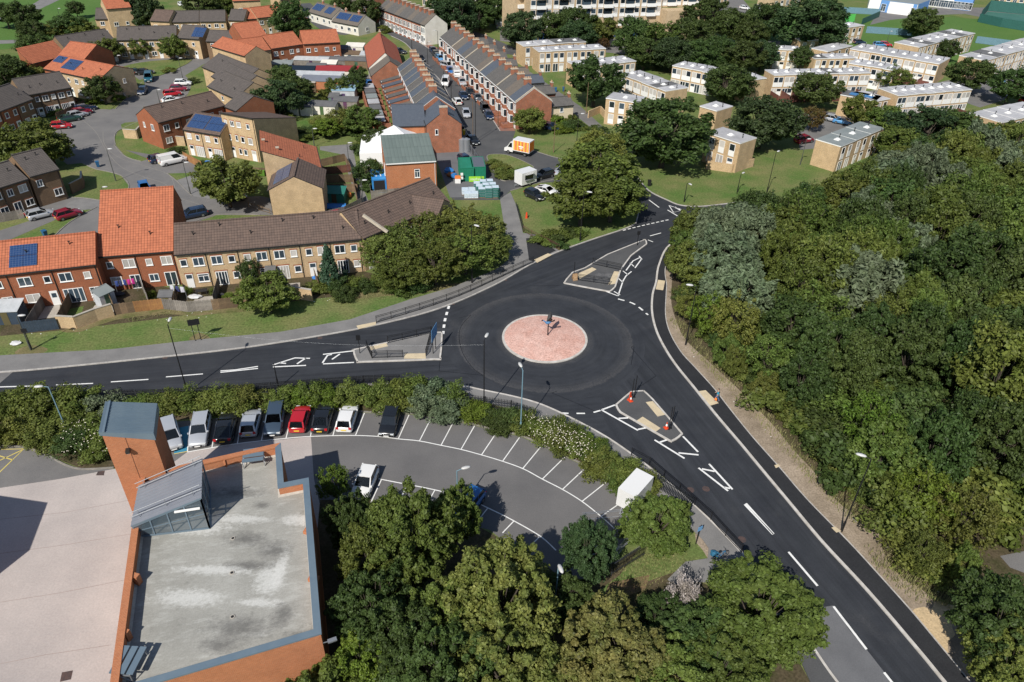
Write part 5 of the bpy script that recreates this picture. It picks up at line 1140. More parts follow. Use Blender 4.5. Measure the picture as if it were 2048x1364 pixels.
# square up: west wall line through WN and WS extended, south wall line through SE and SW_
def isect(p, q, r, s):
 d1, d2 = q - p, s - r; den = d1.x * d2.y - d1.y * d2.x; t = ((r.x - p.x) * d2.y - (r.y - p.y) * d2.x) / den; return p + d1 * t
SWc = isect(WN, WS, SE, SW_)
NWc = isect(WN, WS, NE, NW)
outer = [SWc, SE, N2_, N1, NE, NWc]
st = empty('fire_station', (SWc.x, SWc.y, 0),0, 'red brick building with a stained concrete flat roof and tall square tower', 'building')
o_ = SWc
loc = lambda p, z=0: (p.x - o_.x, p.y - o_.y, z)
w_ = MB(); op = [Vector(loc(p)[:2]) for p in outer]
def inset(poly, t):
 n = len(poly); ar = sum(poly[i].x * poly[(i + 1) % n].y - poly[(i + 1) % n].x * poly[i].y for i in range(n)); s_ = 1 if ar > 0 else -1; out = []
 for i in range(n):
  a, b, c = poly[i - 1], poly[i], poly[(i + 1) % n]; d1, d2 = (b - a).normalized(),(c - b).normalized(); n1, n2 = Vector((-d1.y, d1.x)) * s_, Vector((-d2.y, d2.x)) * s_
  k = t / (1 + n1.dot(n2)); out.append(b + (n1 + n2) * k)
 return out
ip = inset(op, .38)
n = len(op)
for i in range(n):
 a, b = op[i], op[(i + 1) % n]; c, d = ip[i], ip[(i + 1) % n]
 w_.add([(a.x, a.y, -.1),(b.x, b.y, -.1),(b.x, b.y, ZP - .12),(a.x, a.y, ZP - .12)],[(0,1,2,3)])
 w_.add([(d.x, d.y, ZD - .05),(c.x, c.y, ZD - .05),(c.x, c.y, ZP - .12),(d.x, d.y, ZP - .12)],[(0,1,2,3)])
w_.build('wall', MATS['brick_orange'], st)
SWO = SWc; M['deck'] = deck_material()
MB().sheet(ip, ZD).build('roof_deck', M['deck'], st)
# copings: blue metal on the south, east and notch; brick on edge on the west and north
io, ii = inset(op, -.06), inset(op, .44)
def coping(i, m, name='coping', h=.12):
 a, b, c, d = io[i], io[(i + 1) % n], ii[(i + 1) % n], ii[i]; q = MB()
 q.prism([a, b, c, d], ZP - h, ZP); q.build(name, m, st)
for i in (0,1,2,3): coping(i, M['metal_blue'])
for i in (4,5): coping(i, MATS['brick_orange'])
# kerb fillet at the foot of the parapet
fl = MB(); i3 = inset(op, .55)
for i in range(n):
 c, d, e, f = ip[i], ip[(i + 1) % n], i3[(i + 1) % n], i3[i]; fl.add([(c.x, c.y, ZD + .15),(d.x, d.y, ZD + .15),(e.x, e.y, ZD + .01),(f.x, f.y, ZD + .01)],[(0,3,2,1)])
fl.build('upstand', M['slab_light'], st)
# brick buttress blocks inside the parapet
for (px, py, z, s_) in ((269,1150, ZP - .1,.28),(248,1262, ZP - .1,.28),(446,916, ZP - .1,.3),(617,1060, ZD + .3,.35),(627,1155, ZD + .3,.35),(435,1325, ZD + .35,.35)):
 p = W3(px, py, z) - o_; q = MB(); q.box(-s_, s_, -s_ * .7, s_ * .7, ZD, z); q.build('buttress', MATS['brick_orange'], st, (p.x, p.y, 0), math.radians(-14) + .0)
for (px, py) in ((466,1077),(464,1146),(465,1234)):
 p = W3(px, py, ZD) - o_; q = MB(); q.tube((0,0,0),(0,0,.05),.17,.17,14); q.tube((0,0,.05),(0,0,.06),.11,.11,14,1); q.build('roof_drain', [M['slab_light'], M['gutter_black']], st, (p.x, p.y, ZD))
# louvred steel units standing on the deck
def louvre_unit(px, py, w, d, rz, label):
 p = W3(px, py, ZD); r0 = empty('louvre_unit', (p.x, p.y, ZD), rz, label, 'roof plant')
 for k in range(3): q = MB(); q.bar((-w / 2,-d / 2 + d * k / 2,.9),(w / 2,-d / 2 + d * k / 2,.9),.42,.08); q.build('slat', M['metal_blue'], r0)
 q = MB()
 for x in (-w / 2, w / 2):
  for y in (-d / 2, d / 2): q.bar((x, y, 0),(x, y, .9),.06)
  q.bar((x, -d / 2,.75),(x, d / 2,.75),.07); q.bar((x, -d / 2,.1),(x, d / 2,.85),.05)
 q.build('frame', M['metal_galv'], r0)
louvre_unit(510,925,1.7,1.2, math.radians(14), 'grey louvred steel unit on the roof by the north parapet')
louvre_unit(264,1336,1.9,1.1, math.radians(88), 'blue-grey louvred steel unit in the roof corner by west parapet')
# ---- tower
ZT = 12.0; TA = W3(203,867, ZT); dr = (N2_ - N1).normalized(); LT, DT, DZ = 3.4,3.65,1.4
tw = empty('brick_tower', (TA.x, TA.y, 0), math.atan2(dr.y, dr.x), 'square orange brick tower with a sloping blue metal roof beside the car park', 'tower')
sq = [Vector((0,0)), Vector((LT, 0)), Vector((LT, DT)), Vector((0, DT))]; zt = [ZT, ZT - DZ, ZT - DZ, ZT]
q = MB(); q.prism(sq, 0, zt); q.build('wall', MATS['brick_orange'], tw)
q = MB(); q.box(LT * .43 - .015, LT * .43 + .015,-.012,0,2, ZT - DZ * .43 - .1); q.build('movement_joint', M['gutter_black'], tw)
q = MB(); e = .13; f4 = [(-e, -e, ZT),(LT + e, -e, ZT - DZ),(LT + e, DT + e, ZT - DZ),(-e, DT + e, ZT)]; hs = (.25,.62,.62,.25); t4 = [(x, y, z + k) for (x, y, z), k in zip(f4, hs)]; f4 = [(x, y, z - .08) for x, y, z in f4]
q.add(f4 + t4,[(3,2,1,0),(0,1,5,4),(1,2,6,5),(2,3,7,6),(3,0,4,7),(4,5,6,7)]); q.build('fascia', M['metal_blue'], tw)
q = MB()
for k in range(20):
 y = -e + .12 + (DT + 2 * e - .24) * k / 19; q.bar((.35, y, ZT + .27 - .15),(LT + e - .02, y, ZT - DZ + .66),.07,.08)
q.bar((.2,-e, ZT + .22),(.2, DT + e, ZT + .22),.16,.1); q.build('roof', M['metal_blue'], tw)
q = MB(); q.box(LT * .36, LT * .36 + .3,-.45,0, ZT - 2.1, ZT - 1.85); q.box(LT * .36 + .05, LT * .36 + .25,-.35,-.05, ZT - 2.2, ZT - 2.1,1); q.build('floodlight', [M['gutter_black'], M['white_trim']], tw)
# ---- glazed stair head with mono-pitch roof
sw, se_, ne, nw = W3(266,1054, ZP + .15), W3(401,997, ZD + 3.3), W3(403,921, ZD + 3.3), W3(281,976, ZP + .15)
gs = empty('stair_house', (sw.x, sw.y, ZD),0, 'glazed lean-to stair house with grey sloping metal roof on the deck', 'roof structure'); o2 = sw
lo = lambda p, z: Vector((p.x - o2.x, p.y - o2.y, z))
zr0, zr1 = 1.25,3.35
c4 = [lo(sw, zr0), lo(se_, zr1), lo(ne, zr1), lo(nw, zr0)]
cen = sum(c4, Vector()) / 4; ov = [c + (Vector((c.x - cen.x, c.y - cen.y, 0)) * .04) for c in c4]
q = MB(); q.add([v + Vector((0,0,.12)) for v in ov],[(0,1,2,3)],0); q.add([v for v in ov] + [v + Vector((0,0,.12)) for v in ov],[(0,1,5,4),(1,2,6,5),(2,3,7,6),(3,0,4,7),(3,2,1,0)],1)
for k in range(1,12):
 t = k / 12; a, b = ov[0].lerp(ov[3], t), ov[1].lerp(ov[2], t); q.bar(a + Vector((0,0,.15)), b + Vector((0,0,.15)),.035,.06,0)
q.build('roof', [M['standing_seam'], M['metal_blue']], gs)
q = MB()
for a, b in ((c4[0], c4[1]),(c4[1], c4[2])):
 q.add([(a.x, a.y, .1),(b.x, b.y, .1), b, a],[(0,1,2,3)])
q.build('glazing', M['smoked_glass'], gs)
q = MB()
for a, b, ns in ((c4[0], c4[1],4),(c4[1], c4[2],3)):
 for k in range(ns + 1): p = a.lerp(b, k / ns); q.bar((p.x, p.y, 0),(p.x, p.y, p.z),.10)
 q.bar((a.x, a.y, .06),(b.x, b.y, .06),.12); q.bar(a - Vector((0,0,.05)), b - Vector((0,0,.05)),.14)
 q.bar((a.x, a.y, a.z * .5),(b.x, b.y, b.z * .5),.06)
q.build('frame', M['metal_blue'], gs)
q = MB(); a, b = c4[0], c4[1]; p, r1 = a.lerp(b, .62), a.lerp(b, .97); q.bar((p.x, p.y - .15,2.35),(r1.x, r1.y - .15,2.45),.14,.12); q.build('strip_light', M['white_trim'], gs)
q = MB()
for tt in (.13,.86):
 a, b = ov[0].lerp(ov[3], tt), ov[1].lerp(ov[2], tt)
 for hh in (.45,.9): q.tube(a + Vector((0,0, hh)), b + Vector((0,0, hh)),.03,.03,6)
 for k in (.12,.5,.88): p = a.lerp(b, k); q.tube(p, p + Vector((0,0,.92)),.025,.025,6)
q.build('handrail', M['metal_galv'], gs)
# lamp bracketed to the east wall
p = W3(657,1283,5.6) - o_; q = MB(); q.bar((0,0,0),(-.5,.05,0),.05); q.box(-.05,.55,-.14,.14,-.05,.07,1); q.build('wall_lamp', [M['metal_galv'], M['metal_galv']], st, (p.x, p.y, 5.6), math.radians(25))
# building just outside the left edge whose shadow falls across the yard
h_ = 8.0; sv = Vector((-SUN_DIR.x, -SUN_DIR.y)) * (h_ / math.tan(SUN_EL))
c1, c2, c3 = A2(96,1005) - sv, A2(60,1100) - sv, A2(0,1145) - sv
q = MB(); q.prism([c1, c2, c3, c3 + Vector((-12,-6)), c1 + Vector((-14,2))],0, h_)
nb_ = empty('depot_building', (0,0,0),0, 'brick building at the left edge of the yard casting the long shadow', 'building'); q.build('wall', MATS['brick_orange'], nb_)
# trees and shrubs
def leaf_mat(name, c1, c2, hue=0.02, val=0.18, rough=0.55, tr=0.42):
 m = bpy.data.materials.new(name); m.use_nodes = True; N = m.node_tree.nodes; L = m.node_tree.links; b = N['Principled BSDF']
 out = N['Material Output']; b.inputs['Roughness'].default_value = rough; b.inputs['Specular IOR Level'].default_value = 0.3
 tc = N.new('ShaderNodeTexCoord'); oi = N.new('ShaderNodeObjectInfo')
 ad = N.new('ShaderNodeVectorMath'); ad.operation = 'ADD'; L.new(tc.outputs['Object'], ad.inputs[0]); L.new(oi.outputs['Location'], ad.inputs[1])
 nz = N.new('ShaderNodeTexNoise'); nz.inputs['Scale'].default_value = 0.55; nz.inputs['Detail'].default_value = 8; nz.inputs['Roughness'].default_value = .75; L.new(ad.outputs[0], nz.inputs['Vector'])
 mr = N.new('ShaderNodeMapRange'); mr.inputs[1].default_value = .36; mr.inputs[2].default_value = .66; L.new(nz.outputs[0], mr.inputs[0])
 mx = N.new('ShaderNodeMix'); mx.data_type = 'RGBA'; mx.inputs[6].default_value = (*c1,1); mx.inputs[7].default_value = (*c2,1); L.new(mr.outputs[0], mx.inputs[0])
 hs = N.new('ShaderNodeHueSaturation'); L.new(mx.outputs[2], hs.inputs['Color'])
 h1 = N.new('ShaderNodeMapRange'); h1.inputs[3].default_value = .5 - hue; h1.inputs[4].default_value = .5 + hue; L.new(oi.outputs['Random'], h1.inputs[0]); L.new(h1.outputs[0], hs.inputs['Hue'])
 mu = N.new('ShaderNodeMath'); mu.operation = 'MULTIPLY'; mu.inputs[1].default_value = 9.7; fr = N.new('ShaderNodeMath'); fr.operation = 'FRACT'; L.new(oi.outputs['Random'], mu.inputs[0]); L.new(mu.outputs[0], fr.inputs[0])
 h2 = N.new('ShaderNodeMapRange'); h2.inputs[3].default_value = 1 - val; h2.inputs[4].default_value = 1 + val; L.new(fr.outputs[0], h2.inputs[0]); L.new(h2.outputs[0], hs.inputs['Value'])
 # every leaf differs a little (face tint stored per leaf)
 at_ = N.new('ShaderNodeAttribute'); at_.attribute_name = 'leaf'; mr3 = N.new('ShaderNodeMapRange'); mr3.inputs[3].default_value = .5; mr3.inputs[4].default_value = 1.55; L.new(at_.outputs['Fac'], mr3.inputs[0])
 vm = N.new('ShaderNodeVectorMath'); vm.operation = 'SCALE'; L.new(hs.outputs[0], vm.inputs[0]); L.new(mr3.outputs[0], vm.inputs['Scale'])
 L.new(vm.outputs[0], b.inputs['Base Color'])
 t = N.new('ShaderNodeBsdfTranslucent'); L.new(vm.outputs[0], t.inputs[0]); ms = N.new('ShaderNodeMixShader'); ms.inputs[0].default_value = tr
 L.new(b.outputs[0], ms.inputs[1]); L.new(t.outputs[0], ms.inputs[2]); L.new(ms.outputs[0], out.inputs['Surface'])
 MATS[name] = m; return m
leaf_mat('leaf_dark', (0.054,0.090,0.024),(0.088,0.129,0.034))
leaf_mat('leaf_mid', (0.090,0.133,0.025),(0.159,0.198,0.046))
leaf_mat('leaf_olive', (0.112,0.146,0.031),(0.179,0.199,0.047))
leaf_mat('leaf_yellow', (0.250,0.262,0.070),(0.115,0.160,0.035), hue=.008)
leaf_mat('leaf_bright', (0.105,0.168,0.021),(0.158,0.210,0.032))
leaf_mat('leaf_silver', (0.175,0.220,0.130),(0.110,0.155,0.078))
leaf_mat('leaf_deep', (0.042,0.078,0.029),(0.068,0.109,0.039))
leaf_mat('leaf_conifer', (0.030,0.070,0.040),(0.050,0.095,0.055), tr=.15)
leaf_mat('leaf_rust', (0.16,0.085,0.03),(0.10,0.10,0.03))
leaf_mat('leaf_straw', (0.29,0.265,0.085),(0.12,0.150,0.040), hue=.008)
M['bark'] = mat('bark', (0.10,0.08,0.06),0.95, color2=(0.05,0.04,0.03), noise=1, nscale=3, bump=.6)

def crown_mesh(name, seed, rx, rz_, zc, lumps, per, size, m, lump_r=(.22,.36), elong=1.0, shell=0.55, flat=.35, top=0.0, shape='round', droop=0.0, sparse=0.0):
 """crown of leaf-sized faces gathered in lumps on branch ends through the crown's volume; unit metres"""
 rg = np.random.RandomState(seed); P = []; Nn = []; S_ = []; F_ = []
 Lc = []
 for i in range(lumps):
  for _ in range(30):
   v = rg.normal(size=3); v /= np.linalg.norm(v)
   if shape == 'round': v[2] = v[2] * (1.0 if v[2] > 0 else .75)
   rr = rg.uniform(.55,1.0) ** .7
   c = v * rr
   if shape == 'cone':
    h = rg.uniform(0,1); a = rg.uniform(0,2 * math.pi); r_ = (1 - h) * .95 * rg.uniform(.6,1.0) + .04; c = np.array([r_ * math.cos(a), r_ * math.sin(a), h * 2 - 1])
   if shape == 'hedge': c = np.array([rg.uniform(-1,1), rg.uniform(-1,1), rg.uniform(-.9,.75)])
   if all(np.linalg.norm(c - o) > .17 * (22 / lumps) ** .33 for o in Lc): break
  Lc.append(c)
 ph = rg.uniform(0,6,4)
 for c in Lc:
  if shape == 'round': a_ = math.atan2(c[1], c[0]); c *= 1 + .13 * math.sin(3 * a_ + ph[0] + c[2] * 2) + .08 * math.sin(5 * a_ + ph[1] - c[2] * 3)
  lr = rg.uniform(*lump_r) * (rg.uniform(.7,1.25)); n = int(per * rg.uniform(.7,1.3) * (1 - sparse * rg.rand()))
  d = rg.normal(size=(n, 3)); d /= np.linalg.norm(d, axis=1)[:, None]
  q = lr * (shell + (1 - shell) * rg.rand(n)) ** .5
  w = rg.normal(size=(n,)) * .0
  wob = 1 + .25 * np.sin(d[:, 0] * 7 + c[0] * 9) * np.cos(d[:, 1] * 6 + c[1] * 7)
  cd = c / max(.2, np.linalg.norm(c)); al = (d @ cd)
  pos = c[None, :] + d * (q * wob)[:, None] + cd[None, :] * (np.clip(al, 0,1) * q * rg.uniform(.1,.9))[:, None] + rg.normal(size=(n, 3)) * lr * .12
  pos = pos * np.array([rx, rx, rz_]) + np.array([0,0, zc])
  if droop: pos[:, 2] -= droop * (np.hypot(pos[:, 0], pos[:, 1]) / rx) ** 2 * rg.rand(n)
  nn = d * .9 + rg.normal(size=(n, 3)) * .55 + np.array([0,0, flat]); nn /= np.linalg.norm(nn, axis=1)[:, None]
  P.append(pos); Nn.append(nn); S_.append(size * rg.uniform(.6,1.35, n)); F_.append(np.clip(rg.normal(.5,.22, n) + (d[:, 2]) * .06,0,1))
 P = np.concatenate(P); Nn = np.concatenate(Nn); S_ = np.concatenate(S_); F_ = np.concatenate(F_); n = len(P)
 keep = P[:, 2] > .15; P, Nn, S_, F_ = P[keep], Nn[keep], S_[keep], F_[keep]; n = len(P)
 a = rg.normal(size=(n, 3)); t = np.cross(Nn, a); t /= np.linalg.norm(t, axis=1)[:, None]; b = np.cross(Nn, t)
 s = S_[:, None] * .5
 # leaf: a bent lozenge of two triangles
 v0 = P - t * s * elong; v1 = P + b * s * .62 + Nn * s * .18; v2 = P + t * s * elong; v3 = P - b * s * .62 + Nn * s * .18
 V = np.stack([v0, v1, v2, v3],1).reshape(-1,3); me = bpy.data.meshes.new(name)
 me.vertices.add(len(V)); me.vertices.foreach_set('co', V.astype(np.float32).ravel())
 I = np.arange(n)[:, None] * 4; T = np.concatenate([I + np.array([[0,1,2]]), I + np.array([[0,2,3]])],1).reshape(-1)
 me.loops.add(len(T)); me.loops.foreach_set('vertex_index', T.astype(np.int32)); me.polygons.add(2 * n)
 me.polygons.foreach_set('loop_start', (np.arange(2 * n) * 3).astype(np.int32)); me.polygons.foreach_set('loop_total', np.full(2 * n, 3, np.int32))
 at_ = me.attributes.new('leaf', 'FLOAT', 'FACE'); at_.data.foreach_set('value', np.repeat(F_, 2).astype(np.float32))
 me.materials.append(m); me.update(); me.validate(); return me, [c * np.array([rx, rx, rz_]) + np.array([0,0, zc]) for c in Lc]
def trunk_mesh(name, tips, h0, r0, seed, base=0.0):
 rg = random.Random(seed); q = MB(); top = Vector((rg.uniform(-.15,.15), rg.uniform(-.15,.15), h0))
 mid = top * .5 + Vector((rg.uniform(-.1,.1), rg.uniform(-.1,.1),0))
 q.tube((0,0,-.2),(mid.x, mid.y, h0 * .5), r0 * 1.25, r0 * .95,9); q.tube((mid.x, mid.y, h0 * .5), top, r0 * .95, r0 * .75,9)
 for t in sorted(tips, key=lambda c: -c[2])[:14]:
  t = Vector(t); m_ = top.lerp(t, .5) + Vector((0,0,-.12 * (t - top).length))
  q.tube(top - Vector((0,0,.1)), m_, r0 * .42, r0 * .24,6); q.tube(m_, t, r0 * .24, r0 * .08,5)
 return q.mesh(name, M['bark'])
SPEC = {  # kind: rx, rz, zc, lumps, leaves per lump, leaf size, extra
 'round':   dict(rx=4.0, rz_=3.5, zc=5.2, lumps=120, per=135, size=.40, lump_r=(.10,.20)),
 'round2':  dict(rx=4.0, rz_=3.8, zc=5.4, lumps=150, per=110, size=.38, lump_r=(.08,.19)),
 'dense':   dict(rx=4.0, rz_=3.9, zc=4.9, lumps=170, per=110, size=.37, lump_r=(.10,.18)),
 'airy':    dict(rx=4.0, rz_=3.6, zc=5.0, lumps=130, per=105, size=.33, lump_r=(.07,.19), sparse=.5),
 'willow':  dict(rx=4.0, rz_=3.6, zc=4.8, lumps=170, per=130, size=.40, lump_r=(.08,.16), elong=1.5, droop=.8),
 'near':    dict(rx=4.0, rz_=3.9, zc=5.4, lumps=330, per=170, size=.27, lump_r=(.055,.135)),
 'near2':   dict(rx=4.0, rz_=3.6, zc=5.2, lumps=360, per=150, size=.25, lump_r=(.04,.13)),
 'small':   dict(rx=1.6, rz_=1.7, zc=3.6, lumps=22, per=200, size=.24, lump_r=(.26,.42)),
 'conifer': dict(rx=1.7, rz_=3.2, zc=3.4, lumps=90, per=110, size=.26, lump_r=(.10,.18), shape='cone'),
 'shrub':   dict(rx=1.5, rz_=1.1, zc=1.0, lumps=26, per=240, size=.19, lump_r=(.26,.42)),
 'shrub2':  dict(rx=1.5, rz_=1.3, zc=1.1, lumps=34, per=170, size=.17, lump_r=(.18,.36), sparse=.3),
 'bush':    dict(rx=1.5, rz_=1.0, zc=.9, lumps=20, per=150, size=.26, lump_r=(.28,.42)),
}
PROTO = {}
def proto(kind, var=0):
 key = (kind, var)
 if key in PROTO: return PROTO[key]
 sp = dict(SPEC[kind]); me, tips = crown_mesh('crown', 100 + var * 17 + sum(map(ord, kind)), m=MATS['leaf_mid'], **sp)
 tr = None
 if kind not in ('shrub', 'shrub2', 'bush'):
  h0 = max(.6, sp['zc'] - sp['rz_'] * .55); tr = trunk_mesh('trunk', tips, h0,.045 * sp['rx'] + .06, var)
 PROTO[key] = (me, tr, sp); return PROTO[key]
NTREE = [0]
def tree(x, y, r, h, kind, leaf, label, cat='tree', name='tree', group=None, var=None, rz=None):
 """x, y = ground place; r crown radius; h overall height"""
 me, tr, sp = proto(kind, (NTREE[0] % 2) if var is None else var); NTREE[0] += 1
 s = r / sp['rx']; sz = h / (sp['zc'] + sp['rz_'])
 if tr is None:
  o = link(name, me, None, (x, y, 0), R.uniform(0,6.28) if rz is None else rz); o.scale = (s, s * R.uniform(.9,1.1), sz)
  o.material_slots[0].link = 'OBJECT'; o.material_slots[0].material = MATS[leaf]; tag(o, label, cat, group); return o
 root = empty(name, (x, y, 0), R.uniform(0,6.28) if rz is None else rz, label, cat, group); root.scale = (s, s, sz)
 o = link('crown', me, root); o.material_slots[0].link = 'OBJECT'; o.material_slots[0].material = MATS[leaf]
 link('trunk', tr, root); return root
def T(px, py, r, h, kind, leaf, label, **k):
 p = A2(px, py); return tree(p.x, p.y, r, h, kind, leaf, label, **k)
def Tc(px, py, r, h, kind, leaf, label, **k):
 """px, py = photograph position of the crown's middle"""
 p = A2(px, py, h * .56); return tree(p.x, p.y, r, h, kind, leaf, label, **k)
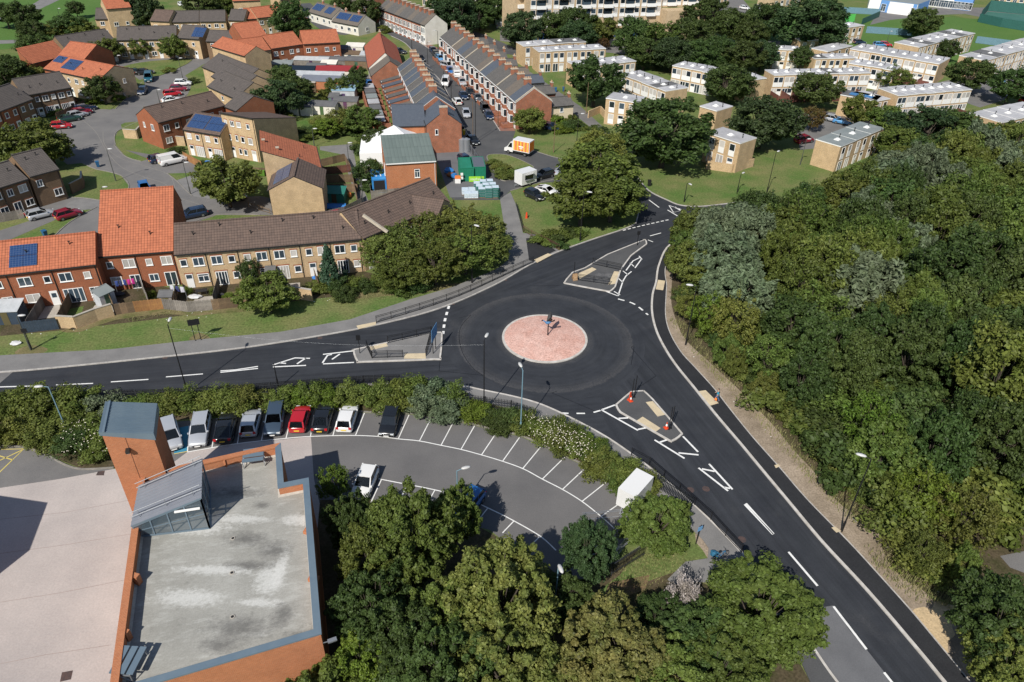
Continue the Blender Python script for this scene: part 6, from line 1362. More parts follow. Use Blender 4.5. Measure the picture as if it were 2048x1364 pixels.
# ---- single trees of the streets and greens (crown centre in the photograph, radius, height)
for a in [
 (1332,262,8.3,12.5, 'dense', 'leaf_dark', 'huge round dark green tree left of the grey-roofed house'),
 (1528,242,6.6,10, 'dense', 'leaf_deep', 'large dark round tree right of the grey-roofed house'),
 (1192,345,6.5,10, 'round', 'leaf_mid', 'upper tree of the big clump beside the two parked cars'),
 (1165,395,5.4,8.5, 'round', 'leaf_mid', 'left lower tree of the big clump beside the two parked cars'),
 (1225,392,5,8, 'round', 'leaf_mid', 'right lower tree of the big clump overhanging the new road'),
 (1196,302,4.2,7.5, 'round2', 'leaf_olive', 'olive tree at the back of the big clump'),
 (1190,162,6.2,10.5, 'round', 'leaf_dark', 'broad dark tree on the grass strip by the back lane'),
 (1060,240,3.1,5.2, 'round2', 'leaf_olive', 'bushy tree at the street corner by the brick gable'),
 (1455,165,5.6,9, 'dense', 'leaf_dark', 'dark tree in front of the blank-sided flat-roofed house'),
 (1634,180,5.2,8, 'round2', 'leaf_dark', 'spreading tree on the lawn below the long middle row'),
 (1718,222,3.6,6.8, 'round', 'leaf_mid', 'light green tree beside the garage block'),
 (1625,236,2.6,5.2, 'airy', 'leaf_rust', 'small rusty brown tree by the parking court'),
 (1790,155,4.4,6, 'airy', 'leaf_olive', 'feathery low tree in the yards above the near row'),
 (1778,240,4,6, 'round', 'leaf_mid', 'green tree between garage block and the wood'),
 (1940,150,5,8.5, 'round2', 'leaf_dark', 'dark tree at the end of the long walled row'),
 (2025,170,5,8.5, 'round2', 'leaf_dark', 'dark tree over the parking court at the right edge'),
 (1895,100,3.02,6.3, 'round', 'leaf_dark', 'tree in front of the row beside the school field'),
 (1606,115,3.02,6.3, 'round', 'leaf_dark', 'tree standing before the short flat-roofed row'),
 (1846,45,5.54,9.45, 'dense', 'leaf_dark', 'lone dark tree on the school field'),
 (1625,45,10.08,14.4, 'dense', 'leaf_deep', 'biggest dark tree left of the green playground'),
 (1650,68,5.88,8.1, 'dense', 'leaf_deep', 'lower part tree joined to the biggest dark tree'),
 (1531,40,6.3,10.8, 'dense', 'leaf_dark', 'dark tree beside the side street at the top'),
 (1415,35,7.14,12.15, 'dense', 'leaf_dark', 'dark tree right of the long apartment block'),
 (1462,52,6.3,10.35, 'round', 'leaf_dark', 'dark tree between the apartments and side street'),
 (1500,68,5.04,8.55, 'round', 'leaf_dark', 'lower tree near the side street bend'),
 (1380,72,6.3,10.35, 'dense', 'leaf_dark', 'dark tree before the podium garages'),
 (1318,80,5.88,9.9, 'round', 'leaf_mid', 'lighter green tree under the long apartment block'),
 (1268,70,5.46,10.35, 'dense', 'leaf_dark', 'dark tall tree under the middle of the long block'),
 (1290,105,5.04,8.1, 'dense', 'leaf_dark', 'dark tree above the flat-roofed houses by the long block'),
 (1345,108,5.46,8.55, 'dense', 'leaf_deep', 'very dark tree in the clump over the estate path'),
 (1395,110,5.46,8.1, 'dense', 'leaf_dark', 'dark tree in the middle of the far clump'),
 (1440,105,5.46,8.55, 'dense', 'leaf_dark', 'dark tree in the far clump left of the white walled house'),
 (1490,112,5.46,8.55, 'dense', 'leaf_dark', 'dark tree in the far clump behind the lawn'),
 (1525,110,4.62,7.65, 'dense', 'leaf_deep', 'last dark tree at the right of the far clump'),
 (1045,58,5.88,10.35, 'dense', 'leaf_deep', 'dark oval tree covering the left end of the long block'),
 (1110,55,5.46,9.45, 'dense', 'leaf_dark', 'dark tree in front of the left part of the long block'),
 (1148,50,5.71,10.8, 'dense', 'leaf_dark', 'tall dark tree with lit top in front of the long block'),
 (1155,68,5.04,8.1, 'dense', 'leaf_deep', 'low dark tree beneath the balconies of the long block'),
 (1204,62,5.04,8.1, 'round', 'leaf_mid', 'green tree before the brick recess of the long block'),
 (1185,78,2.18,4.05, 'airy', 'leaf_olive', 'small olive tree behind the first flat-roofed row'),
 (1208,86,1.68,3.6, 'airy', 'leaf_rust', 'small rusty tree at the end of the first flat-roofed row'),
 (1132,103,1.68,4.5, 'airy', 'leaf_mid', 'slim tree in front of the flat-roofed row by the lane'),
 (912,30,6.72,11.7, 'dense', 'leaf_deep', 'tall dark tree behind the upper terrace'),
 (945,15,6.72,10.8, 'dense', 'leaf_dark', 'dark tree at the top behind the upper terrace'),
 (960,32,5.04,8.1, 'dense', 'leaf_dark', 'dark tree overhanging the verge behind the terrace'),
 (989,14,5.46,9.9, 'dense', 'leaf_dark', 'dark tree left of the stepped flats'),
 (876,15,4.2,8.1, 'dense', 'leaf_dark', 'dark tree by the buff flats at the top'),
 (918,50,4.2,7.2, 'dense', 'leaf_deep', 'dark bushy tree next to the end of the east terrace'),
 (730,22,4.6,9.5, 'dense', 'leaf_dark', 'tall dark tree standing at the street junction'),
 (684,8,4,8, 'dense', 'leaf_dark', 'dark tree behind the bungalows'),
 (580,40,5.6,11.5, 'round2', 'leaf_dark', 'tall pointed green tree right of the far orange roofs'),
 (600,62,3.5,6.5, 'round', 'leaf_dark', 'lower tree beside the side street lawn'),
 (402,12,5.5,9.5, 'dense', 'leaf_dark', 'dark tree at the top near the far houses'),
 (285,22,5,11, 'dense', 'leaf_deep', 'dark tree beside the tall orange roofed house'),
 (300,35,4,8, 'round', 'leaf_dark', 'shorter dark tree beside the square brown roof'),
 (450,14,4.5,7.5, 'round', 'leaf_mid', 'mid green tree in the top row'),
 (482,12,4.5,7, 'round', 'leaf_mid', 'mid green tree in the top row, nearest the orange gable'),
 (10,30,4.5,7, 'round', 'leaf_dark', 'first tree of the pair on the far left lawn'),
 (42,32,5,8, 'round', 'leaf_dark', 'second tree of the pair on the far left lawn'),
 (151,18,2.6,5, 'round', 'leaf_dark', 'small lone tree in the middle of the far lawn'),
 (62,64,4,6.5, 'round', 'leaf_dark', 'round tree beside the far lawn path'),
 (68,92,4.2,6, 'dense', 'leaf_dark', 'dark round tree above the orange solar roofs'),
 (110,62,3.8,5.5, 'airy', 'leaf_olive', 'olive tree at the far lawn edge'),
 (140,52,4.8,7, 'round', 'leaf_dark', 'wide tree by the far houses on the left'),
 (162,60,3.8,5.5, 'round', 'leaf_mid', 'tree right of the wide far tree'),
 (216,100,3.6,6, 'round', 'leaf_olive', 'tree in the parking court near white cars'),
 (278,96,2.6,5, 'round', 'leaf_mid', 'thin-stemmed tree first in the parking court row'),
 (309,88,2.2,5, 'round', 'leaf_mid', 'thin-stemmed tree second in the parking court row'),
 (346,94,3.4,6, 'round', 'leaf_mid', 'thin-stemmed tree third in the parking court row'),
 (205,178,3.6,6, 'round2', 'leaf_dark', 'two-lobed street tree beside the buff gable'),
 (62,288,5.4,7.8, 'round', 'leaf_mid', 'big green tree by the left bend of the estate road'),
 (100,300,3.6,5.5, 'round', 'leaf_mid', 'right part tree overhanging the estate road bend'),
 (450,365,4.9,7.6, 'round', 'leaf_olive', 'light olive tree near the white panel van'),
 (14,150,5.5,8, 'dense', 'leaf_dark', 'dark tree at the left edge above the brown roofs'),
 (55,152,4,6, 'airy', 'leaf_olive', 'olive tree left of the orange solar roofs'),
 (565,162,4.2,7, 'dense', 'leaf_dark', 'dark tree in the allotments, upper one'),
 (560,195,5,7.5, 'dense', 'leaf_deep', 'large dark tree in the allotments, lower one'),
 (590,180,3.5,6, 'round', 'leaf_dark', 'green tree right of the dark allotment trees'),
 (672,175,2.6,4.5, 'round', 'leaf_mid', 'small tree before the orange brick shed'),
 (706,170,2.8,5, 'round', 'leaf_dark', 'small tree at the lane beside the allotment sheds'),
 (715,148,2.2,4, 'round', 'leaf_dark', 'small dark tree beside the allotment gate'),
 (690,238,3.4,5, 'airy', 'leaf_olive', 'feathery tree at the foot of the allotments'),
 (722,240,3.8,5.5, 'round', 'leaf_mid', 'green tree at the lane end of the allotments'),
 (655,255,2.8,3.6, 'round', 'leaf_bright', 'bright green bushy tree at the allotment hedge'),
 (760,280,3.2,4.5, 'round', 'leaf_dark', 'dark shrubby tree left of the marquee'),
 (735,345,2.6,4.5, 'airy', 'leaf_dark', 'shrubby tree behind the blue container'),
 (533,586,3.3,5, 'round', 'leaf_mid', 'round green tree on the roadside verge by the garden fences'),
 (658,530,1.8,6, 'conifer', 'leaf_conifer', 'tall blue-green conifer in the terrace gardens'),
 (497,542,1.4,4, 'airy', 'leaf_dark', 'slim dark tree in the gardens behind the round verge tree'),
 (775,510,3.6,6, 'airy', 'leaf_olive', 'tree at the left end of the roadside thicket'),
 (820,490,4,6.5, 'airy', 'leaf_olive', 'second tree of the roadside thicket'),
 (865,470,4,6.5, 'airy', 'leaf_olive', 'third tree of the roadside thicket, below the turned wing'),
 (915,450,4,6.5, 'airy', 'leaf_olive', 'upper tree of the roadside thicket by the crates'),
 (960,470,4,6, 'airy', 'leaf_olive', 'tree at the right end of the roadside thicket'),
 (930,505,4,6, 'airy', 'leaf_mid', 'tree of the roadside thicket behind the tall lamp'),
 (870,525,4,6, 'airy', 'leaf_mid', 'front middle tree of the roadside thicket'),
 (985,495,2.8,4.5, 'airy', 'leaf_olive', 'small tree at the path edge of the roadside thicket'),
 (800,545,3.2,4.5, 'airy', 'leaf_mid', 'front left tree of the roadside thicket'),
 (1848,262,6.6,9.5, 'dense', 'leaf_deep', 'wide dark tree at the back of the wood below the walled yards'),
 (1912,262,5.5,8.5, 'round2', 'leaf_dark', 'dark tree at the back of the wood left of the end house'),
 (1985,290,4.6,7.0, 'round2', 'leaf_mid', 'green tree in front of the right edge houses'),
 (1800,290,4.6,7.0, 'round2', 'leaf_mid', 'green tree between dark back trees and grey-green roof'),
]:
 if a[6]: Tc(*a)
# ---- trees round the station and car park (near the drone)
for a in [
 (1000,1195,4.0,9.0, 'near', 'leaf_yellow', 'large yellow-green tree in the middle of the bottom edge'),
 (1000,1335,3.4,7.5, 'near', 'leaf_yellow', 'yellow-green tree below the large yellow-green one'),
 (822,1078,3.8,9.6, 'near2', 'leaf_mid', 'tall green tree hiding the inner parking bays'),
 (910,1035,2.1,6.5, 'near2', 'leaf_mid', 'green tree leaning over the blue car'),
 (748,1130,2.7,7.5, 'near2', 'leaf_mid', 'green tree left of the tall one by the bays'),
 (700,1045,1.9,6.0, 'near2', 'leaf_dark', 'dark green tree in front of the white car by the building'),
 (668,968,1.4,4.0, 'airy', 'leaf_bright', 'small bright shrub-like tree in the building shadow'),
 (748,1225,2.9,7.5, 'near2', 'leaf_dark', 'dark tree next to the station east wall'),
 (810,1290,3.0,7.0, 'near', 'leaf_dark', 'dark tree at the bottom between green and yellow crowns'),
 (735,1325,2.3,5.5, 'near2', 'leaf_bright', 'bright green tree at the bottom beside the brick wall'),
 (885,1245,2.8,7.0, 'near2', 'leaf_mid', 'green tree left of the large yellow-green tree'),
 (880,1345,3.4,7.5, 'near2', 'leaf_dark', 'deep green tree at the bottom edge left of yellow crown'),
 (1178,1105,2.1,6.5, 'near', 'leaf_deep', 'dark blue-green pointed tree by the steel gate'),
 (1312,1052,2.7,5.0, 'near', 'leaf_mid', 'rounded tree between the box trailer and footway'),
 (1352,1030,1.3,3.2, 'near', 'leaf_mid', 'small tree right of the box trailer'),
 (1525,1225,4.1,6.5, 'near', 'leaf_mid', 'big round tree overhanging the south-east road'),
 (1405,1290,3.2,5.0, 'near', 'leaf_dark', 'dark round tree left of the big one overhanging road'),
 (1315,1245,2.2,3.4, 'near2', 'leaf_dark', 'low dark tree behind the white flowering bush'),
 (1210,1300,3.4,7.0, 'near2', 'leaf_straw', 'straw-coloured tree with drying twigs at the bottom'),
 (1270,1345,3.0,6.0, 'near2', 'leaf_straw', 'second straw-coloured tree at the bottom edge'),
 (1330,1360,3.0,5.5, 'near2', 'leaf_mid', 'green tree between straw tree and road at bottom'),
 (1140,1360,2.4,4.5, 'near2', 'leaf_yellow', 'small yellowish tree at the bottom edge'),
 (1130,1195,2.0,4.0, 'near2', 'leaf_dark', 'low dark tree under the leaning lamp head'),
 (1440,1345,3.0,5.5, 'near', 'leaf_mid', 'round tree at the bottom edge beside the road'),
 (2010,1255,3.6,7.0, 'near', 'leaf_dark', 'dark tree at the bottom right corner, upper'),
 (2030,1340,3.2,6.0, 'near2', 'leaf_olive', 'olive tree at the bottom right corner, lower'),
 (640,1420,3.0,5.5, 'near2', 'leaf_mid', 'tree top poking up at the bottom below the brick wall'),
]:
 Tc(*a)
# ---- shrubs: hedge between the road and the car park, station corner, verges
def shrubs(pts, kinds, leafs, label, r=(1.2,1.9), h=(1.6,2.6), group=None, name='shrub'):
 for i, (px, py) in enumerate(pts):
  lb = label % (ORD[i] if i else 'first') if '%s' in label else label
  p = A2(px, py, .6); tree(p.x, p.y, R.uniform(*r) * .92, R.uniform(*h) * .74, R.choice(kinds), R.choice(leafs), lb, cat='shrub', name=name, group=group)
shrubs([(12,815),(60,808),(110,812),(160,815),(205,815)],['shrub'],['leaf_mid', 'leaf_silver'], 'grey-green shrub between road and station drive, %s from the left', (1.9,2.4),(2.8,3.5), 'shrubs by the station drive')
shrubs([(5,865),(40,862),(85,868),(130,858),(178,862),(215,868),(150,888),(195,900)],['shrub', 'shrub2'],['leaf_mid', 'leaf_olive', 'leaf_dark'], 'mixed shrub behind the station drive kerb, %s from the left', (1.6,2.2),(2.0,2.8), 'shrubs by the station drive')
shrubs([(282,808),(320,812),(345,808),(385,800),(425,806)],['shrub2'],['leaf_olive', 'leaf_mid'], 'olive shrub above the first parked cars, %s from the tower', (1.6,2.1),(2.0,2.7), 'hedge shrubs above the parked cars')
shrubs([(462,795),(492,800),(470,812)],['shrub2'],['leaf_olive'], 'dense dull green shrub above the black parked car, %s', (1.8,2.3),(2.4,3.0), 'hedge shrubs above the parked cars')
shrubs([(560,800),(590,795),(625,790),(652,798)],['shrub'],['leaf_bright', 'leaf_mid'], 'bright green shrub above the red parked car, %s', (1.4,1.9),(2.0,2.7), 'hedge shrubs above the parked cars')
shrubs([(700,795),(735,790),(765,798)],['shrub'],['leaf_mid', 'leaf_olive'], 'green shrub above the white parked car, %s', (1.6,2.1),(2.2,3.0), 'hedge shrubs above the parked cars')
shrubs([(800,795),(835,788),(870,795),(905,800),(895,822),(850,812)],['shrub'],['leaf_silver', 'leaf_mid'], 'pale leafy shrub right of the last parked car, %s', (1.7,2.2),(2.6,3.4), 'hedge shrubs above the empty bays')
shrubs([(938,825),(962,822),(990,836),(1020,838),(1050,848),(1000,850)],['shrub2'],['leaf_bright', 'leaf_olive', 'leaf_dark'], 'low shrub beneath the palisade fence, %s from the left', (1.3,1.8),(1.5,2.2), 'hedge shrubs above the empty bays')
shrubs([(1072,852),(1095,868),(1120,862),(1125,885),(1150,878),(1165,900)],['shrub2', 'shrub'],['leaf_olive', 'leaf_mid'], 'shrub dotted with pale flowers by the footway, %s', (1.4,1.8),(1.6,2.3), 'flowering hedge shrubs')
shrubs([(1188,905),(1210,915),(1225,935),(1250,942),(1270,955),(1240,960),(1290,965),(1195,930),(1270,985)],['shrub2', 'shrub'],['leaf_olive', 'leaf_olive', 'leaf_mid'], 'low green shrub in the bend between bays and railings, %s', (1.3,1.8),(1.5,2.1), 'low shrubs in the bend')
shrubs([(1190,888)],['shrub'],['leaf_bright'], 'single bright green shrub at the end of the footway', (1.0,1.1),(1.5,1.7))
# pale flowers on the hedge
fl_ = MB(); rg = random.Random(5)
for k in range(420):
 u = rg.random(); px, py = 1068 + 110 * u + rg.uniform(-22,22),842 + 55 * u + rg.uniform(-18,26)
 if rg.random() < .25: px, py = rg.uniform(120,215), rg.uniform(840,905)
 p = at(px, py, rg.uniform(1.2,2.1)); s = rg.uniform(.03,.07); fl_.add([(p.x - s, p.y, p.z),(p.x, p.y - s, p.z + .02),(p.x + s, p.y, p.z),(p.x, p.y + s, p.z + .03)],[(0,1,2,3)])
o = fl_.build('blossoms', mat('blossom', (0.72,0.66,0.55),.7)); o['kind'] = 'stuff'; tag(o, 'scattered pale blossoms over the hedge by the car park', 'blossoms')
# white flowering bush at the bottom
wb = A2(1362,1200,2.2); o = tree(wb.x, wb.y, 1.0,4.4, 'shrub2', 'leaf_silver', 'white flowering bush among the dark trees', cat='shrub', name='flowering_bush'); MATS['leaf_white'] = leaf_mat('leaf_white', (0.55,0.50,0.50),(0.30,0.26,0.22)); o.material_slots[0].material = MATS['leaf_white']
# garden and roadside shrubs
shrubs([(676,575),(710,568),(735,572),(765,562),(800,575),(835,570),(640,572),(690,590)],['shrub'],['leaf_dark', 'leaf_mid'], 'hedge shrub at the garden end beside the verge, %s from the left', (1.4,2.0),(1.8,2.6), 'garden end hedge')
shrubs([(1083,478),(1098,472),(1112,478),(1128,468),(1145,460),(1160,464),(1120,488)],['bush'],['leaf_dark', 'leaf_mid'], 'low dark bush at the foot of the big clump, %s', (1.2,1.7),(1.2,1.8), 'bushes beside the ramp railing')
shrubs([(985,322),(992,332),(1000,340),(1008,348),(1018,352),(1025,344),(1012,336),(998,326)],['bush'],['leaf_mid', 'leaf_olive'], 'low bush on the triangular island, %s', (1.1,1.5),(.9,1.3), 'bushes on the triangular island')
shrubs([(1112,246),(1122,258),(1135,256),(1148,252),(1140,240),(1125,236),(1160,254)],['bush', 'shrub'],['leaf_dark', 'leaf_mid', 'leaf_bright'], 'hedge bush at the end of the back lane, %s', (1.5,2.1),(1.6,2.6), 'hedge at the end of the back lane')
shrubs([(1188,255),(1198,264),(1208,262)],['bush'],['leaf_dark'], 'small bush beside the lane mouth, %s', (1.1,1.4),(1.3,1.8), 'bushes at the lane mouth')
shrubs([(866,70),(852,72),(880,70)],['bush'],['leaf_dark'], 'hedge bush at the end of the upper terrace, %s', (2.0,2.6),(2.0,2.6), 'hedge by the upper terrace')
shrubs([(600,200),(620,205),(640,198),(612,190),(650,190),(580,235),(560,240),(545,238),(600,262),(625,258),(640,262),(610,275),(680,262),(700,260),(716,262),(632,245)],['bush', 'shrub2'],['leaf_dark', 'leaf_mid', 'leaf_bright', 'leaf_olive'], 'garden bush in the allotments, %s', (1.5,2.5),(1.2,2.4), 'allotment bushes')
shrubs([(722,290),(730,305),(738,318),(744,330),(728,275),(716,300),(736,360),(742,375)],['bush', 'shrub2'],['leaf_mid', 'leaf_dark'], 'hedge bush along the path left of the marquee, %s', (1.4,2.0),(1.4,2.4), 'bushes left of the marquee')
shrubs([(70,205),(180,205),(235,196),(240,190),(118,222),(92,225)],['bush'],['leaf_dark', 'leaf_mid', 'leaf_bright'], 'garden bush by the parked row on the left, %s', (1.3,2.2),(1.2,2.0), 'bushes by the parked row')
shrubs([(352,298),(405,330),(300,218),(385,160),(340,140),(430,330)],['bush'],['leaf_dark', 'leaf_olive'], 'small bush beside the estate houses, %s', (1.0,1.8),(1.0,1.8), 'bushes beside the estate houses')
shrubs([(560,90),(700,105),(720,112),(770,98),(745,104),(770,60),(690,52),(1575,100),(1310,130),(1580,128)],['bush'],['leaf_dark', 'leaf_mid'], 'far bush between the houses, %s', (1.8,2.6),(1.6,2.4), 'far bushes between the houses')
shrubs([(110,590),(300,585),(375,578),(425,580),(455,590),(480,578),(610,575),(590,585)],['shrub2'],['leaf_mid', 'leaf_bright'], 'small garden shrub behind the fences, %s from the left', (.5,.9),(.8,1.3), 'small garden shrubs')

# ---- the wood on the right
rg = random.Random(21)
edge = [(1350,490),(1338,530),(1345,590),(1352,625),(1380,680),(1425,725),(1480,775),(1515,812),(1555,857),(1595,905),(1640,950),(1685,1000),(1730,1030),(1775,1060),(1785,1110),(1815,1150),(1850,1175)]
W = [A2(*p) for p in edge] + [A2(*p) for p in [(1920,1160),(1985,1085),(2150,1075),(2600,1000),(2500,400),(2100,300),(1960,312),(1860,325),(1760,350),(1640,418),(1560,438),(1480,452),(1400,468)]]
def inside(p, poly):
 c = False; j = len(poly) - 1
 for i in range(len(poly)):
  if (poly[i].y > p.y) != (poly[j].y > p.y) and p.x < (poly[j].x - poly[i].x) * (p.y - poly[i].y) / (poly[j].y - poly[i].y) + poly[i].x: c = not c
  j = i
 return c
def edist(p):
 best = 1e9
 for a, b in zip(W, W[1:] + W[:1]):
  d = b - a; t = max(0, min(1,(p - a).dot(d) / d.length_squared)); best = min(best, (a + d * t - p).length)
 return best
wood = []
tries = 0
while tries < 14000 and len(wood) < 270:
 tries += 1; p = Vector((rg.uniform(15,125), rg.uniform(30,150)))
 if not inside(p, W): continue
 ed = edist(p)
 r = min(rg.uniform(2.4,4.6),1.1 + ed * .7) * (0.85 + p.y / 500)
 if all((p - q).length > (r + s) * .50 for q, s in wood): wood.append((p, r))
wood.sort(key=lambda w: (w[0].y))
looks = [('round', 'leaf_mid', 'green'),('round2', 'leaf_mid', 'green'),('airy', 'leaf_olive', 'olive'),('willow', 'leaf_silver', 'silvery'),('round2', 'leaf_dark', 'dark green'),('airy', 'leaf_mid', 'green'),('willow', 'leaf_mid', 'feathery green'),('round', 'leaf_olive', 'olive')]
SILV = [A2(*p, 5) for p in [(1450,500),(1750,440),(1790,480),(1720,580),(1950,310),(2010,340),(1800,340),(1830,380),(1470,455),(1500,480),(1440,560)]]
DARK = [A2(*p, 5) for p in [(1840,280),(1900,560),(1700,720),(2000,700),(1600,420),(1950,900)]]
YEL = [A2(*p, 4) for p in [(1420,600),(1840,980),(1650,820),(1900,1000),(1380,560),(1480,640),(1800,1040)]]
WL = {}
for i, (p, r) in enumerate(wood):
 ed = edist(p); h = min(5.0 + ed * .55, rg.uniform(7.5,11.5)) * (1 if r > 2 else .8)
 if any((p - q).length < 3.8 for q in SILV): k = ('willow', 'leaf_silver', 'silvery')
 elif any((p - q).length < 4.5 for q in YEL): k = ('airy', 'leaf_bright' if rg.random() < .35 else 'leaf_olive', 'yellowish')
 elif any((p - q).length < 7 for q in DARK): k = ('round2', 'leaf_dark', 'dark green')
 else: k = rg.choice([looks[0], looks[1], looks[1], looks[4], looks[5], looks[5], looks[6], looks[7], looks[6], looks[6]])
 if p.y < 72 and k[0] == 'round': k = ('round2', k[1], k[2])
 place = 'at the road edge of the wood' if (ed < 5 and p.x < 75 and p.y < 110) else ('in the far part of the wood' if p.y > 100 else ('in the near part of the wood' if p.y < 60 else 'in the middle of the wood'))
 sz = 'large' if r > 4.3 else ('small' if r < 2.8 else 'medium')
 o = tree(p.x, p.y, r, h, k[0], k[1], '%s %s crown %s' % (sz, k[2], place), name='woodland_tree', group='%s %s crowns %s' % (sz, k[2], place), var=i % 2); WL.setdefault(o['label'],[]).append(o)
for lb, os_ in WL.items():
 os_.sort(key=lambda o: o.location.x / (o.location.y + 34))
 for j, o in enumerate(os_):
  if len(os_) > 1 and j < len(ORD): o['label'] = lb + (', first from the left' if j == 0 else (', last towards the right' if j == len(os_) - 1 else ', %s from the left' % ORD[j]))
nb_ = 0
while nb_ < 285:
 p = Vector((rg.uniform(15,100), rg.uniform(30,90 if nb_ % 2 else 140)))
 if not inside(p, W) or edist(p) < 1.0: continue
 nb_ += 1; k_ = 1.25 if p.y < 62 else 1.0; tree(p.x, p.y, rg.uniform(1.6,2.8) * k_, rg.uniform(1.8,3.6) * k_, rg.choice(['bush', 'shrub2']), rg.choice(['leaf_mid', 'leaf_olive', 'leaf_dark']), 'low undergrowth bush between the woodland trunks', cat='shrub', name='undergrowth_bush', group='undergrowth bushes of the wood')
# skirt of scrub along the dirt strip
es = line([(1350,600),(1362,650),(1400,700),(1450,748),(1500,795),(1535,832),(1575,880),(1618,928),(1665,975),(1712,1018),(1755,1045),(1770,1090),(1800,1140),(1838,1165)],6)
for i, p in enumerate(es[::2]):
 tree(p.x + rg.uniform(1.3,2.3), p.y + rg.uniform(.8,1.5), rg.uniform(.9,1.5), rg.uniform(1.0,2.2), rg.choice(['shrub', 'shrub2', 'bush']), rg.choice(['leaf_mid', 'leaf_olive', 'leaf_dark']), 'scrub bush along the dirt strip, %s from the %s end' % ((ORD[i] if i else 'first', 'far') if i < 20 else (ORD[max(0, len(es[::2]) - 1 - i)], 'near')), cat='shrub', name='scrub_bush', group='scrub along the dirt strip')
# long grass and weeds at edges: real blades, uncountable
gb = MB(); rg = random.Random(8)
def blades(pix, n, h=(.15,.45), spread=.8):
 pts = line(pix, 4)
 for _ in range(n):
  i = rg.randrange(len(pts) - 1); p = pts[i].lerp(pts[i + 1], rg.random()) + Vector((rg.uniform(-spread, spread), rg.uniform(-spread, spread))); hh = rg.uniform(*h); a = rg.uniform(0,6.28); s = rg.uniform(.02,.05); l = rg.uniform(-.15,.15)
  gb.add([(p.x - s * math.cos(a), p.y - s * math.sin(a),0),(p.x + s * math.cos(a), p.y + s * math.sin(a),0),(p.x + l, p.y + l * .5, hh)],[(0,1,2)])
blades([(1352,640),(1410,715),(1470,775),(1540,850),(1610,930),(1690,1010),(1745,1050)],2600,(.15,.6),1.0)
blades([(1760,1110),(1830,1175),(1920,1195)],1200,(.2,.6),1.2)
blades([(1340,1090),(1300,1130),(1250,1170)],1500,(.1,.35),1.6)
blades([(715,598),(800,588),(930,570),(1010,535)],1200,(.05,.2),.8)
blades([(260,640),(400,615),(500,600)],900,(.05,.25),.5)
MATS['blade'] = mat('blade', (0.15,0.17,0.05),.9, color2=(.26,.23,.11), noise=1, nscale=.8)
o = gb.build('long_grass', MATS['blade']); o['kind'] = 'stuff'; o['label'] = 'tufts of long grass and weeds along the verges'; o['category'] = 'grass'
# vehicles
def paintmat(name, c, metal=0.0, rough=0.25):
 m = mat('car_' + name, c, rough, metal=metal, spec=.6); b = m.node_tree.nodes['Principled BSDF']
 if 'Coat Weight' in b.inputs: b.inputs['Coat Weight'].default_value = .6; b.inputs['Coat Roughness'].default_value = .08
 return m
CARCOL = dict(white=paintmat('white', (.72,.72,.71)), black=paintmat('black', (.012,.013,.015)), silver=paintmat('silver', (.52,.54,.57),.35,.3), red=paintmat('red', (.42,.012,.02)),
              blue=paintmat('blue', (.02,.12,.34)), navy=paintmat('navy', (.012,.025,.06)), grey=paintmat('grey', (.10,.12,.14),.4,.3), teal=paintmat('teal', (.015,.09,.13)), green=paintmat('green', (.015,.05,.035)),
              crimson=paintmat('crimson', (.22,.01,.025)), bluegrey=paintmat('bluegrey', (.06,.09,.13),.3,.3), gold=paintmat('gold', (.30,.26,.18),.5,.3), skyblue=paintmat('skyblue', (.08,.26,.50)))
M['car_glass'] = mat('car_glass', (0.012,0.016,0.02),0.05, spec=.9)
M['rubber'] = mat('rubber', (0.012,0.012,0.012),.8); M['alloy'] = mat('alloy', (.35,.36,.37),.35, metal=.8)
M['lamp_clear'] = mat('lamp_clear', (.62,.65,.66),.1, spec=.9); M['lamp_red'] = mat('lamp_red', (.45,.01,.01),.15, spec=.8)
M['plate_yellow'] = mat('plate_yellow', (.72,.52,.04),.5); M['plate_white'] = mat('plate_white', (.75,.75,.73),.5); M['trim_black'] = mat('trim_black', (.015,.015,.016),.6)
CT = {  # length, width, height, belt, greenhouse base rear/front, top rear/front, bonnet height front
 'hatch':  (3.95,1.72,1.47,.92,-.49,.22,-.40,.03,.70), 'saloon': (4.5,1.78,1.43,.93,-.40,.20,-.24,.04,.72), 'estate': (4.6,1.80,1.47,.94,-.49,.21,-.43,.05,.72),
 'mpv':    (4.3,1.80,1.66,1.0,-.49,.29,-.44,.12,.82), 'suv': (4.4,1.86,1.68,1.05,-.49,.23,-.42,.07,.92), 'coupe': (4.5,1.82,1.38,.92,-.46,.20,-.20,.03,.70), 'van': (4.4,1.80,1.82,1.10,-.495,.27,-.485,.13,.90),
 'longvan': (4.9,1.92,1.95,1.15,-.497,.32,-.49,.18,.95)}
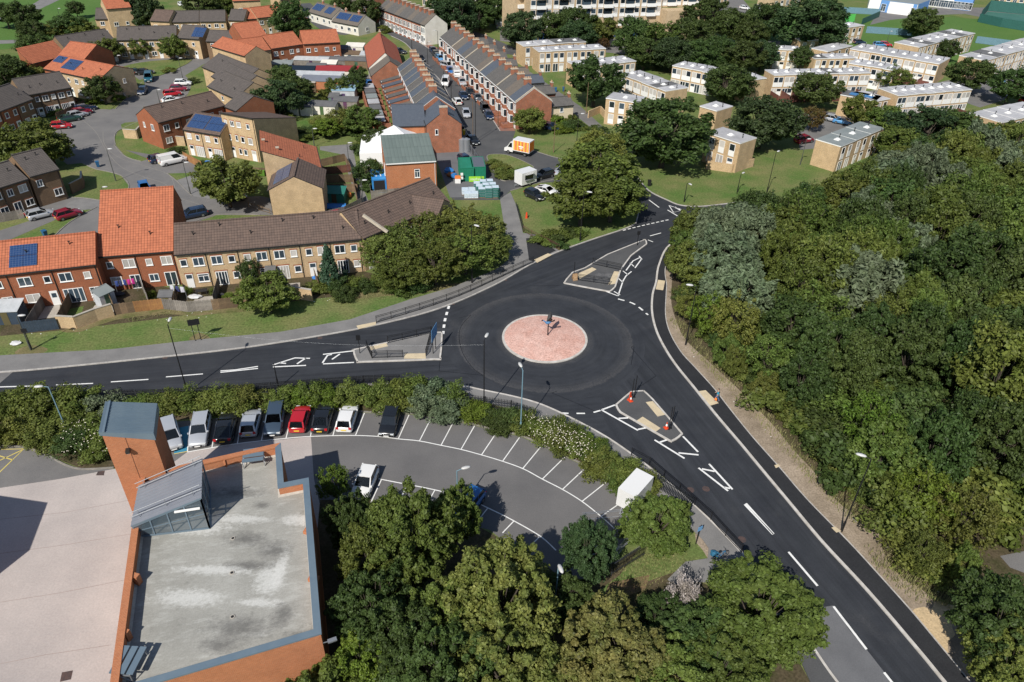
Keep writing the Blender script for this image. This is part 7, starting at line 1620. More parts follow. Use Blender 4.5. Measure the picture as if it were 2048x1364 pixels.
def car_proto(kind):
 L, W, H, B, gr, gf, tr, tf, bh = CT[kind]; hw = W / 2; out = {}
 # lower body: sections along the length
 sec = [(-.50,.80,.34, B * .82,.93),(-.485,.95,.22, B * .97,.97),(-.40,1,.2, B, .99),(-.2,1,.2, B, 1),(0,1,.2, B, 1),(gf, 1,.2, B * .985,.99),(.36,.995,.2,(B * .98 + bh) / 2 + .04,.97),(.46,.95,.22, bh, .93),(.49,.88,.28, bh * .86,.88),(.5,.78,.36, bh * .72,.8)]
 q = MB(); vs = []; n = 9
 for x, wk, zs, zt, tk in sec:
  w = hw * wk; ring = [(w * .90, zs),(w, zs + .14),(w * 1.0, zt * .72),(w * tk * .97, zt * .96),(w * tk * .86, zt),(0, zt + .035)]
  ring = ring + [(-a, b) for a, b in ring[-2::-1]]; vs += [(x * L, y, z) for y, z in ring]
 nr = 11; fs = []
 for i in range(len(sec) - 1):
  for j in range(nr - 1): a = i * nr + j; fs.append((a, a + 1, a + nr + 1, a + nr))
  fs.append((i * nr + nr - 1, i * nr, (i + 1) * nr, (i + 1) * nr + nr - 1))
 q.add(vs, fs, 0, True); q.add(vs, [tuple(range(nr))[::-1], tuple(range((len(sec) - 1) * nr, len(sec) * nr))],0)
 # bumpers and sills in dark trim
 for s in (-1,1): q.box(-.28 * L, .27 * L, s * hw - .03, s * hw + .015,.2,.32,1)
 q.box(.495 * L, .505 * L, -hw * .5, hw * .5,.36,.52,1)
 # greenhouse: roof and pillars
 wb, wt = hw * .93, hw * .74; X = [gr * L, gf * L, tr * L, tf * L]
 bz = B - .01
 base = {'rl': Vector((X[0], wb * .92, bz)), 'fl': Vector((X[1], wb * .95, bz)), 'tl': Vector((X[2], wt, H - .05)), 'ul': Vector((X[3], wt, H - .04))}
 mir = lambda v: Vector((v.x, -v.y, v.z))
 tr_, ul = base['tl'], base['ul']; mid = (tr_ + ul) / 2 + Vector((0,.02,.035))
 roofv = [tr_, mid, ul, Vector((ul.x - .05,0, H)), Vector((mid.x, 0, H + .03)), Vector((tr_.x + .05,0, H)), mir(ul), mir(mid), mir(tr_)]
 q.add(roofv, [(0,5,4,1),(1,4,3,2),(5,8,7,4),(4,7,6,3)],0, True)
 q.add([v - Vector((0,0,.07)) for v in roofv],[(0,5,4,1),(1,4,3,2),(5,8,7,4),(4,7,6,3)],0, True)
 for f in (lambda v: v, mir):
  q.bar(f(base['fl']), f(base['ul']),.09,.07); q.bar(f(base['rl']), f(base['tl']),.14,.10)
  m0 = base['rl'].lerp(base['fl'],.5); m1 = tr_.lerp(ul, .55); q.bar(f(m0), f(m1),.07,.05); q.bar(f(tr_), f(ul),.07,.07)
  if kind in ('estate', 'mpv', 'suv'): m0 = base['rl'].lerp(base['fl'],.2); m1 = tr_.lerp(ul, .14); q.bar(f(m0), f(m1),.08,.05)
 if 'van' in kind:      # panelled rear sides
  for f in (lambda v: v, mir):
   a, b, c, d = f(base['rl']), f(base['rl'].lerp(base['fl'],.62)), f(tr_.lerp(ul, .62)), f(tr_)
   o_ = Vector((0,.02 if f(Vector((0,1,0))).y > 0 else -.02,0)); q.add([a + o_, b + o_, c + o_, d + o_],[(0,1,2,3),(3,2,1,0)],0)
  a, b, c, d = base['rl'], mir(base['rl']), mir(tr_), tr_; o_ = Vector((-.02,0,0)); q.add([a + o_, b + o_, c + o_, d + o_],[(0,1,2,3),(3,2,1,0)],0)
 for s in (-1,1): q.box(gf * L - .16, gf * L - .02, s * (hw + .02) - .07, s * (hw + .02) + .07, B, B + .13,0)    # mirrors
 out['body'] = [('body', q.mesh('body', [CARCOL['white'], M['trim_black']]),(0,0,0))]
 g1 = MB(); a, b, c, d = base['fl'], mir(base['fl']), mir(ul), ul; g1.add([a, b, c, d],[(0,1,2,3),(3,2,1,0)])
 g2 = MB(); a, b, c, d = base['rl'], mir(base['rl']), mir(tr_), tr_; g2.add([a, b, c, d],[(0,1,2,3),(3,2,1,0)])
 out['p'] = [('windscreen', g1.mesh('windscreen', M['car_glass']),(0,0,0))] + ([('rear_window', g2.mesh('rear_window', M['car_glass']),(0,0,0))])
 for f in (lambda v: v, mir):
  g3 = MB(); g3.add([f(base['rl']), f(base['fl']), f(ul), f(tr_)],[(0,1,2,3),(3,2,1,0)]); out['p'].append(('side_window', g3.mesh('side_window', M['car_glass']),(0,0,0)))
 wr = .31 if H < 1.6 else .34; wm = MB(); wm.tube((0,-.1,0),(0,.1,0), wr, wr, 14,0); wm.tube((0,-.105,0),(0,.105,0), wr * .62, wr * .62,10,1)
 wme = wm.mesh('wheel', [M['rubber'], M['alloy']])
 for x in (-.31,.32):
  for s in (-1,1): out['p'].append(('wheel', wme, (x * L, s * (hw - .085), wr)))
 hl = MB(); hl.box(-.12,.06,-.17,.17,-.07,.07); hm = hl.mesh('headlight', M['lamp_clear']); tl = MB(); tl.box(-.04,.08,-.13,.13,-.12,.12); tm = tl.mesh('tail_light', M['lamp_red'])
 for s in (-1,1): out['p'].append(('headlight', hm, (.482 * L, s * hw * .68, bh * .84))); out['p'].append(('tail_light', tm, (-.497 * L, s * hw * .76, B * .84)))
 for nm, x, mm, z in (('number_plate', -.505 * L, M['plate_yellow'],.55),('number_plate', .509 * L, M['plate_white'],.42)):
  pl = MB(); pl.box(-.02,.02,-.26,.26,-.055,.055); out['p'].append((nm, pl.mesh('number_plate', mm),(x, 0, z)))
 return out
CARS = {}; CARJ = {}
def car(kind, colr, rear, front, label, far=False, centre=None):
 if kind not in CARS: CARS[kind] = car_proto(kind)
 a, b = A2(*rear), A2(*front); d = b - a; c = (a + b) / 2; rz = math.atan2(d.y, d.x)
 P_ = CARS[kind]; nm = 'parked_van' if 'van' in kind else 'parked_car'; ct = 'van' if 'van' in kind else 'car'
 z0 = .012
 if far:
  if kind not in CARJ:
   bm = bmesh.new(); mats = [CARCOL['white'], M['trim_black'], M['car_glass'], M['rubber'], M['alloy'], M['lamp_clear'], M['lamp_red'], M['plate_yellow'], M['plate_white']]
   for nm_, me, lc in P_['body'] + P_['p']:
    n0 = len(bm.verts); f0 = len(bm.faces); bm.from_mesh(me); bm.verts.ensure_lookup_table(); bm.faces.ensure_lookup_table()
    for v in bm.verts[n0:]: v.co += Vector(lc)
    idx = [mats.index(x) for x in me.materials]
    for f in bm.faces[f0:]: f.material_index = idx[min(f.material_index, len(idx) - 1)]
   me = bpy.data.meshes.new('parked_car'); bm.to_mesh(me); bm.free()
   for x in mats: me.materials.append(x)
   CARJ[kind] = me
  o = link(nm, CARJ[kind], None, (c.x, c.y, z0), rz); o.material_slots[0].link = 'OBJECT'; o.material_slots[0].material = CARCOL[colr]; return tag(o, label, ct)
 r0 = empty(nm, (c.x, c.y, z0), rz, label, ct)
 for nm_, me, lc in P_['body'] + P_['p']:
  o = link(nm_, me, r0, lc)
  if nm_ == 'body': o.material_slots[0].link = 'OBJECT'; o.material_slots[0].material = CARCOL[colr]
 return r0
for a in [
 ('mpv', 'silver', (338,856),(350,903), 'silver people carrier partly hidden behind the brick tower'),
 ('estate', 'silver', (407,846),(398,892), 'silver car parked nose out right of the blue bay'),
 ('coupe', 'black', (449,882),(459,843), 'black car with yellow rear plate right of the silver car'),
 ('hatch', 'silver', (499,873),(509,833), 'light grey hatchback parked between black and dark blue cars'),
 ('estate', 'bluegrey', (556,826),(547,869), 'dark blue-grey estate parked nose out'),
 ('hatch', 'red', (597,862),(607,828), 'bright red hatchback in the car park row'),
 ('saloon', 'black', (642,864),(654,822), 'black saloon between the red and the white car'),
 ('hatch', 'white', (690,863),(702,825), 'rounded white car in the car park row'),
 ('hatch', 'black', (786,832),(774,874), 'black hatchback last in row beside the empty bays'),
 ('hatch', 'white', (740,953),(722,996), 'white car by the inner bays beside the trees'),
 ('hatch', 'blue', (948,1002),(925,1032), 'blue car hidden under the trees of the inner bays'),
 ('hatch', 'blue', (286,371),(296,394), 'blue hatchback driving along the estate road'),
 ('longvan', 'white', (326,331),(367,322), 'white panel van with back doors towards the drive'),
 ('hatch', 'navy', (312,325),(330,321), 'dark car parked beyond the white panel van'),
 ('estate', 'navy', (405,430),(366,438), 'dark blue car parked behind the brown terrace'),
 ('hatch', 'black', (455,402),(485,398), 'dark car in the shade of the light olive tree'),
 ('hatch', 'silver', (66,439),(102,430), 'silver hatchback in the turning area on the left'),
 ('hatch', 'crimson', (120,440),(157,429), 'dark red hatchback in the turning area on the left'),
 ('hatch', 'red', (662,442),(694,436), 'red hatchback parked behind the brown roofs'),
 ('hatch', 'white', (606,440),(636,438), 'white car mostly hidden behind the brown ridge'),
 ('hatch', 'red', (108,258),(142,255), 'bright red hatchback first of the left parked row'),
 ('saloon', 'green', (124,245),(158,239), 'dark green car second of the left parked row'),
 ('hatch', 'silver', (142,238),(172,231), 'silver car third of the left parked row'),
 ('hatch', 'crimson', (152,231),(180,226), 'maroon car fourth of the left parked row'),
 ('estate', 'navy', (158,224),(186,219), 'dark blue car last of the left parked row'),
 ('longvan', 'teal', (300,152),(297,170), 'dark teal van driving down the estate road'),
 ('hatch', 'navy', (290,182),(282,192), 'dark hatchback following the bend of the estate road'),
 ('hatch', 'white', (352,171),(382,170), 'white car first of the four by the stepped houses'),
 ('hatch', 'crimson', (345,182),(373,181), 'dark red car second of the four by the stepped houses'),
 ('hatch', 'red', (333,193),(359,190), 'bright red car third of the four by the stepped houses'),
 ('saloon', 'white', (328,207),(361,203), 'white car fourth of the four by the stepped houses'),
 ('hatch', 'silver', (929,222),(936,243), 'silver hatchback coming down the street beside the corner house'),
 ('hatch', 'white', (919,213),(908,202), 'white car parked on the left side of the street'),
 ('saloon', 'navy', (922,189),(932,203), 'dark blue car in the middle of the street'),
 ('hatch', 'black', (936,182),(945,197), 'black car beside the dark blue one in the street'),
 ('saloon', 'grey', (950,192),(961,209), 'grey car with pale bonnet along the red paving'),
 ('mpv', 'black', (966,215),(974,229), 'black people carrier near the terrace end'),
 ('hatch', 'navy', (974,229),(982,243), 'dark car nearest the terrace end on the red paving'),
 ('saloon', 'silver', (921,162),(928,175), 'silver car behind the small white lorry'),
 ('longvan', 'white', (894,161),(888,179), 'white van parked at the left kerb of the street'),
 ('mpv', 'silver', (888,134),(901,138), 'silver car by the upper end of the red paving'),
 ('hatch', 'blue', (898,141),(904,151), 'blue car between silver car and the lorry'),
 ('saloon', 'black', (940,280),(951,291), 'black car with lit rear plate beside the street mouth'),
 ('hatch', 'black', (1104,351),(1071,359), 'black hatchback parked beside the catering trailer'),
 ('hatch', 'silver', (1136,345),(1112,353), 'silver car half hidden by the big tree clump'),
 ('hatch', 'black', (1056,390),(1083,402), 'black hatchback parked on the grass'),
 ('coupe', 'white', (1078,383),(1110,393), 'white car with black roof parked on the grass'),
 ('hatch', 'navy', (925,322),(937,330), 'dark car behind the green container'),
 ('hatch', 'navy', (1095,258),(1112,262), 'dark car behind the bushy corner tree'),
 ('hatch', 'blue', (737,165),(744,183), 'blue car parked in the allotment lane'),
]: car(*a)
for a in [
 ('saloon', 'navy', (250,148),(265,147), 'left dark car of three in the estate lay-by'),('saloon', 'green', (266,149),(281,147), 'middle dark car of three in the estate lay-by'),('saloon', 'black', (283,149),(298,148), 'right dark car of three in the estate lay-by'),
 ('hatch', 'blue', (252,113),(268,111), 'bright blue car in the far parking court'),('mpv', 'silver', (300,108),(312,106), 'silver people carrier in the far parking court'),('hatch', 'white', (192,127),(210,125), 'white car by the olive court tree'),('hatch', 'silver', (204,121),(222,119), 'pale silver car beside the white one by the olive court tree'),('hatch', 'skyblue', (186,131),(200,130), 'pale blue car by the olive court tree'),
 ('hatch', 'navy', (862,100),(871,110), 'first dark car by the far kerb of the street'),('hatch', 'black', (868,108),(877,117), 'second dark car by the far kerb of the street'),('hatch', 'grey', (873,113),(880,122), 'grey car by the far kerb of the street'),('hatch', 'skyblue', (876,117),(885,125), 'light blue car by the far kerb of the street'),
 ('hatch', 'black', (836,118),(846,125), 'black car by the chimneys of the west houses'),('hatch', 'navy', (802,61),(813,70), 'dark blue car driving up the street'),('hatch', 'red', (772,45),(782,52), 'red car beside the upper terrace'),('saloon', 'black', (790,105),(808,108), 'black car on the chalet drive'),
 ('hatch', 'navy', (1644,238),(1658,241), 'dark car in the parking court by the rusty tree'),('hatch', 'silver', (1656,241),(1675,245), 'silver car in the parking court by the rusty tree'),('saloon', 'skyblue', (1674,246),(1697,250), 'light blue car in the parking court by the rusty tree'),('mpv', 'crimson', (1594,287),(1619,283), 'dark red car behind the great round tree'),
 ('saloon', 'white', (2004,193),(2030,190), 'white car under the tree at the right edge'),('hatch', 'skyblue', (1987,163),(2003,166), 'light blue car in the right parking court'),('hatch', 'red', (2040,206),(2060,202), 'red car at the right edge'),
 ('hatch', 'silver', (1704,85),(1716,87), 'silver car by the green playground'),('hatch', 'navy', (1712,88),(1724,88), 'dark car by the green playground'),('hatch', 'skyblue', (1752,93),(1764,93), 'pale car before the school-side row'),('hatch', 'red', (1765,92),(1776,93), 'red car before the school-side row'),
 ('van', 'white', (1001,57),(1008,55), 'white van first by the stepped flats'),('van', 'silver', (1010,57),(1016,55), 'silver van second by the stepped flats'),('longvan', 'white', (1018,57),(1026,56), 'larger white van by the stepped flats'),
 ('hatch', 'white', (1483,18),(1495,20), 'white car on the side street by the apartments'),('hatch', 'silver', (1512,17),(1520,19), 'silver car on the side street by the apartments'),('hatch', 'black', (688,14),(700,18), 'black car near the bungalows'),('hatch', 'navy', (700,12),(706,18), 'dark blue car near the bungalows'),
 ('hatch', 'crimson', (598,41),(610,40), 'dark red car under the tall pointed tree'),('hatch', 'white', (292,60),(303,58), 'white car by the square brown roof'),('hatch', 'white', (362,12),(368,14), 'small white car on the far road at the top')]: car(*a, far=True)
def box_vehicle(name, rear, front, label, cat, boxL, boxW, z0, z1, cabL, boxm, cabm, deco=None, wheels=True):
 a, b = A2(*rear), A2(*front); d = b - a; c = (a + b) / 2; r0 = empty(name, (c.x, c.y, .012), math.atan2(d.y, d.x), label, cat); L = boxL + cabL; x0 = -L / 2
 q = MB(); q.box(x0, x0 + boxL, -boxW / 2, boxW / 2, z0, z1); q.build('box_body', boxm, r0)
 if cabL:
  xc = x0 + boxL + .05; hw = boxW / 2 * .92; q = MB(); prof = [(xc, z1 * .78),(xc + cabL * .30, z1 * .78),(xc + cabL * .66,1.35),(xc + cabL * .97,1.05),(xc + cabL, .45),(xc, .45)]
  n = len(prof); vs = [(x, -hw, z) for x, z in prof] + [(x, hw, z) for x, z in prof]; q.add(vs, [tuple(range(n)), tuple(range(n, 2 * n))[::-1]] + [(i, n + i, n + (i + 1) % n, (i + 1) % n) for i in range(n)]); q.build('cab', cabm, r0)
  q = MB(); e = .012; p, r1 = prof[1], prof[2]; nx, nz = (p[1] - r1[1]),(r1[0] - p[0]); l = math.hypot(nx, nz); nx, nz = nx / l * e, nz / l * e
  q.add([(p[0] + nx + .05,-hw * .9, p[1] + nz - .05),(r1[0] + nx, -hw * .9, r1[1] + nz),(r1[0] + nx, hw * .9, r1[1] + nz),(p[0] + nx + .05, hw * .9, p[1] + nz - .05)],[(0,1,2,3),(3,2,1,0)]); q.build('windscreen', M['car_glass'], r0)
  for s in (-1,1):
   q = MB(); y = s * (hw + .012); q.add([(xc + .15, y, 1.35),(xc + cabL * .58, y, 1.35),(xc + cabL * .28, y, z1 * .74),(xc + .15, y, z1 * .74)],[(0,1,2,3),(3,2,1,0)]); q.build('side_window', M['car_glass'], r0)
   q = MB(); q.box(xc + cabL * .92, xc + cabL * 1.0, s * hw * .72 - .12, s * hw * .72 + .12,.75,.95); q.build('headlight', M['lamp_clear'], r0)
 if wheels:
  wm = MB(); wm.tube((0,-.12,0),(0,.12,0),.36,.36,14); wm.tube((0,-.125,0),(0,.125,0),.2,.2,10,1); me = wm.mesh('wheel', [M['rubber'], M['alloy']])
  for x in ((x0 + boxL * .28, x0 + L * .84) if cabL else (x0 + boxL * .42,)):
   for s in (-1,1): link('wheel', me, r0,(x, s * (boxW / 2 - .16),.36))
  q = MB(); q.box(x0 + .1, x0 + L - .3,-boxW * .35, boxW * .35,.35, z0); q.build('chassis', M['trim_black'], r0)
 return r0, x0
OR = mat('livery_orange', (.85,.22,.01),.5); YE = mat('livery_yellow', (.85,.50,.02),.5); DK = mat('livery_dark', (.55,.10,.01),.5)
r0, x0 = box_vehicle('delivery_truck', (1060,312),(1016,303), 'white box truck with orange and yellow striped sides', 'truck', 3.6,2.15,.85,3.05,1.9, CARCOL['white'], CARCOL['white'])
for s in (-1,1):
 y = s * (1.075 + .012); q = MB(); rg = random.Random(3)
 for k in range(14):
  u0, u1 = .12 + 3.36 * k / 14,.12 + 3.36 * (k + 1) / 14 - .03; q.box(x0 + u0, x0 + u1, y - .004, y + .004,1.0,2.9, k % 3)
 q.build('side_livery', [OR, YE, DK], r0); q = MB(); yy = y + s * .012; q.box(x0 + 1.3, x0 + 2.3, yy - .004, yy + .004,1.75,2.0); q.box(x0 + 1.45, x0 + 2.15, yy - .004, yy + .004,1.45,1.6); q.build('white_lettering_block', M['paint'], r0)
q = MB(); q.box(x0 - .02, x0 - .008,-.95,.95,1.05,2.85); q.build('rear_livery', OR, r0)
r0, x0 = box_vehicle('small_lorry', (911,146),(917,159), 'white lorry with open tipper body coming down the street', 'lorry', 3.4,2.1,.8,2.2,1.8, CARCOL['silver'], CARCOL['white'])
# catering trailer
r0, x0 = box_vehicle('catering_trailer', (1064,365),(1037,373), 'white catering trailer with open serving hatch beside the black car', 'trailer', 3.4,2.1,.5,2.7,0, CARCOL['white'], CARCOL['white'])
for sgn in (1,):
 q = MB(); q.box(-.9,1.0,1.06,1.07,1.35,2.2); q.build('serving_hatch', M['glass'], r0)
 q = MB(); q.add([(-.95,1.06,2.25),(1.05,1.06,2.25),(1.05,1.75,2.5),(-.95,1.75,2.5)],[(0,1,2,3),(3,2,1,0)]); q.build('flap', CARCOL['white'], r0); q = MB(); q.box(-.9,1.0,1.06,1.35,1.25,1.31); q.build('counter', M['metal_galv'], r0)
q = MB(); q.bar((1.7,.3,.45),(2.6,0,.45),.07); q.bar((1.7,-.3,.45),(2.6,0,.45),.07); q.tube((2.5,0,0),(2.5,0,.5),.04,.04,6); q.build('drawbar', M['metal_galv'], r0)
# box trailer at the end of the car park
r0, x0 = box_vehicle('box_trailer', (1283,985),(1248,1025), 'white box trailer with red panel parked in the last bay', 'trailer', 3.3,1.8,.5,2.6,0, CARCOL['white'], CARCOL['white'])
q = MB(); q.box(x0 + 2.0, x0 + 3.1,-.915,-.905,1.0,2.1); q.build('side_graphic', mat('graphic_red', (.5,.03,.08),.5), r0)
q = MB(); q.bar((1.6,.3,.45),(2.5,0,.45),.07); q.bar((1.6,-.3,.45),(2.5,0,.45),.07); q.build('drawbar', M['metal_galv'], r0)
# street furniture
def lamp(px, py, h, label, arm=(1,0), kind='black', head=True, name='street_lamp', cat='street lamp', arml=.5, group=None):
 p = A2(px, py); r0 = empty(name, (p.x, p.y, 0),0, label, cat, group); m = {'black': M['metal_black'], 'blue': mat('lamp_blue', (.16,.27,.33),.5), 'grey': mat('lamp_grey', (.06,.065,.06),.6), 'wood': M['timber']}[kind]
 q = MB(); q.tube((0,0,0),(0,0,1.3),.10,.10,8); q.tube((0,0,1.3),(0,0, h),.065,.05,8); a = Vector((arm[0], arm[1],0)).normalized()
 if head: q.tube((0,0, h),(a.x * arml, a.y * arml, h + .12),.035,.03,6)
 q.build('pole', m, r0)
 if head:
  q = MB(); c = Vector((a.x * (arml + .32), a.y * (arml + .32), h + .14)); n_ = Vector((-a.y, a.x, 0)); rings = []
  for t, w, hh in ((-.42,.06,.04),(-.3,.15,.10),(0,.19,.12),(.28,.15,.10),(.42,.05,.04)):
   cc = c + a * t; rings.append([cc + n_ * w, cc + n_ * w * .6 + Vector((0,0, hh)), cc - n_ * w * .6 + Vector((0,0, hh)), cc - n_ * w, cc - n_ * w * .6 - Vector((0,0, hh * .5)), cc + n_ * w * .6 - Vector((0,0, hh * .5))])
  vs = sum(rings, []); fs = []
  for i in range(4):
   for j in range(6): fs.append((i * 6 + j, i * 6 + (j + 1) % 6,(i + 1) * 6 + (j + 1) % 6,(i + 1) * 6 + j))
  fs += [(5,4,3,2,1,0),(24,25,26,27,28,29)]; q.add(vs, fs, 0, True); q.build('lamp_head', mat('lamp_head', (.50,.50,.49),.4), r0)
 return r0
for a in [
 (375,785,8.8, 'tall black street lamp on the footway above the parked cars', (-.1,1)),(968,827,9.4, 'tall black street lamp rising before the roundabout', (.3,1)),(944,567,8.8, 'tall black street lamp beside the roadside thicket', (.5,-.3)),
 (1371,690,8.2, 'black street lamp at the edge of the wood with white head', (-1,.2)),(1683,1063,8.8, 'black street lamp leaning over the dirt strip', (-.9,.4)),(1533,387,7.4, 'street lamp on the lawn above the wood', (.5,.5)),(1474,386,3.4, 'short street lamp on the lawn left of the taller one', (.5,.5)),
 (1368,404,3.4, 'short street lamp at the new junction', (.2,-.4)),(1160,482,8.0, 'street lamp rising through the big tree clump', (.6,-.2)),(1260,350,5.2, 'street lamp right of the big tree clump', (.6,.1)),(1153,290,6.2, 'street lamp on the lawn beyond the truck', (.5,.1)),
 (951,286,8.6, 'tall street lamp at the mouth of the street', (.2,.5)),(903,210,6.6, 'street lamp by the kerb of the west houses', (.5,0)),(888,180,4.5, 'lamp post by the parked white van', (.5,0)),(856,136,6.5, 'street lamp by the chimneys of the west houses', (.5,.3)),(824,103,5.5, 'street lamp above the chalets', (.3,.3)),(936,178,6.0, 'street lamp on the red paving halfway along', (-.5,0)),(876,98,5.0, 'street lamp at the upper end of the red paving', (-.4,0))]:
 lamp(*a)
for a in [(996,254,5.4, 'wooden telegraph pole by the end of the east houses'),(946,284,8.2, 'wooden telegraph pole beside the tall street lamp'),(1107,305,6.4, 'wooden telegraph pole on the lawn near the truck'),(1172,228,7.0, 'telegraph pole under the twin-trunk tree'),(1128,191,5.2, 'wooden pole on the strip beside the back lane'),(944,172,5.0, 'telegraph pole on the red paving')]:
 lamp(*a, kind='wood', head=False, name='telegraph_pole', cat='pole')
lamp(1041,864,7.9, 'pale blue lamp post standing in the low hedge', (-.2,.6), 'blue'); lamp(137,868,6.0, 'pale blue leaning lamp post in the shrubs on the left', (-.6,-.1), 'blue')
lamp(916,1025,5.2, 'car park lamp rising above the tall green tree', (.8,.3), 'blue'); lamp(1108,1230,6.0, 'lamp head poking out beside the yellow-green tree', (.3,-.9), 'blue', arml=.1)
for i, (px, py, h, lb) in enumerate([(232,362,5.6, 'by the bend of the estate road'),(381,388,5.4, 'by the path to the olive tree'),(137,306,5.0, 'beside the big left tree'),(367,163,5.4, 'near the white car of four'),(321,212,3.4, 'before the red brick house'),(262,176,4.4, 'beside the walled yard'),(123,45,4.0, 'on the far lawn'),(213,408,2.8, 'behind the tall orange roof'),
  (699,336,4.6, 'on the path by the marquee'),(728,420,5.0, 'at the lower end of the marquee path'),(629,294,3.5, 'on the small green behind the orange roof'),(242,145,4, 'by the three dark cars'),(205,62,3.6, 'by the far buff house'),(600,412,4, 'beside the blank buff gable'),(464,75,3.4, 'by the far orange roofs'),(62,700,4.6, 'post at the left verge'),(1600,330,5, 'by the flat-roofed house at the wood'),(1640,62,4, 'by the green playground'),(1808,66,4, 'on the school field'),(1772,90,4, 'near the school-side row')]):
 lamp(px, py, h, 'slim grey street lamp ' + lb, (.6,.1), 'grey', group=None, arml=.25)
lamp(557,776,3.4, 'plain black post behind the railings above the hedge', head=False, name='sign_post', cat='post')
# overhead wires between the two tall lamps and the far verge
wire = MB()
def sag(p, q, s=.5, n=12, r=.006):
 pts = [Vector(p).lerp(Vector(q), i / n) - Vector((0,0, s * math.sin(math.pi * i / n))) for i in range(n + 1)]
 for a, b in zip(pts, pts[1:]): wire.tube(a, b, r, r, 4, caps=False)
a, b = A2(968,827), A2(375,785); sag((a.x, a.y, 8.9),(b.x, b.y, 8.4),.9)
tag(wire.build('overhead_wire', M['metal_galv']), 'thin wire strung between two tall lamps across the road', 'wire')

# ---- guard rails: each panel a part with posts and bars
def rail(pix, label, h=1.0, pitch=2.0, m=None, bars=True, off=0.0, z0=.1, name='guard_rail'):
 m = m or M['metal_black']; pts = line(pix, 6) if len(pix) > 2 else line(pix, 1)
 tot = [0]
 for a, b in zip(pts, pts[1:]): tot.append(tot[-1] + (b - a).length)
 def P(s):
  for i in range(1, len(pts)):
   if tot[i] >= s - 1e-6: return pts[i - 1].lerp(pts[i],(s - tot[i - 1]) / max(1e-9, tot[i] - tot[i - 1]))
  return pts[-1]
 n = max(1, round(tot[-1] / pitch)); o = P(0); r0 = empty(name, (o.x, o.y, 0),0, label, 'railing')
 pm = MB(); pm.tube((0,0,0),(0,0, h + .05),.04,.04,6); pme = pm.mesh('post', m)
 for i in range(n + 1):
  p = P(tot[-1] * i / n) - o; link('post', pme, r0,(p.x, p.y, z0))
  if i < n:
   a, b = P(tot[-1] * i / n) - o, P(tot[-1] * (i + 1) / n) - o; A, B = Vector((a.x, a.y, z0)), Vector((b.x, b.y, z0)); q = MB()
   for zz in (.12, h - .18, h): q.bar(A + Vector((0,0, zz)), B + Vector((0,0, zz)),.045,.045)
   if bars:
    nb_ = max(4, int((b - a).length / .13))
    for k in range(1, nb_): c = A.lerp(B, k / nb_); q.bar(c + Vector((0,0,.12)), c + Vector((0,0, h - .18)),.018,.018)
   q.build('rail_panel', m, r0)
 return r0
rail([(753,647),(815,629),(880,608),(930,589),(985,564),(1030,543),(1066,527)], 'long black pedestrian guard rail along the north footway')
rail([(776,688),(862,669)], 'black guard rail on the back edge of the west island', z0=.12); rail([(852,714),(864,669)], 'black guard rail beside the blue sign on the west island', z0=.12)
rail([(734,697),(744,718)], 'short black guard rail at the narrow end of the west island', z0=.12); rail([(745,718),(806,716)], 'black guard rail on the front edge of the west island', z0=.12)
rail([(1185,530),(1241,542)], 'black guard rail at the back of the north-east island', z0=.12); rail([(1155,562),(1219,571)], 'black guard rail at the front of the north-east island', z0=.12)
rail([(1262,912),(1302,934),(1330,960),(1360,985),(1388,1011),(1419,1039),(1446,1069),(1482,1107)], 'long black guard rail along the south-east footway')
rail([(1046,464),(1075,480),(1118,502)], 'rusty brown hand rail beside the black ramp', m=mat('rail_rust', (.10,.05,.035),.7), bars=True); rail([(1032,412),(1040,440),(1046,464)], 'low dark rail along the path edge by the grass', h=.6, bars=False)
rail([(0,806),(200,796),(380,792),(560,778),(640,773),(740,765),(800,764)], 'low black rail along the road above the hedge', h=.9)
rail([(1164,1042),(1202,1034),(1246,1034)], 'galvanised swing barrier at the end of the bays', h=1.0, m=M['metal_galv'], bars=False, z0=.02, pitch=3.2); rail([(1222,1128),(1257,1084)], 'galvanised gate leaf standing open by the palisade', h=1.3, m=M['metal_galv'], bars=True, z0=.02, pitch=2.5); rail([(1226,1130),(1284,1092)], 'galvanised hand rail on top of the palisade corner', h=1.9, m=M['metal_galv'], bars=False, z0=.02, pitch=3)
rail([(498,415),(540,428)], 'timber knee rail beside the blank buff gable', h=.8, m=M['timber'], bars=False)
# ---- palisade fences
def palisade(pix, label, h=1.8, m=None):
 m = m or mat('palisade_steel', (.045,.048,.052),.55, metal=.3); pts = line(pix, 6) if len(pix) > 2 else line(pix, 1); tot = [0]
 for a, b in zip(pts, pts[1:]): tot.append(tot[-1] + (b - a).length)
 def P(s):
  for i in range(1, len(pts)):
   if tot[i] >= s - 1e-6: return pts[i - 1].lerp(pts[i],(s - tot[i - 1]) / max(1e-9, tot[i] - tot[i - 1]))
  return pts[-1]
 o = P(0); r0 = empty('palisade_fence', (o.x, o.y, 0),0, label, 'fence'); n = max(1, round(tot[-1] / 2.7))
 for i in range(n):
  a, b = P(tot[-1] * i / n) - o, P(tot[-1] * (i + 1) / n) - o; q = MB(); A, B = Vector((a.x, a.y, 0)), Vector((b.x, b.y, 0))
  for zz in (.35, h - .35): q.bar(A + Vector((0,0, zz)), B + Vector((0,0, zz)),.05,.05)
  k_ = int((b - a).length / .16); d = (B - A).normalized()
  for k in range(k_):
   c = A.lerp(B, (k + .5) / k_); w_ = d * .035; q.add([c - w_, c + w_, c + w_ + Vector((0,0, h - .1)), c + Vector((0,0, h)), c - w_ + Vector((0,0, h - .1))],[(0,1,2,3,4),(4,3,2,1,0)])
  q.build('fence_panel', m, r0); q = MB(); q.bar(A, A + Vector((0,0, h)),.09,.09); q.build('post', m, r0)
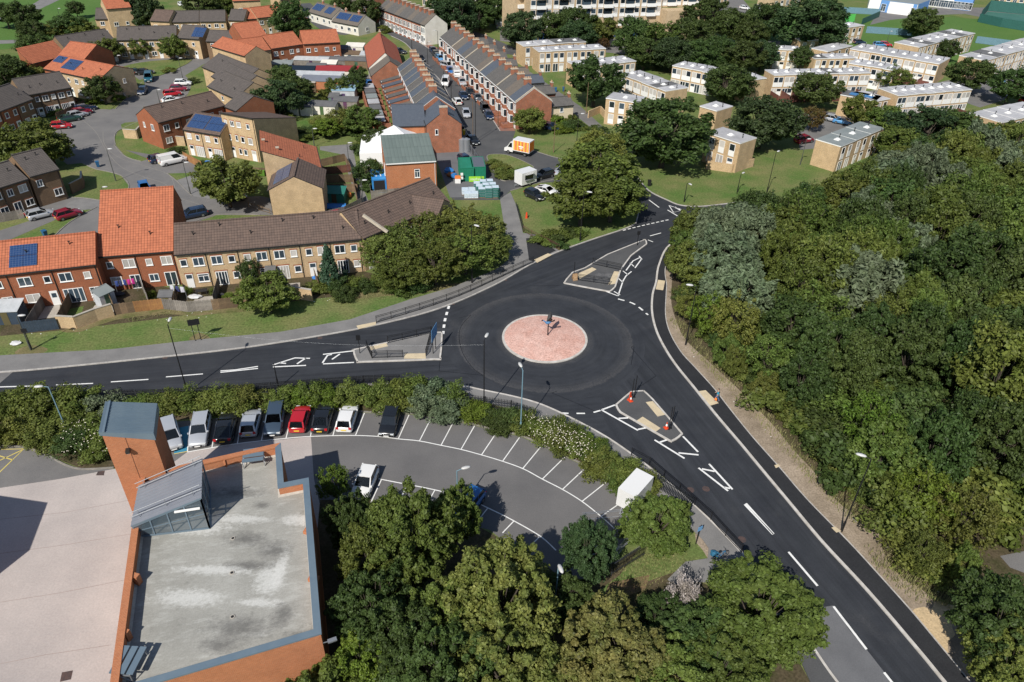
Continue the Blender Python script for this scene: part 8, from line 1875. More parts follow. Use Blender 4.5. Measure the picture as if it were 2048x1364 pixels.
palisade([(225,808),(380,802),(560,790),(700,778),(800,776)], 'grey palisade fence between the road and the hedge'); palisade([(920,812),(980,820),(1030,828),(1070,842)], 'dark palisade fence behind the tall lamp by the footway')
palisade([(1312,976),(1345,996),(1382,1022)], 'dark palisade fence beside the box trailer'); palisade([(1222,1152),(1288,1112)], 'dark palisade fence corner near the pointed tree')

# ---- garden fences of the near terraces: boards as parts
def board_fence(pix, label, m, h=1.6, bw=.9, name='garden_fence', z=0):
 pts = line(pix, 1); o = pts[0]; r0 = empty(name, (o.x, o.y, z),0, label, 'fence')
 for a, b in zip(pts, pts[1:]):
  L = (b - a).length; n = max(1, round(L / bw)); rz = math.atan2(b.y - a.y, b.x - a.x); key = ('fp', round(L / n, 2), h, m.name)
  if key not in TP:
   q = MB(); w_ = L / n; k_ = 6
   for k in range(k_): q.box(w_ * k / k_ + .008, w_ * (k + 1) / k_ - .008,-.012 - .012 * (k % 2),.012 - .012 * (k % 2),0, h - .03 * (k % 3))
   q.box(0, w_, .013,.05,.35,.43); q.box(0, w_, .013,.05, h - .4, h - .32); TP[key] = q.mesh('fence_panel', m)
  for i in range(n): p = a.lerp(b, i / n) - o; link('fence_panel', TP[key], r0,(p.x, p.y, 0), rz)
 return r0
def wall_(pix, label, m, h=1.7, t=.22, name='garden_wall'):
 pts = line(pix, 1); q = MB()
 for a, b in zip(pts, pts[1:]): q.bar((a.x, a.y, h / 2),(b.x, b.y, h / 2), t, h); q.bar((a.x, a.y, h + .03),(b.x, b.y, h + .03), t + .08,.07,1)
 return tag(q.build(name, [m, M['slab_light']]), label, 'wall')
board_fence([(48,666),(119,658)], 'dark blue board fence at the left end of the gardens', M['timber_blue'])
wall_([(119,655),(155,657),(196,641),(229,631)], 'buff brick garden wall stepping between blue and brown fences', MATS['brick_buff'])
board_fence([(230,630),(271,624)], 'brown board fence right of the buff garden wall', M['timber']); board_fence([(271,624),(328,618)], 'orange stained board fence along the verge', M['timber_orange'])
board_fence([(328,618),(377,624),(426,620)], 'weathered grey board fence along the verge', M['timber_grey']); board_fence([(426,620),(497,612)], 'brown board fence behind the round verge tree', M['timber'])
wall_([(588,596),(626,602)], 'short buff wall right of the round verge tree', MATS['brick_buff']); board_fence([(545,606),(588,598)], 'short brown fence beside the round verge tree', M['timber'])
for k, (a, b) in enumerate([((122,652),(150,596)),((60,663),(95,606)),((232,626),(215,590)),((300,612),(285,578)),((352,616),(358,580)),((430,612),(440,574)),((500,600),(505,570)),((555,590),(548,560)),((640,585),(630,556))]):
 board_fence([a, b], 'timber fence dividing the near gardens, %s from the left' % (ORD[k] if k else 'first'),[M['timber'], M['timber_grey']][k % 2],1.7)
for q, lb, mm in [([(743,398),(800,392)], 'grey board fence in front of the blue container', M['timber_grey']),([(735,340),(743,398)], 'grey fence panels left of the blue container', M['timber_grey']),
  ([(655,438),(690,430),(724,412),(722,398)], 'pale board fence round the gardens of blank gable house', M['timber_grey']),([(648,384),(716,384)], 'fence between the third and fourth garden behind the gable house', M['timber']),([(646,366),(712,364)], 'dark fence between second and third garden behind the gable house', M['timber']),([(644,350),(702,344)], 'red-brown fence in the gardens behind gable house', M['fence_maroon']),([(642,334),(690,322)], 'timber fence at the top garden behind the gable house', M['timber']),
  ([(716,412),(702,344),(690,322)], 'fence along the path beside the gardens', M['timber']),([(500,350),(540,352)], 'green-brown fence by the wheelie bins', M['timber']),([(368,318),(405,338)], 'orange timber fence beside the white panel van', M['timber_orange']),
  ([(0,470 - 25),(50,436)], 'hedge-topped fence by the silver car', M['timber_grey']),([(150,205),(172,214),(115,240)], 'low brown fence round gardens by the parked row', M['timber']),([(500,246),(560,258)], 'dark fence below the allotments', M['timber'])]:
 board_fence(q, lb, mm, 1.5)
wall_([(250,276),(276,278),(283,270)], 'curved buff wall corner by the red brick house', MATS['brick_buff'],1.8); wall_([(326,288),(372,292)], 'buff wall between red house and solar house', MATS['brick_buff'],1.8); wall_([(250,198),(268,180),(272,172)], 'pale curved wall by the estate road bend', M['slab_light'],1.2); wall_([(145,388),(168,376),(168,362)], 'curved buff wall beside the brown brick corner house', MATS['brick_dark'],1.8)
wall_([(868,305),(912,302)], 'low grey wall behind the forecourt', M['slab_light'],.6)
palisade([(936,300),(957,330)], 'silver palisade gate beside the forecourt', 2.0, M['metal_galv']); palisade([(962,372),(1000,400)], 'green palisade fence round the water crates', 1.8, mat('palisade_green', (.01,.09,.06),.5))
# patios and little lawns behind the near terraces
for q, m_ in [([(170,640),(235,628),(240,605),(190,610)], M['slab_light']),([(60,640),(118,634),(120,610),(80,612)], M['slab_light']),([(380,615),(425,612),(430,592),(392,594)], M['slab_light']),([(128,640),(162,630),(168,612),(140,618)], M['grass']),([(300,605),(345,600),(345,585),(302,588)], M['grass']),([(560,585),(600,580),(600,565),(565,568)], M['slab_light']),([(448,600),(490,596),(490,582),(452,584)], M['grass_dry'])]: sheet('patio', q, m_, 2.5)

# ---- sheds, containers, outbuildings
def shed(px, py, w, d, h, rz, label, wm, rm, roof='mono', name='shed', cat='shed', rise=.5):
 p = A2(px, py); r0 = empty(name, (p.x, p.y, 0), math.radians(rz), label, cat); q = MB(); q.box(-w / 2, w / 2,-d / 2, d / 2,0, h); q.build('wall', wm, r0); q = MB(); e = .12
 if roof == 'mono': q.add([(-w / 2 - e, -d / 2 - e, h + .02),(w / 2 + e, -d / 2 - e, h + .02),(w / 2 + e, d / 2 + e, h + rise),(-w / 2 - e, d / 2 + e, h + rise)],[(0,1,2,3)]); q.add([(-w / 2 - e, -d / 2 - e, h - .05),(w / 2 + e, -d / 2 - e, h - .05),(w / 2 + e, -d / 2 - e, h + .02),(-w / 2 - e, -d / 2 - e, h + .02)],[(0,1,2,3)]); q.add([(-w / 2, d / 2, h),(w / 2, d / 2, h),(w / 2, d / 2, h + rise),(-w / 2, d / 2, h + rise)],[(0,1,2,3),(3,2,1,0)])
 else:
  q.add([(-w / 2 - e, -d / 2 - e, h - .03),(w / 2 + e, -d / 2 - e, h - .03),(w / 2 + e, 0, h + rise),(-w / 2 - e, 0, h + rise),(w / 2 + e, d / 2 + e, h - .03),(-w / 2 - e, d / 2 + e, h - .03)],[(0,1,2,3),(3,2,4,5)])
  q.add([(w / 2,-d / 2, h),(w / 2, d / 2, h),(w / 2,0, h + rise - .05),(-w / 2,-d / 2, h),(-w / 2, d / 2, h),(-w / 2,0, h + rise - .05)],[(0,1,2),(5,4,3)])
 q.build('roof', rm, r0); q = MB(); q.box(-.4,.4,-d / 2 - .03,-d / 2,0, min(1.9, h - .1)); q.build('door', M['door_dark'], r0); return r0
WH, GL = M['white_render'], M['glass']; RB = mat('sheet_red', (.30,.03,.03),.5); BL = mat('sheet_blue', (.03,.17,.45),.5); LG = mat('sheet_lightgrey', (.50,.52,.54),.6, color2=(.38,.40,.41), noise=1, nscale=1)
for a in [(648,226,6,2.6,1.9,-4, 'long white greenhouse shed with small windows in the lower allotments', WH, M['roof_felt']),(600,228,6,2.6,1.9,4, 'low dark-roofed shed in the lower allotments', WH, M['roof_felt']),(580,240 - 8,4,2,1.8,2, 'white sided shed left in the lower allotments', WH, LG),
          (691,200,5.2,3.2,2.6,0, 'tall grey and blue glazed shed by the lane', LG, mat('sheet_paleblue', (.26,.40,.50),.5)),(693,214,5.4,2.4,1.6,0, 'low timber porch shed in front of the tall glazed shed', M['timber_grey'], M['roof_felt']),(670,208,2.2,2.2,1.8,0, 'small green shed left of the tall glazed shed', mat('shed_green', (.10,.16,.14),.8), M['roof_felt']),(662,222,3,2,1.5,14, 'little dark shed with pale gable edge in the allotments', M['timber'], M['roof_felt']),
          (664,182,14,3.6,2.7,-1, 'long orange brick outbuilding with blue-grey roof', MATS['brick_orange'], M['standing_seam']),(612,182,5.5,3.0,2.5,3, 'pale sheet-roofed shed left of the brick outbuilding', M['timber'], WH),(690,158,8,3.6,2.4,0, 'white boarded shed under a bright red roof', WH, RB),(655,156,5,3.2,2.2,8, 'low shed with dull red roof', M['timber'], RB),
          (640,168,12,2.8,2.3,0, 'long flat shed with a pale metal roof', LG, LG),(604,152,7,2.6,1.8,0, 'glass and green framed greenhouse shed', mat('shed_teal', (.16,.28,.27),.6), GL),(634,148,5,2.5,2,0, 'grey felt roofed shed behind the greenhouse', M['timber_grey'], M['roof_felt']),(660,142,4,2.6,2.1,0, 'pale metal shed in the middle allotments', LG, WH),(560,142,7,2.6,2,3, 'green-grey felt roofed shed upper left in the allotments', M['timber_grey'], M['roof_flat_green']),
          (672,134,9,2.6,2,0, 'long timber-grey shed with felt roof in the upper allotments', M['timber_grey'], M['roof_felt']),(625,134,9,2.2,2,0, 'long low shed with ribbed grey roof upper middle', M['timber_grey'], LG),(716,136,6,3,2.2,-3, 'dark timber shed beside the red chalet', M['timber'], M['roof_felt']),(703,122,6,2.6,2.0,-3, 'cream box shed by the upper white shed', WH, M['timber']),(712,108,5,3,2.3,-3, 'white flat-roofed garage above the allotments', WH, WH),
          (670,112,7,3,2.2,0, 'grey flat-roofed garage near the orange roofed rows', M['timber_grey'], M['roof_felt']),(738,128,4,3,2.6,0, 'white lean-to beside the red chalet', WH, LG),(650,122,3.4,2,1.5,0, 'blue tarpaulin covered bench in the allotments', BL, BL),(505,140,3.4,2.4,2.4,0, 'upper white conservatory behind the stepped houses', WH, WH),(505,154,3.4,2.4,2.4,0, 'middle white conservatory behind the stepped houses', WH, WH),(500,198,3.6,3.2,2.3,0, 'large white glazed conservatory behind the lowest stepped house', WH, WH),
          (24,640,3.2,2.2,1.9,8, 'dark shed with pale sheet roof at the left gardens', M['timber_blue'], LG),(214,608,2.0,1.4,1.8,60, 'grey plastic shed between the near gardens', LG, M['roof_flat_green']),(336,606,1.6,.9,1.2,5, 'low dark store box in the near gardens', M['timber_grey'], M['roof_felt']),(545,568,1.2,1.5,1.9,10, 'dark tall shed beside the buff terrace', M['timber_grey'], M['roof_felt']),(660,420,5.0,.8,.5,0, 'blue paddling pool cover in the bottom garden', BL, BL),(672,400,3.4,2.2,1.6,0, 'green covered store in the gardens behind the gable house', mat('sheet_green', (.02,.15,.12),.7), MATS['sheet_green'])]:
 shed(*a)
# shipping containers with ribs
def container(px, py, L, W, H, rz, label, m, topm=None, name='shipping_container'):
 p = A2(px, py); r0 = empty(name, (p.x, p.y, 0), math.radians(rz), label, 'container'); q = MB(); q.box(-L / 2, L / 2,-W / 2, W / 2,.12, H, 0,1)
 n = int(L / .28)
 for k in range(n):
  x = -L / 2 + .15 + (L - .3) * k / (n - 1)
  for s in (-1,1): q.box(x - .06, x + .06, s * W / 2 - .03, s * W / 2 + .03,.25, H - .15)
 n = int(W / .28)
 for k in range(n):
  y = -W / 2 + .15 + (W - .3) * k / (n - 1)
  for s in (-1,1): q.box(s * L / 2 - .03, s * L / 2 + .03, y - .06, y + .06,.25, H - .15)
 q.build('body', [m, topm or m], r0); q = MB()
 for x in (-L / 2, L / 2):
  for y in (-W / 2, W / 2): q.bar((x, y, 0),(x, y, H + .04),.14,.14)
 for z in (.1, H): q.bar((-L / 2,-W / 2, z),(L / 2,-W / 2, z),.1,.12); q.bar((-L / 2, W / 2, z),(L / 2, W / 2, z),.1,.12); q.bar((-L / 2,-W / 2, z),(-L / 2, W / 2, z),.1,.12); q.bar((L / 2,-W / 2, z),(L / 2, W / 2, z),.1,.12)
 q.build('frame', m, r0); return r0
cb = mat('container_blue', (.03,.22,.58),.5, color2=(.05,.28,.62), noise=1, nscale=1); cg = mat('container_green', (.012,.16,.09),.5, color2=(.015,.20,.12), noise=1, nscale=1); cd = mat('container_dark', (.10,.115,.14),.6)
r0 = container(758,376,4.6,2.3,2.5,104, 'open blue container with two white bars on its roof', cb)
q = MB(); q.box(-.9,.0 + .1,-.5,-.36,2.515,2.53); q.box(-.9,.1,.25,.39,2.515,2.53)
for x in (-.9,0.04):
 for y in (-.43,.32): q.box(x, x + .06, y - .18, y + .18,2.516,2.531)
q.build('roof_mark', M['paint'], r0); q = MB(); q.box(-2.36,-2.31,-.95,.95,.2,2.3); q.build('open_end', M['trim_black'], r0)
container(932,352,5.2,2.4,2.5,98, 'bright green container with white notices beside the crates', cg); r1 = container(955,350,5.2,2.4,2.5,98, 'green container with dark roof and lime banner', cg, cd)
def text(s, size, m, parent, loc, rot, name='lettering', ext=.004):
 c = bpy.data.curves.new(name, 'FONT'); c.body = s; c.size = size; c.extrude = ext; c.align_x = 'CENTER'; c.align_y = 'CENTER'; c.materials.append(m); t_ = bpy.data.objects.new('t', c); col.objects.link(t_); bpy.context.view_layer.update(); me = bpy.data.meshes.new_from_object(t_.evaluated_get(bpy.context.evaluated_depsgraph_get())); bpy.data.objects.remove(t_); o = bpy.data.objects.new(name, me); col.objects.link(o); o.parent = parent; o.location = loc; o.rotation_euler = rot; return o
p = A2(953,364.5); bn = empty('banner', (p.x, p.y, .1), math.radians(6), 'lime green banner with white lettering on the green container', 'banner')
q = MB(); q.box(-1.35,1.35,-.02,.02,0,1.0); q.build('cloth', mat('lime', (.30,.62,.04),.6), bn); text('stayfresh', .62, M['paint'], bn, (0,-.03,.5),(math.pi / 2,0,0))
for (px, py, z, lb) in ((924,363,1.65, 'upper white notice on the green container'),(924,364,.95, 'lower white notice on the green container')):
 pp = A2(px, 366); q = MB(); q.box(-.22,.22,-.02,.02,-.25,.25); o = q.build('notice', M['paint'], None, (pp.x, pp.y - .02, z), math.radians(6)); tag(o, lb, 'notice')
# stacked crates of bottled water: pallets wrapped in film
wf = mat('wrapped_bottles', (.46,.56,.64),.25, color2=(.62,.70,.76), noise=1, nscale=2.5, detail=8, fine=.3, fscale=9); pg_ = mat('crate_green', (.02,.13,.11),.6)
k = 0
for row_, (ax, ay, bx, by, nn, hh) in enumerate([((928),384,938,399,2,.9),(941,383,952,399,2,.9),(952,379,966,396,3,1.7),(964,378,980,398,3,1.9),(976,377,993,397,3,1.9)]):
 for i in range(nn):
  t = (i + .5) / nn; p = A2(ax + (bx - ax) * t, ay + (by - ay) * t); r0 = empty('pallet_stack', (p.x, p.y, 0), math.radians(6), 'film-wrapped stack of bottle crates, column %s, %s from the back' % (['one', 'two', 'three', 'four', 'five'][row_], ORD[i] if i else 'first'), 'crates', 'film-wrapped crate stacks in the yard')
  q = MB(); w_ = .62
  for kk in range(3): q.box(-w_, w_, -w_ + kk * .52,-w_ + kk * .52 + .18,.0,.13)
  q.build('pallet', M['timber'], r0)
  for L_ in range(int(hh / .3)):
   q = MB(); q.box(-w_ + .02, w_ - .02,-w_ + .02, w_ - .02,.14 + L_ * .3,.14 + L_ * .3 + .24,0 if hh < 1 else 1,0); q.build('crate_layer', [wf, pg_], r0)
# yard clutter next to the containers
def lump(px, py, s, h, m, label, name, cat, seed=0):
 p = A2(px, py); rg = random.Random(seed); bm = bmesh.new(); bmesh.ops.create_icosphere(bm, subdivisions=2, radius=1)
 for v in bm.verts: k = 1 + rg.uniform(-.18,.18); v.co = Vector((v.co.x * s[0] * k, v.co.y * s[1] * k, max(0, v.co.z * .5 + .5) * h * k))
 me = bpy.data.meshes.new(name); bm.to_mesh(me); bm.free(); me.materials.append(m); o = link(name, me, None, (p.x, p.y, 0)); return tag(o, label, cat)
lump(897,346,(.9,.8),.9, BL, 'upper crumpled blue tarpaulin heap in the container yard', 'tarpaulin', 'tarpaulin', 1); lump(908,356,(.6,.9),.8, BL, 'lower crumpled blue tarpaulin heap by the skip bags', 'tarpaulin', 'tarpaulin', 2); lump(901,353,(.7,.7),.7, mat('bag_rust', (.25,.09,.03),.8), 'rust-coloured heap of sacks beside the blue tarpaulins', 'sack_heap', 'sacks', 3)
p = A2(916,365); r0 = empty('silo_bag', (p.x, p.y, 0),0, 'white and orange bulk bag beside the green container', 'bulk bag'); q = MB(); q.box(-.5,.5,-.45,.45,0,.85); q.build('sack', M['paint'], r0); q = MB(); q.box(-.52,.52,-.47,.47,.86,1.15); q.build('collar', mat('bag_orange', (.70,.20,.04),.7), r0)
for (px, py, lb) in ((925,303, 'left grey tank beside the corner house gable'),(933,303, 'right grey tank beside the corner house gable')):
 p = A2(px, py); q = MB(); q.tube((0,0,0),(0,0,2.5),.75,.75,14); q.tube((0,0,2.5),(0,0,2.75),.75,.2,14); tag(q.build('storage_tank', M['metal_galv'], None, (p.x, p.y, 0)), lb, 'tank')
# bins
def bin_(px, py, c, label, rz=0):
 p = A2(px, py); r0 = empty('wheelie_bin', (p.x, p.y, .01), rz, label, 'bin'); q = MB(); q.add([(-.22,-.25,.08),(.22,-.25,.08),(.22,.25,.08),(-.22,.25,.08),(-.29,-.36,1.0),(.29,-.36,1.0),(.29,.36,1.0),(-.29,.36,1.0)],[(0,1,5,4),(1,2,6,5),(2,3,7,6),(3,0,4,7),(3,2,1,0)]); q.build('body', c, r0)
 q = MB(); q.box(-.31,.31,-.38,.4,1.0,1.08); q.build('lid', c, r0); q = MB(); q.tube((-.28,.28,.1),(.28,.28,.1),.1,.1,8); q.build('axle', M['rubber'], r0)
bb = mat('bin_blue', (.02,.10,.22),.5); bg_ = mat('bin_green', (.02,.09,.05),.5); bk = mat('bin_black', (.015,.015,.015),.5); bl_ = mat('bin_lime', (.10,.22,.03),.5)
bin_(197,334, bb, 'blue wheelie bin on the kerb of the estate road', .5); bin_(92,474, bb, 'blue wheelie bin behind the orange terrace', 1.0)
for i, x in enumerate((507,512,517,523,528)): bin_(x, 352,[bg_, bl_, bl_, bl_, bl_][i], 'green wheelie bin by the three-storey house, %s from the left' % (ORD[i] if i else 'first'))
for (px, py, c, lb) in ((1190,0, bk, ''),(1298,372, bk, 'black litter bin on the verge by the side road'),(926,262, bk, 'dark bin at the street corner, upper'),(928,270, mat('bin_yellow', (.6,.42,.02),.5), 'yellow topped bin at the street corner'),(1111,184, bb, 'blue bin beside the back lane, left'),(1127,183, bb, 'blue bin beside the back lane, right'),(28,428, bg_, 'green bin by the brown brick house door'),(14,432, bg_, 'second green bin by the brown brick house'),(692,556, bg_, 'green compost bin in the terrace gardens')):
 if lb: bin_(px, py, c, lb)
# ---- signs
def board_sign(px, py, label, w, h, z, rz, face, posts=2, back=None):
 p = A2(px, py); r0 = empty('road_sign', (p.x, p.y, .12), math.radians(rz), label, 'road sign'); m = M['metal_black']
 for k in range(posts): x = (k - (posts - 1) / 2) * w * .5; q = MB(); q.tube((x, 0,0),(x, 0, z + h),.05,.05,6); q.build('post', m, r0)
 q = MB(); q.box(-w / 2, w / 2,-.09,-.06, z, z + h); q.build('sign_face', face, r0)
 return r0
sb = mat('sign_blue', (.10,.27,.50),.5, color2=(.16,.34,.56), noise=1, nscale=2); sk = M['metal_black']
board_sign(869,704, 'large blue backed direction sign on the west island', 2.0,1.6,1.9,78, sb); board_sign(397,682, 'empty-faced black sign frame on two posts in the verge', 1.3,.8,2.2,20, sk); board_sign(720,708, 'small dark sign on a single post at the island tip', .5,.7,1.9,10, sk, 1)
board_sign(1274,492, 'small round sign post at the tip of the north-east island', .5,.6,1.8,10, sk, 1); board_sign(1391,1090, 'blue topped sign on a single post by the footway', .5,.5,1.8,30, sb, 1); board_sign(1147,560, 'thin bare sign pole on the north-east island', .12,.12,2.6,0, sk, 1); board_sign(65,700, 'dark sign on a post at the left end of the verge', .6,.5,2.4,15, sk, 1)
for (px, py, lb) in ((1262,803, 'first bare black pole beside the orange barrier'),(1268,796, 'second bare black pole beside the orange barrier'),(1337,860, 'bare black pole beside the traffic cone'),(1341,858, 'second bare black pole beside the traffic cone')):
 p = A2(px, py); q = MB(); q.tube((0,0,0),(0,0,3.0),.05,.045,6); q.box(-.12,.12,-.12,.12,0,.06); tag(q.build('sign_pole', sk, None, (p.x, p.y, .12)), lb, 'pole')
co = mat('cone_red', (.62,.06,.015),.6)
def cone(px, py, label, s=1.0):
 p = A2(px, py); r0 = empty('traffic_cone', (p.x, p.y, .125),.4, label, 'cone'); r0.scale = (s,) * 3; q = MB(); q.box(-.24,.24,-.24,.24,0,.06); q.build('base', co, r0); q = MB(); q.tube((0,0,.06),(0,0,.34),.17,.12,12,0); q.tube((0,0,.34),(0,0,.60),.12,.075,12,1); q.tube((0,0,.6),(0,0,.82),.075,.03,12,0); q.build('body', [co, M['paint']], r0)
cone(1332,858, 'red and white traffic cone on the south-east island', 1.0); cone(1261,804, 'orange cone leaning on the bare poles', .9)
p = A2(1259,802); r0 = empty('safety_barrier', (p.x, p.y, .125),.9, 'orange plastic barrier standing at the island tip', 'barrier'); q = MB(); q.box(-.12,.12,-.05,.05,.3,1.1); q.build('panel', co, r0); q = MB(); q.box(-.2,.2,-.25,.25,0,.08); q.build('foot', co, r0)
p = A2(1053,436); q = MB(); q.tube((0,0,0),(0,0,1.0),.22,.12,10); tag(q.build('orange_marker', co, None, (p.x, p.y, 0)), 'orange marker standing in the grass below parked cars', 'marker')
p = A2(1149,561); r0 = empty('a_board', (p.x, p.y, .12),.3, 'pale wooden A-board by the railing on the north-east island', 'a-board');
for s in (-1,1): q = MB(); q.add([(-.35, s * .3,0),(.35, s * .3,0),(.35, s * .03,1.0),(-.35, s * .03,1.0)],[(0,1,2,3),(3,2,1,0)]); q.build('panel', mat('ply', (.55,.36,.20),.8), r0)
# ---- sculpture on the roundabout: blue winged bird with dark wings on a post
p = A2(1095,677); sc_ = empty('roundabout_sculpture', (p.x, p.y, .45),0, 'blue and black winged sculpture on a dark post in the island', 'sculpture')
sc_.scale = (.8,.8,1.0); q = MB(); q.tube((0,0,-.1),(0,0,1.75),.10,.08,8); q.build('post', M['metal_black'], sc_)
bm = bmesh.new(); bmesh.ops.create_uvsphere(bm, u_segments=12, v_segments=8, radius=1)
for v in bm.verts: v.co = Vector((v.co.x * .48, v.co.y * .25, v.co.z * .26 + 1.95 + .12 * v.co.x))
me = bpy.data.meshes.new('bird_body'); bm.to_mesh(me); bm.free(); me.materials.append(mat('sculpt_blue', (.10,.26,.48),.35, metal=.3)); link('bird_body', me, sc_)
for s, nm in ((-1, 'wing'),(1, 'wing')):
 q = MB(); a = Vector((0, s * .12,2.1)); pts = [a + Vector((-.3,0,0)), a + Vector((.3,0,0)), a + Vector((.55, s * .45,.55)), a + Vector((.25, s * .75,.95)), a + Vector((-.1, s * .5,.5))]
 q.add(pts, [(0,1,2,3,4),(4,3,2,1,0)]); q.add([v + Vector((.03,0,-.05)) for v in pts],[(0,1,2,3,4),(4,3,2,1,0)]); q.build(nm, M['metal_black'], sc_)
q = MB(); q.tube((-.45,0,1.95),(-.85,0,2.2),.10,.07,8); q.tube((-.85,0,2.2),(-1.1,0,2.12),.10,.03,8,1); q.build('head', [MATS['sculpt_blue'], M['metal_black']], sc_)
q = MB(); q.add([(.4,-.1,2.0),(.4,.1,2.0),(.95,.25,2.25),(.95,-.25,2.25)],[(0,1,2,3),(3,2,1,0)]); q.build('tail', M['metal_black'], sc_)

# ---- the walking person with an orange bag: one skinned figure
def skin_figure(name, joints, edges, root, m, sub=2):
 me = bpy.data.meshes.new(name); me.from_pydata([j[0] for j in joints], edges, []); o = bpy.data.objects.new(name, me); col.objects.link(o)
 md = o.modifiers.new('skin', 'SKIN'); sl_ = me.skin_vertices[0].data if me.skin_vertices else None
 if sl_ is None:
  bm = bmesh.new(); bm.from_mesh(me); bm.verts.layers.skin.verify(); bm.to_mesh(me); bm.free(); sl_ = me.skin_vertices[0].data
 for i, j in enumerate(joints): sl_[i].radius = (j[1], j[2] if len(j) > 2 else j[1]); sl_[i].use_root = (i == root)
 s2 = o.modifiers.new('sub', 'SUBSURF'); s2.levels = sub; s2.render_levels = sub; me.materials.append(m); return o
pp = A2(1432.5,803); per = empty('person', (pp.x, pp.y, .012), math.radians(155), 'walking person in a blue top carrying an orange bag', 'person')
sk_m = mat('skin', (.45,.27,.19),.6)
J = [((0,0,.93),.13,.15),((0,0,1.15),.115,.15),((0.02,0,1.38),.11,.17),((.02,0,1.50),.055,.06),((.04,0,1.60),.075,.07),((.05,0,1.72),.095,.08),
     ((.0,.10,.88),.10),((.16,.10,.50),.062),((.22,.10,.09),.042),((.36,.10,.04),.038),((0,-.10,.88),.10),((-.05,-.10,.48),.062),((-.28,-.10,.14),.042),((-.18,-.10,.04),.038),
     ((.02,.20,1.40),.065),((-.08,.27,1.12),.045),((.05,.28,.88),.035),((.08,.28,.79),.033),((.02,-.20,1.40),.065),((.10,-.28,1.13),.045),((.30,-.26,.98),.035),((.38,-.25,.95),.033)]
E_ = [(0,1),(1,2),(2,3),(3,4),(4,5),(0,6),(6,7),(7,8),(8,9),(0,10),(10,11),(11,12),(12,13),(2,14),(14,15),(15,16),(16,17),(2,18),(18,19),(19,20),(20,21)]
f = skin_figure('body', J, E_, 0, sk_m); f.parent = per
top_ = [(p_, (r_[0] + .022),(r_[1] if len(r_) > 1 else r_[0]) + .022) for p_, *r_ in [J[0], J[1], J[2], J[14], J[15], J[18], J[19]]]
f = skin_figure('blue_top', top_, [(0,1),(1,2),(2,3),(3,4),(2,5),(5,6)],0, mat('top_blue', (.02,.26,.38),.8)); f.parent = per
tr_ = [(p_, (r_[0] + .02),(r_[1] if len(r_) > 1 else r_[0]) + .02) for p_, *r_ in [((0,0,.93),.13,.14), J[6], J[7], J[8], J[10], J[11], J[12]]]
f = skin_figure('trousers', tr_, [(0,1),(1,2),(2,3),(0,4),(4,5),(5,6)],0, mat('trousers_blue', (.05,.12,.25),.85)); f.parent = per
f = skin_figure('hair', [((.0,0,1.66),.105,.10),((.01,0,1.80),.125,.115)],[(0,1)],0, mat('hair', (.03,.018,.01),.8)); f.parent = per
bg = MB(); bg.add([(-.20,-.07,0),(.20,-.07,0),(.20,.07,0),(-.20,.07,0),(-.15,-.02,.42),(.15,-.02,.42),(.15,.02,.42),(-.15,.02,.42)],[(3,2,1,0),(0,1,5,4),(1,2,6,5),(2,3,7,6),(3,0,4,7),(4,5,6,7)]); bg.bar((-.08,0,.42),(0,0,.56),.02); bg.bar((.08,0,.42),(0,0,.56),.02)
Mx = Matrix.Rotation(math.radians(155),4, 'Z'); o3 = Mx @ Vector((.08,.30,.38)); _bag = tag(bg.build('shopping_bag', mat('bag_bright_orange', (.75,.20,.03),.6), None, (pp.x + o3.x, pp.y + o3.y, o3.z), math.radians(155)), 'orange carrier bag hanging from the walking person hand', 'bag'); _bag.scale = (.72,.72,.72)
# ---- bicycle leaning by the footway
p = A2(1440,1118); bi = empty('bicycle', (p.x, p.y, .11), math.radians(25), 'blue bicycle left on the footway beside the round tree', 'bicycle')
def ring(q, c, r, t, n=20):
 pts = [Vector((c[0] + r * math.cos(2 * math.pi * i / n), c[1], c[2] + r * math.sin(2 * math.pi * i / n))) for i in range(n)]
 for i in range(n): q.tube(pts[i], pts[(i + 1) % n], t, t, 5, caps=False)
for x in (-.52,.52): q = MB(); ring(q, (x, 0,.34),.33,.022); [q.tube((x, 0,.34),(x + .32 * math.cos(k * math.pi / 6),0,.34 + .32 * math.sin(k * math.pi / 6)),.004,.004,3, caps=False) for k in range(12)]; q.build('wheel', M['rubber'], bi)
q = MB()
for a, b in (((-.52,0,.34),(-.08,0,.30)),((-.52,0,.34),(-.2,0,.78)),((-.08,0,.30),(-.2,0,.85)),((-.08,0,.30),(.36,0,.72)),((-.2,0,.78),(.34,0,.80)),((.34,0,.85),(.52,0,.34))): q.tube(a, b, .02,.02,6)
q.build('frame', mat('bike_blue', (.02,.16,.33),.4), bi); q = MB(); q.tube((.34,0,.85),(.32,0,1.0),.014,.014,5); q.tube((.32,-.28,1.0),(.32,.28,1.0),.014,.014,5); q.build('handlebar', M['trim_black'], bi); q = MB(); q.box(-.33,-.08,-.07,.07,.87,.93); q.build('saddle', M['trim_black'], bi)
lump(1427,1112,(.35,.3),.6, mat('bag_navy', (.02,.12,.22),.8), 'blue bag lying beside the bicycle', 'bag', 'bag', 5)
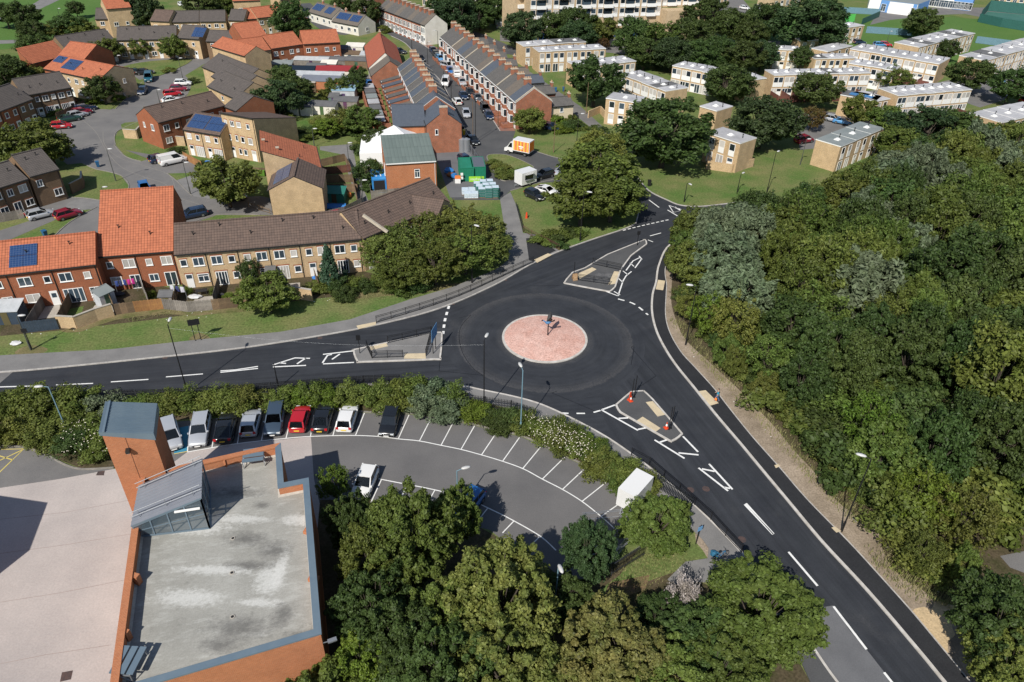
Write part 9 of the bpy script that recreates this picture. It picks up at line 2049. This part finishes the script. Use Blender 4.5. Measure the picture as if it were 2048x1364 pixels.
# ---- garden things near the terraces
def parasol(px, py, m, label):
 p = A2(px, py); r0 = empty('parasol', (p.x, p.y, 0),0, label, 'parasol'); q = MB(); q.tube((0,0,0),(0,0,1.9),.025,.025,6); q.build('pole', M['timber'], r0); q = MB(); q.tube((0,0,1.7),(0,0,2.1),1.1,.03,8, caps=False); q.build('canopy', m, r0)
for (px, py, c, lb, s, h) in [(655,580 - 18, 'pink', 'pink child toy in the terrace garden', (.35,.3),.5),(640,556, 'yellow', 'yellow toy in the terrace garden', (.3,.3),.4),(630,560, 'blue', 'blue toy slide in the terrace garden', (.4,.3),.6),(665,572, 'lilac', 'lilac playhouse in the terrace garden', (.45,.4),.7),(390,596, 'whitegrey', 'heap of pale sheeting in the cluttered garden', (.9,.5),.4),(470,605, 'dark', 'dark heap under cover in the cluttered garden', (.6,.4),.5),(700,395, 'orange', 'orange playhouse in the gardens behind the gable house', (.3,.4),1.0),(435,320, 'limegreen', 'lime green slide in front of the three-storey house', (.25,.7),.7),(420,325, 'blue', 'blue paddling pool in front of the three-storey house', (1.0,.5),.3),(446,324, 'white', 'white garden chair heap in front of three-storey house', (.5,.3),.5),(452,318, 'blue', 'blue bag in front of the three-storey house', (.3,.3),.5),(32,688, 'whitegrey', 'pale crumpled sheet on the verge at the left', (.7,.45),.25),(48,432, 'red', 'red garden furniture near the brown brick house', (.6,.4),.5),(120,214, 'red', 'red garden furniture by the parked row', (.6,.4),.5),(526,208, 'orange', 'orange playhouse in the yard behind the conservatory', (.4,.4),1.2),(240,590, 'dark', 'dark trampoline under a cover in the near garden', (.8,.5),.5),(445,596, 'dark', 'dark garden stove in the near garden', (.3,.3),.8)]:
 cm = dict(pink=(.65,.15,.25), yellow=(.7,.5,.03), blue=(.04,.18,.50), lilac=(.5,.35,.55), whitegrey=(.6,.6,.6), dark=(.03,.03,.035), orange=(.65,.2,.05), limegreen=(.25,.6,.05), white=(.7,.7,.7), red=(.4,.05,.04))[c]
 lump(px, py, s, h, mat('toy_' + c, cm, .6), lb, 'garden_item', 'garden item', int(px))
def washing(px1, py1, px2, py2, label, cols):
 a, b = A2(px1, py1), A2(px2, py2); r0 = empty('washing_line', (a.x, a.y, 0), math.atan2(b.y - a.y, b.x - a.x), label, 'washing line'); L = (b - a).length; q = MB(); q.tube((0,0,0),(0,0,2),.03,.03,6); q.tube((L, 0,0),(L, 0,2),.03,.03,6); q.tube((0,0,1.95),(L, 0,1.95),.008,.008,4); q.build('line', M['metal_galv'], r0)
 for k, c in enumerate(cols): x = L * (k + .5) / len(cols); w = L / len(cols) * .38; q = MB(); q.add([(x - w, .02,1.94),(x + w, -.02,1.94),(x + w * .9,.05,1.1),(x - w * .9,-.04,1.15)],[(0,1,2,3),(3,2,1,0)]); q.build('laundry', mat('cloth_' + c, dict(blue=(.04,.07,.25), pink=(.55,.03,.25), navy=(.03,.04,.12), pale=(.5,.5,.55))[c],.9), r0)
washing(236,588,276,582, 'washing line with blue and pink laundry in the near garden', ['blue', 'navy', 'blue', 'pink', 'pink']); washing(375,600,345,596, 'washing line with pale laundry in the cluttered garden', ['pale', 'navy', 'pale'])
def table_set(px, py, label, m):
 p = A2(px, py); r0 = empty('garden_table', (p.x, p.y, 0),.3, label, 'garden table'); q = MB(); q.box(-.7,.7,-.4,.4,.70,.75); q.build('tabletop', m, r0)
 for x in (-.6,.6):
  for y in (-.32,.32): q = MB(); q.box(x - .03, x + .03, y - .03, y + .03,0,.7); q.build('leg', m, r0)
table_set(150,604, 'dark blue garden table behind the red terrace', M['timber_blue']); table_set(405,590, 'dark garden table in the cluttered garden', M['trim_black']); table_set(200,600, 'pale garden table by the grey shed', M['white_trim'])
rg = random.Random(12); lt = MB()
for k in range(70):
 px, py = rg.choice([(rg.uniform(20,700), rg.uniform(600,690)),(rg.uniform(1340,1900),0)])
 if py == 0: py = 650 + (px - 1340) * .98 + rg.uniform(0,30)
 if px < 720: py = 690 - px * .13 - rg.uniform(0,18)
 p = at(px, py, .02); s = rg.uniform(.02,.06); lt.box(p.x - s, p.x + s, p.y - s * .7, p.y + s * .7,0, s * .8, rg.choice([0,1]))
o = lt.build('scattered_stones', [M['slab_light'], M['paint']]); o['kind'] = 'stuff'; o['label'] = 'small stones and litter scattered along the verges'; o['category'] = 'stones'
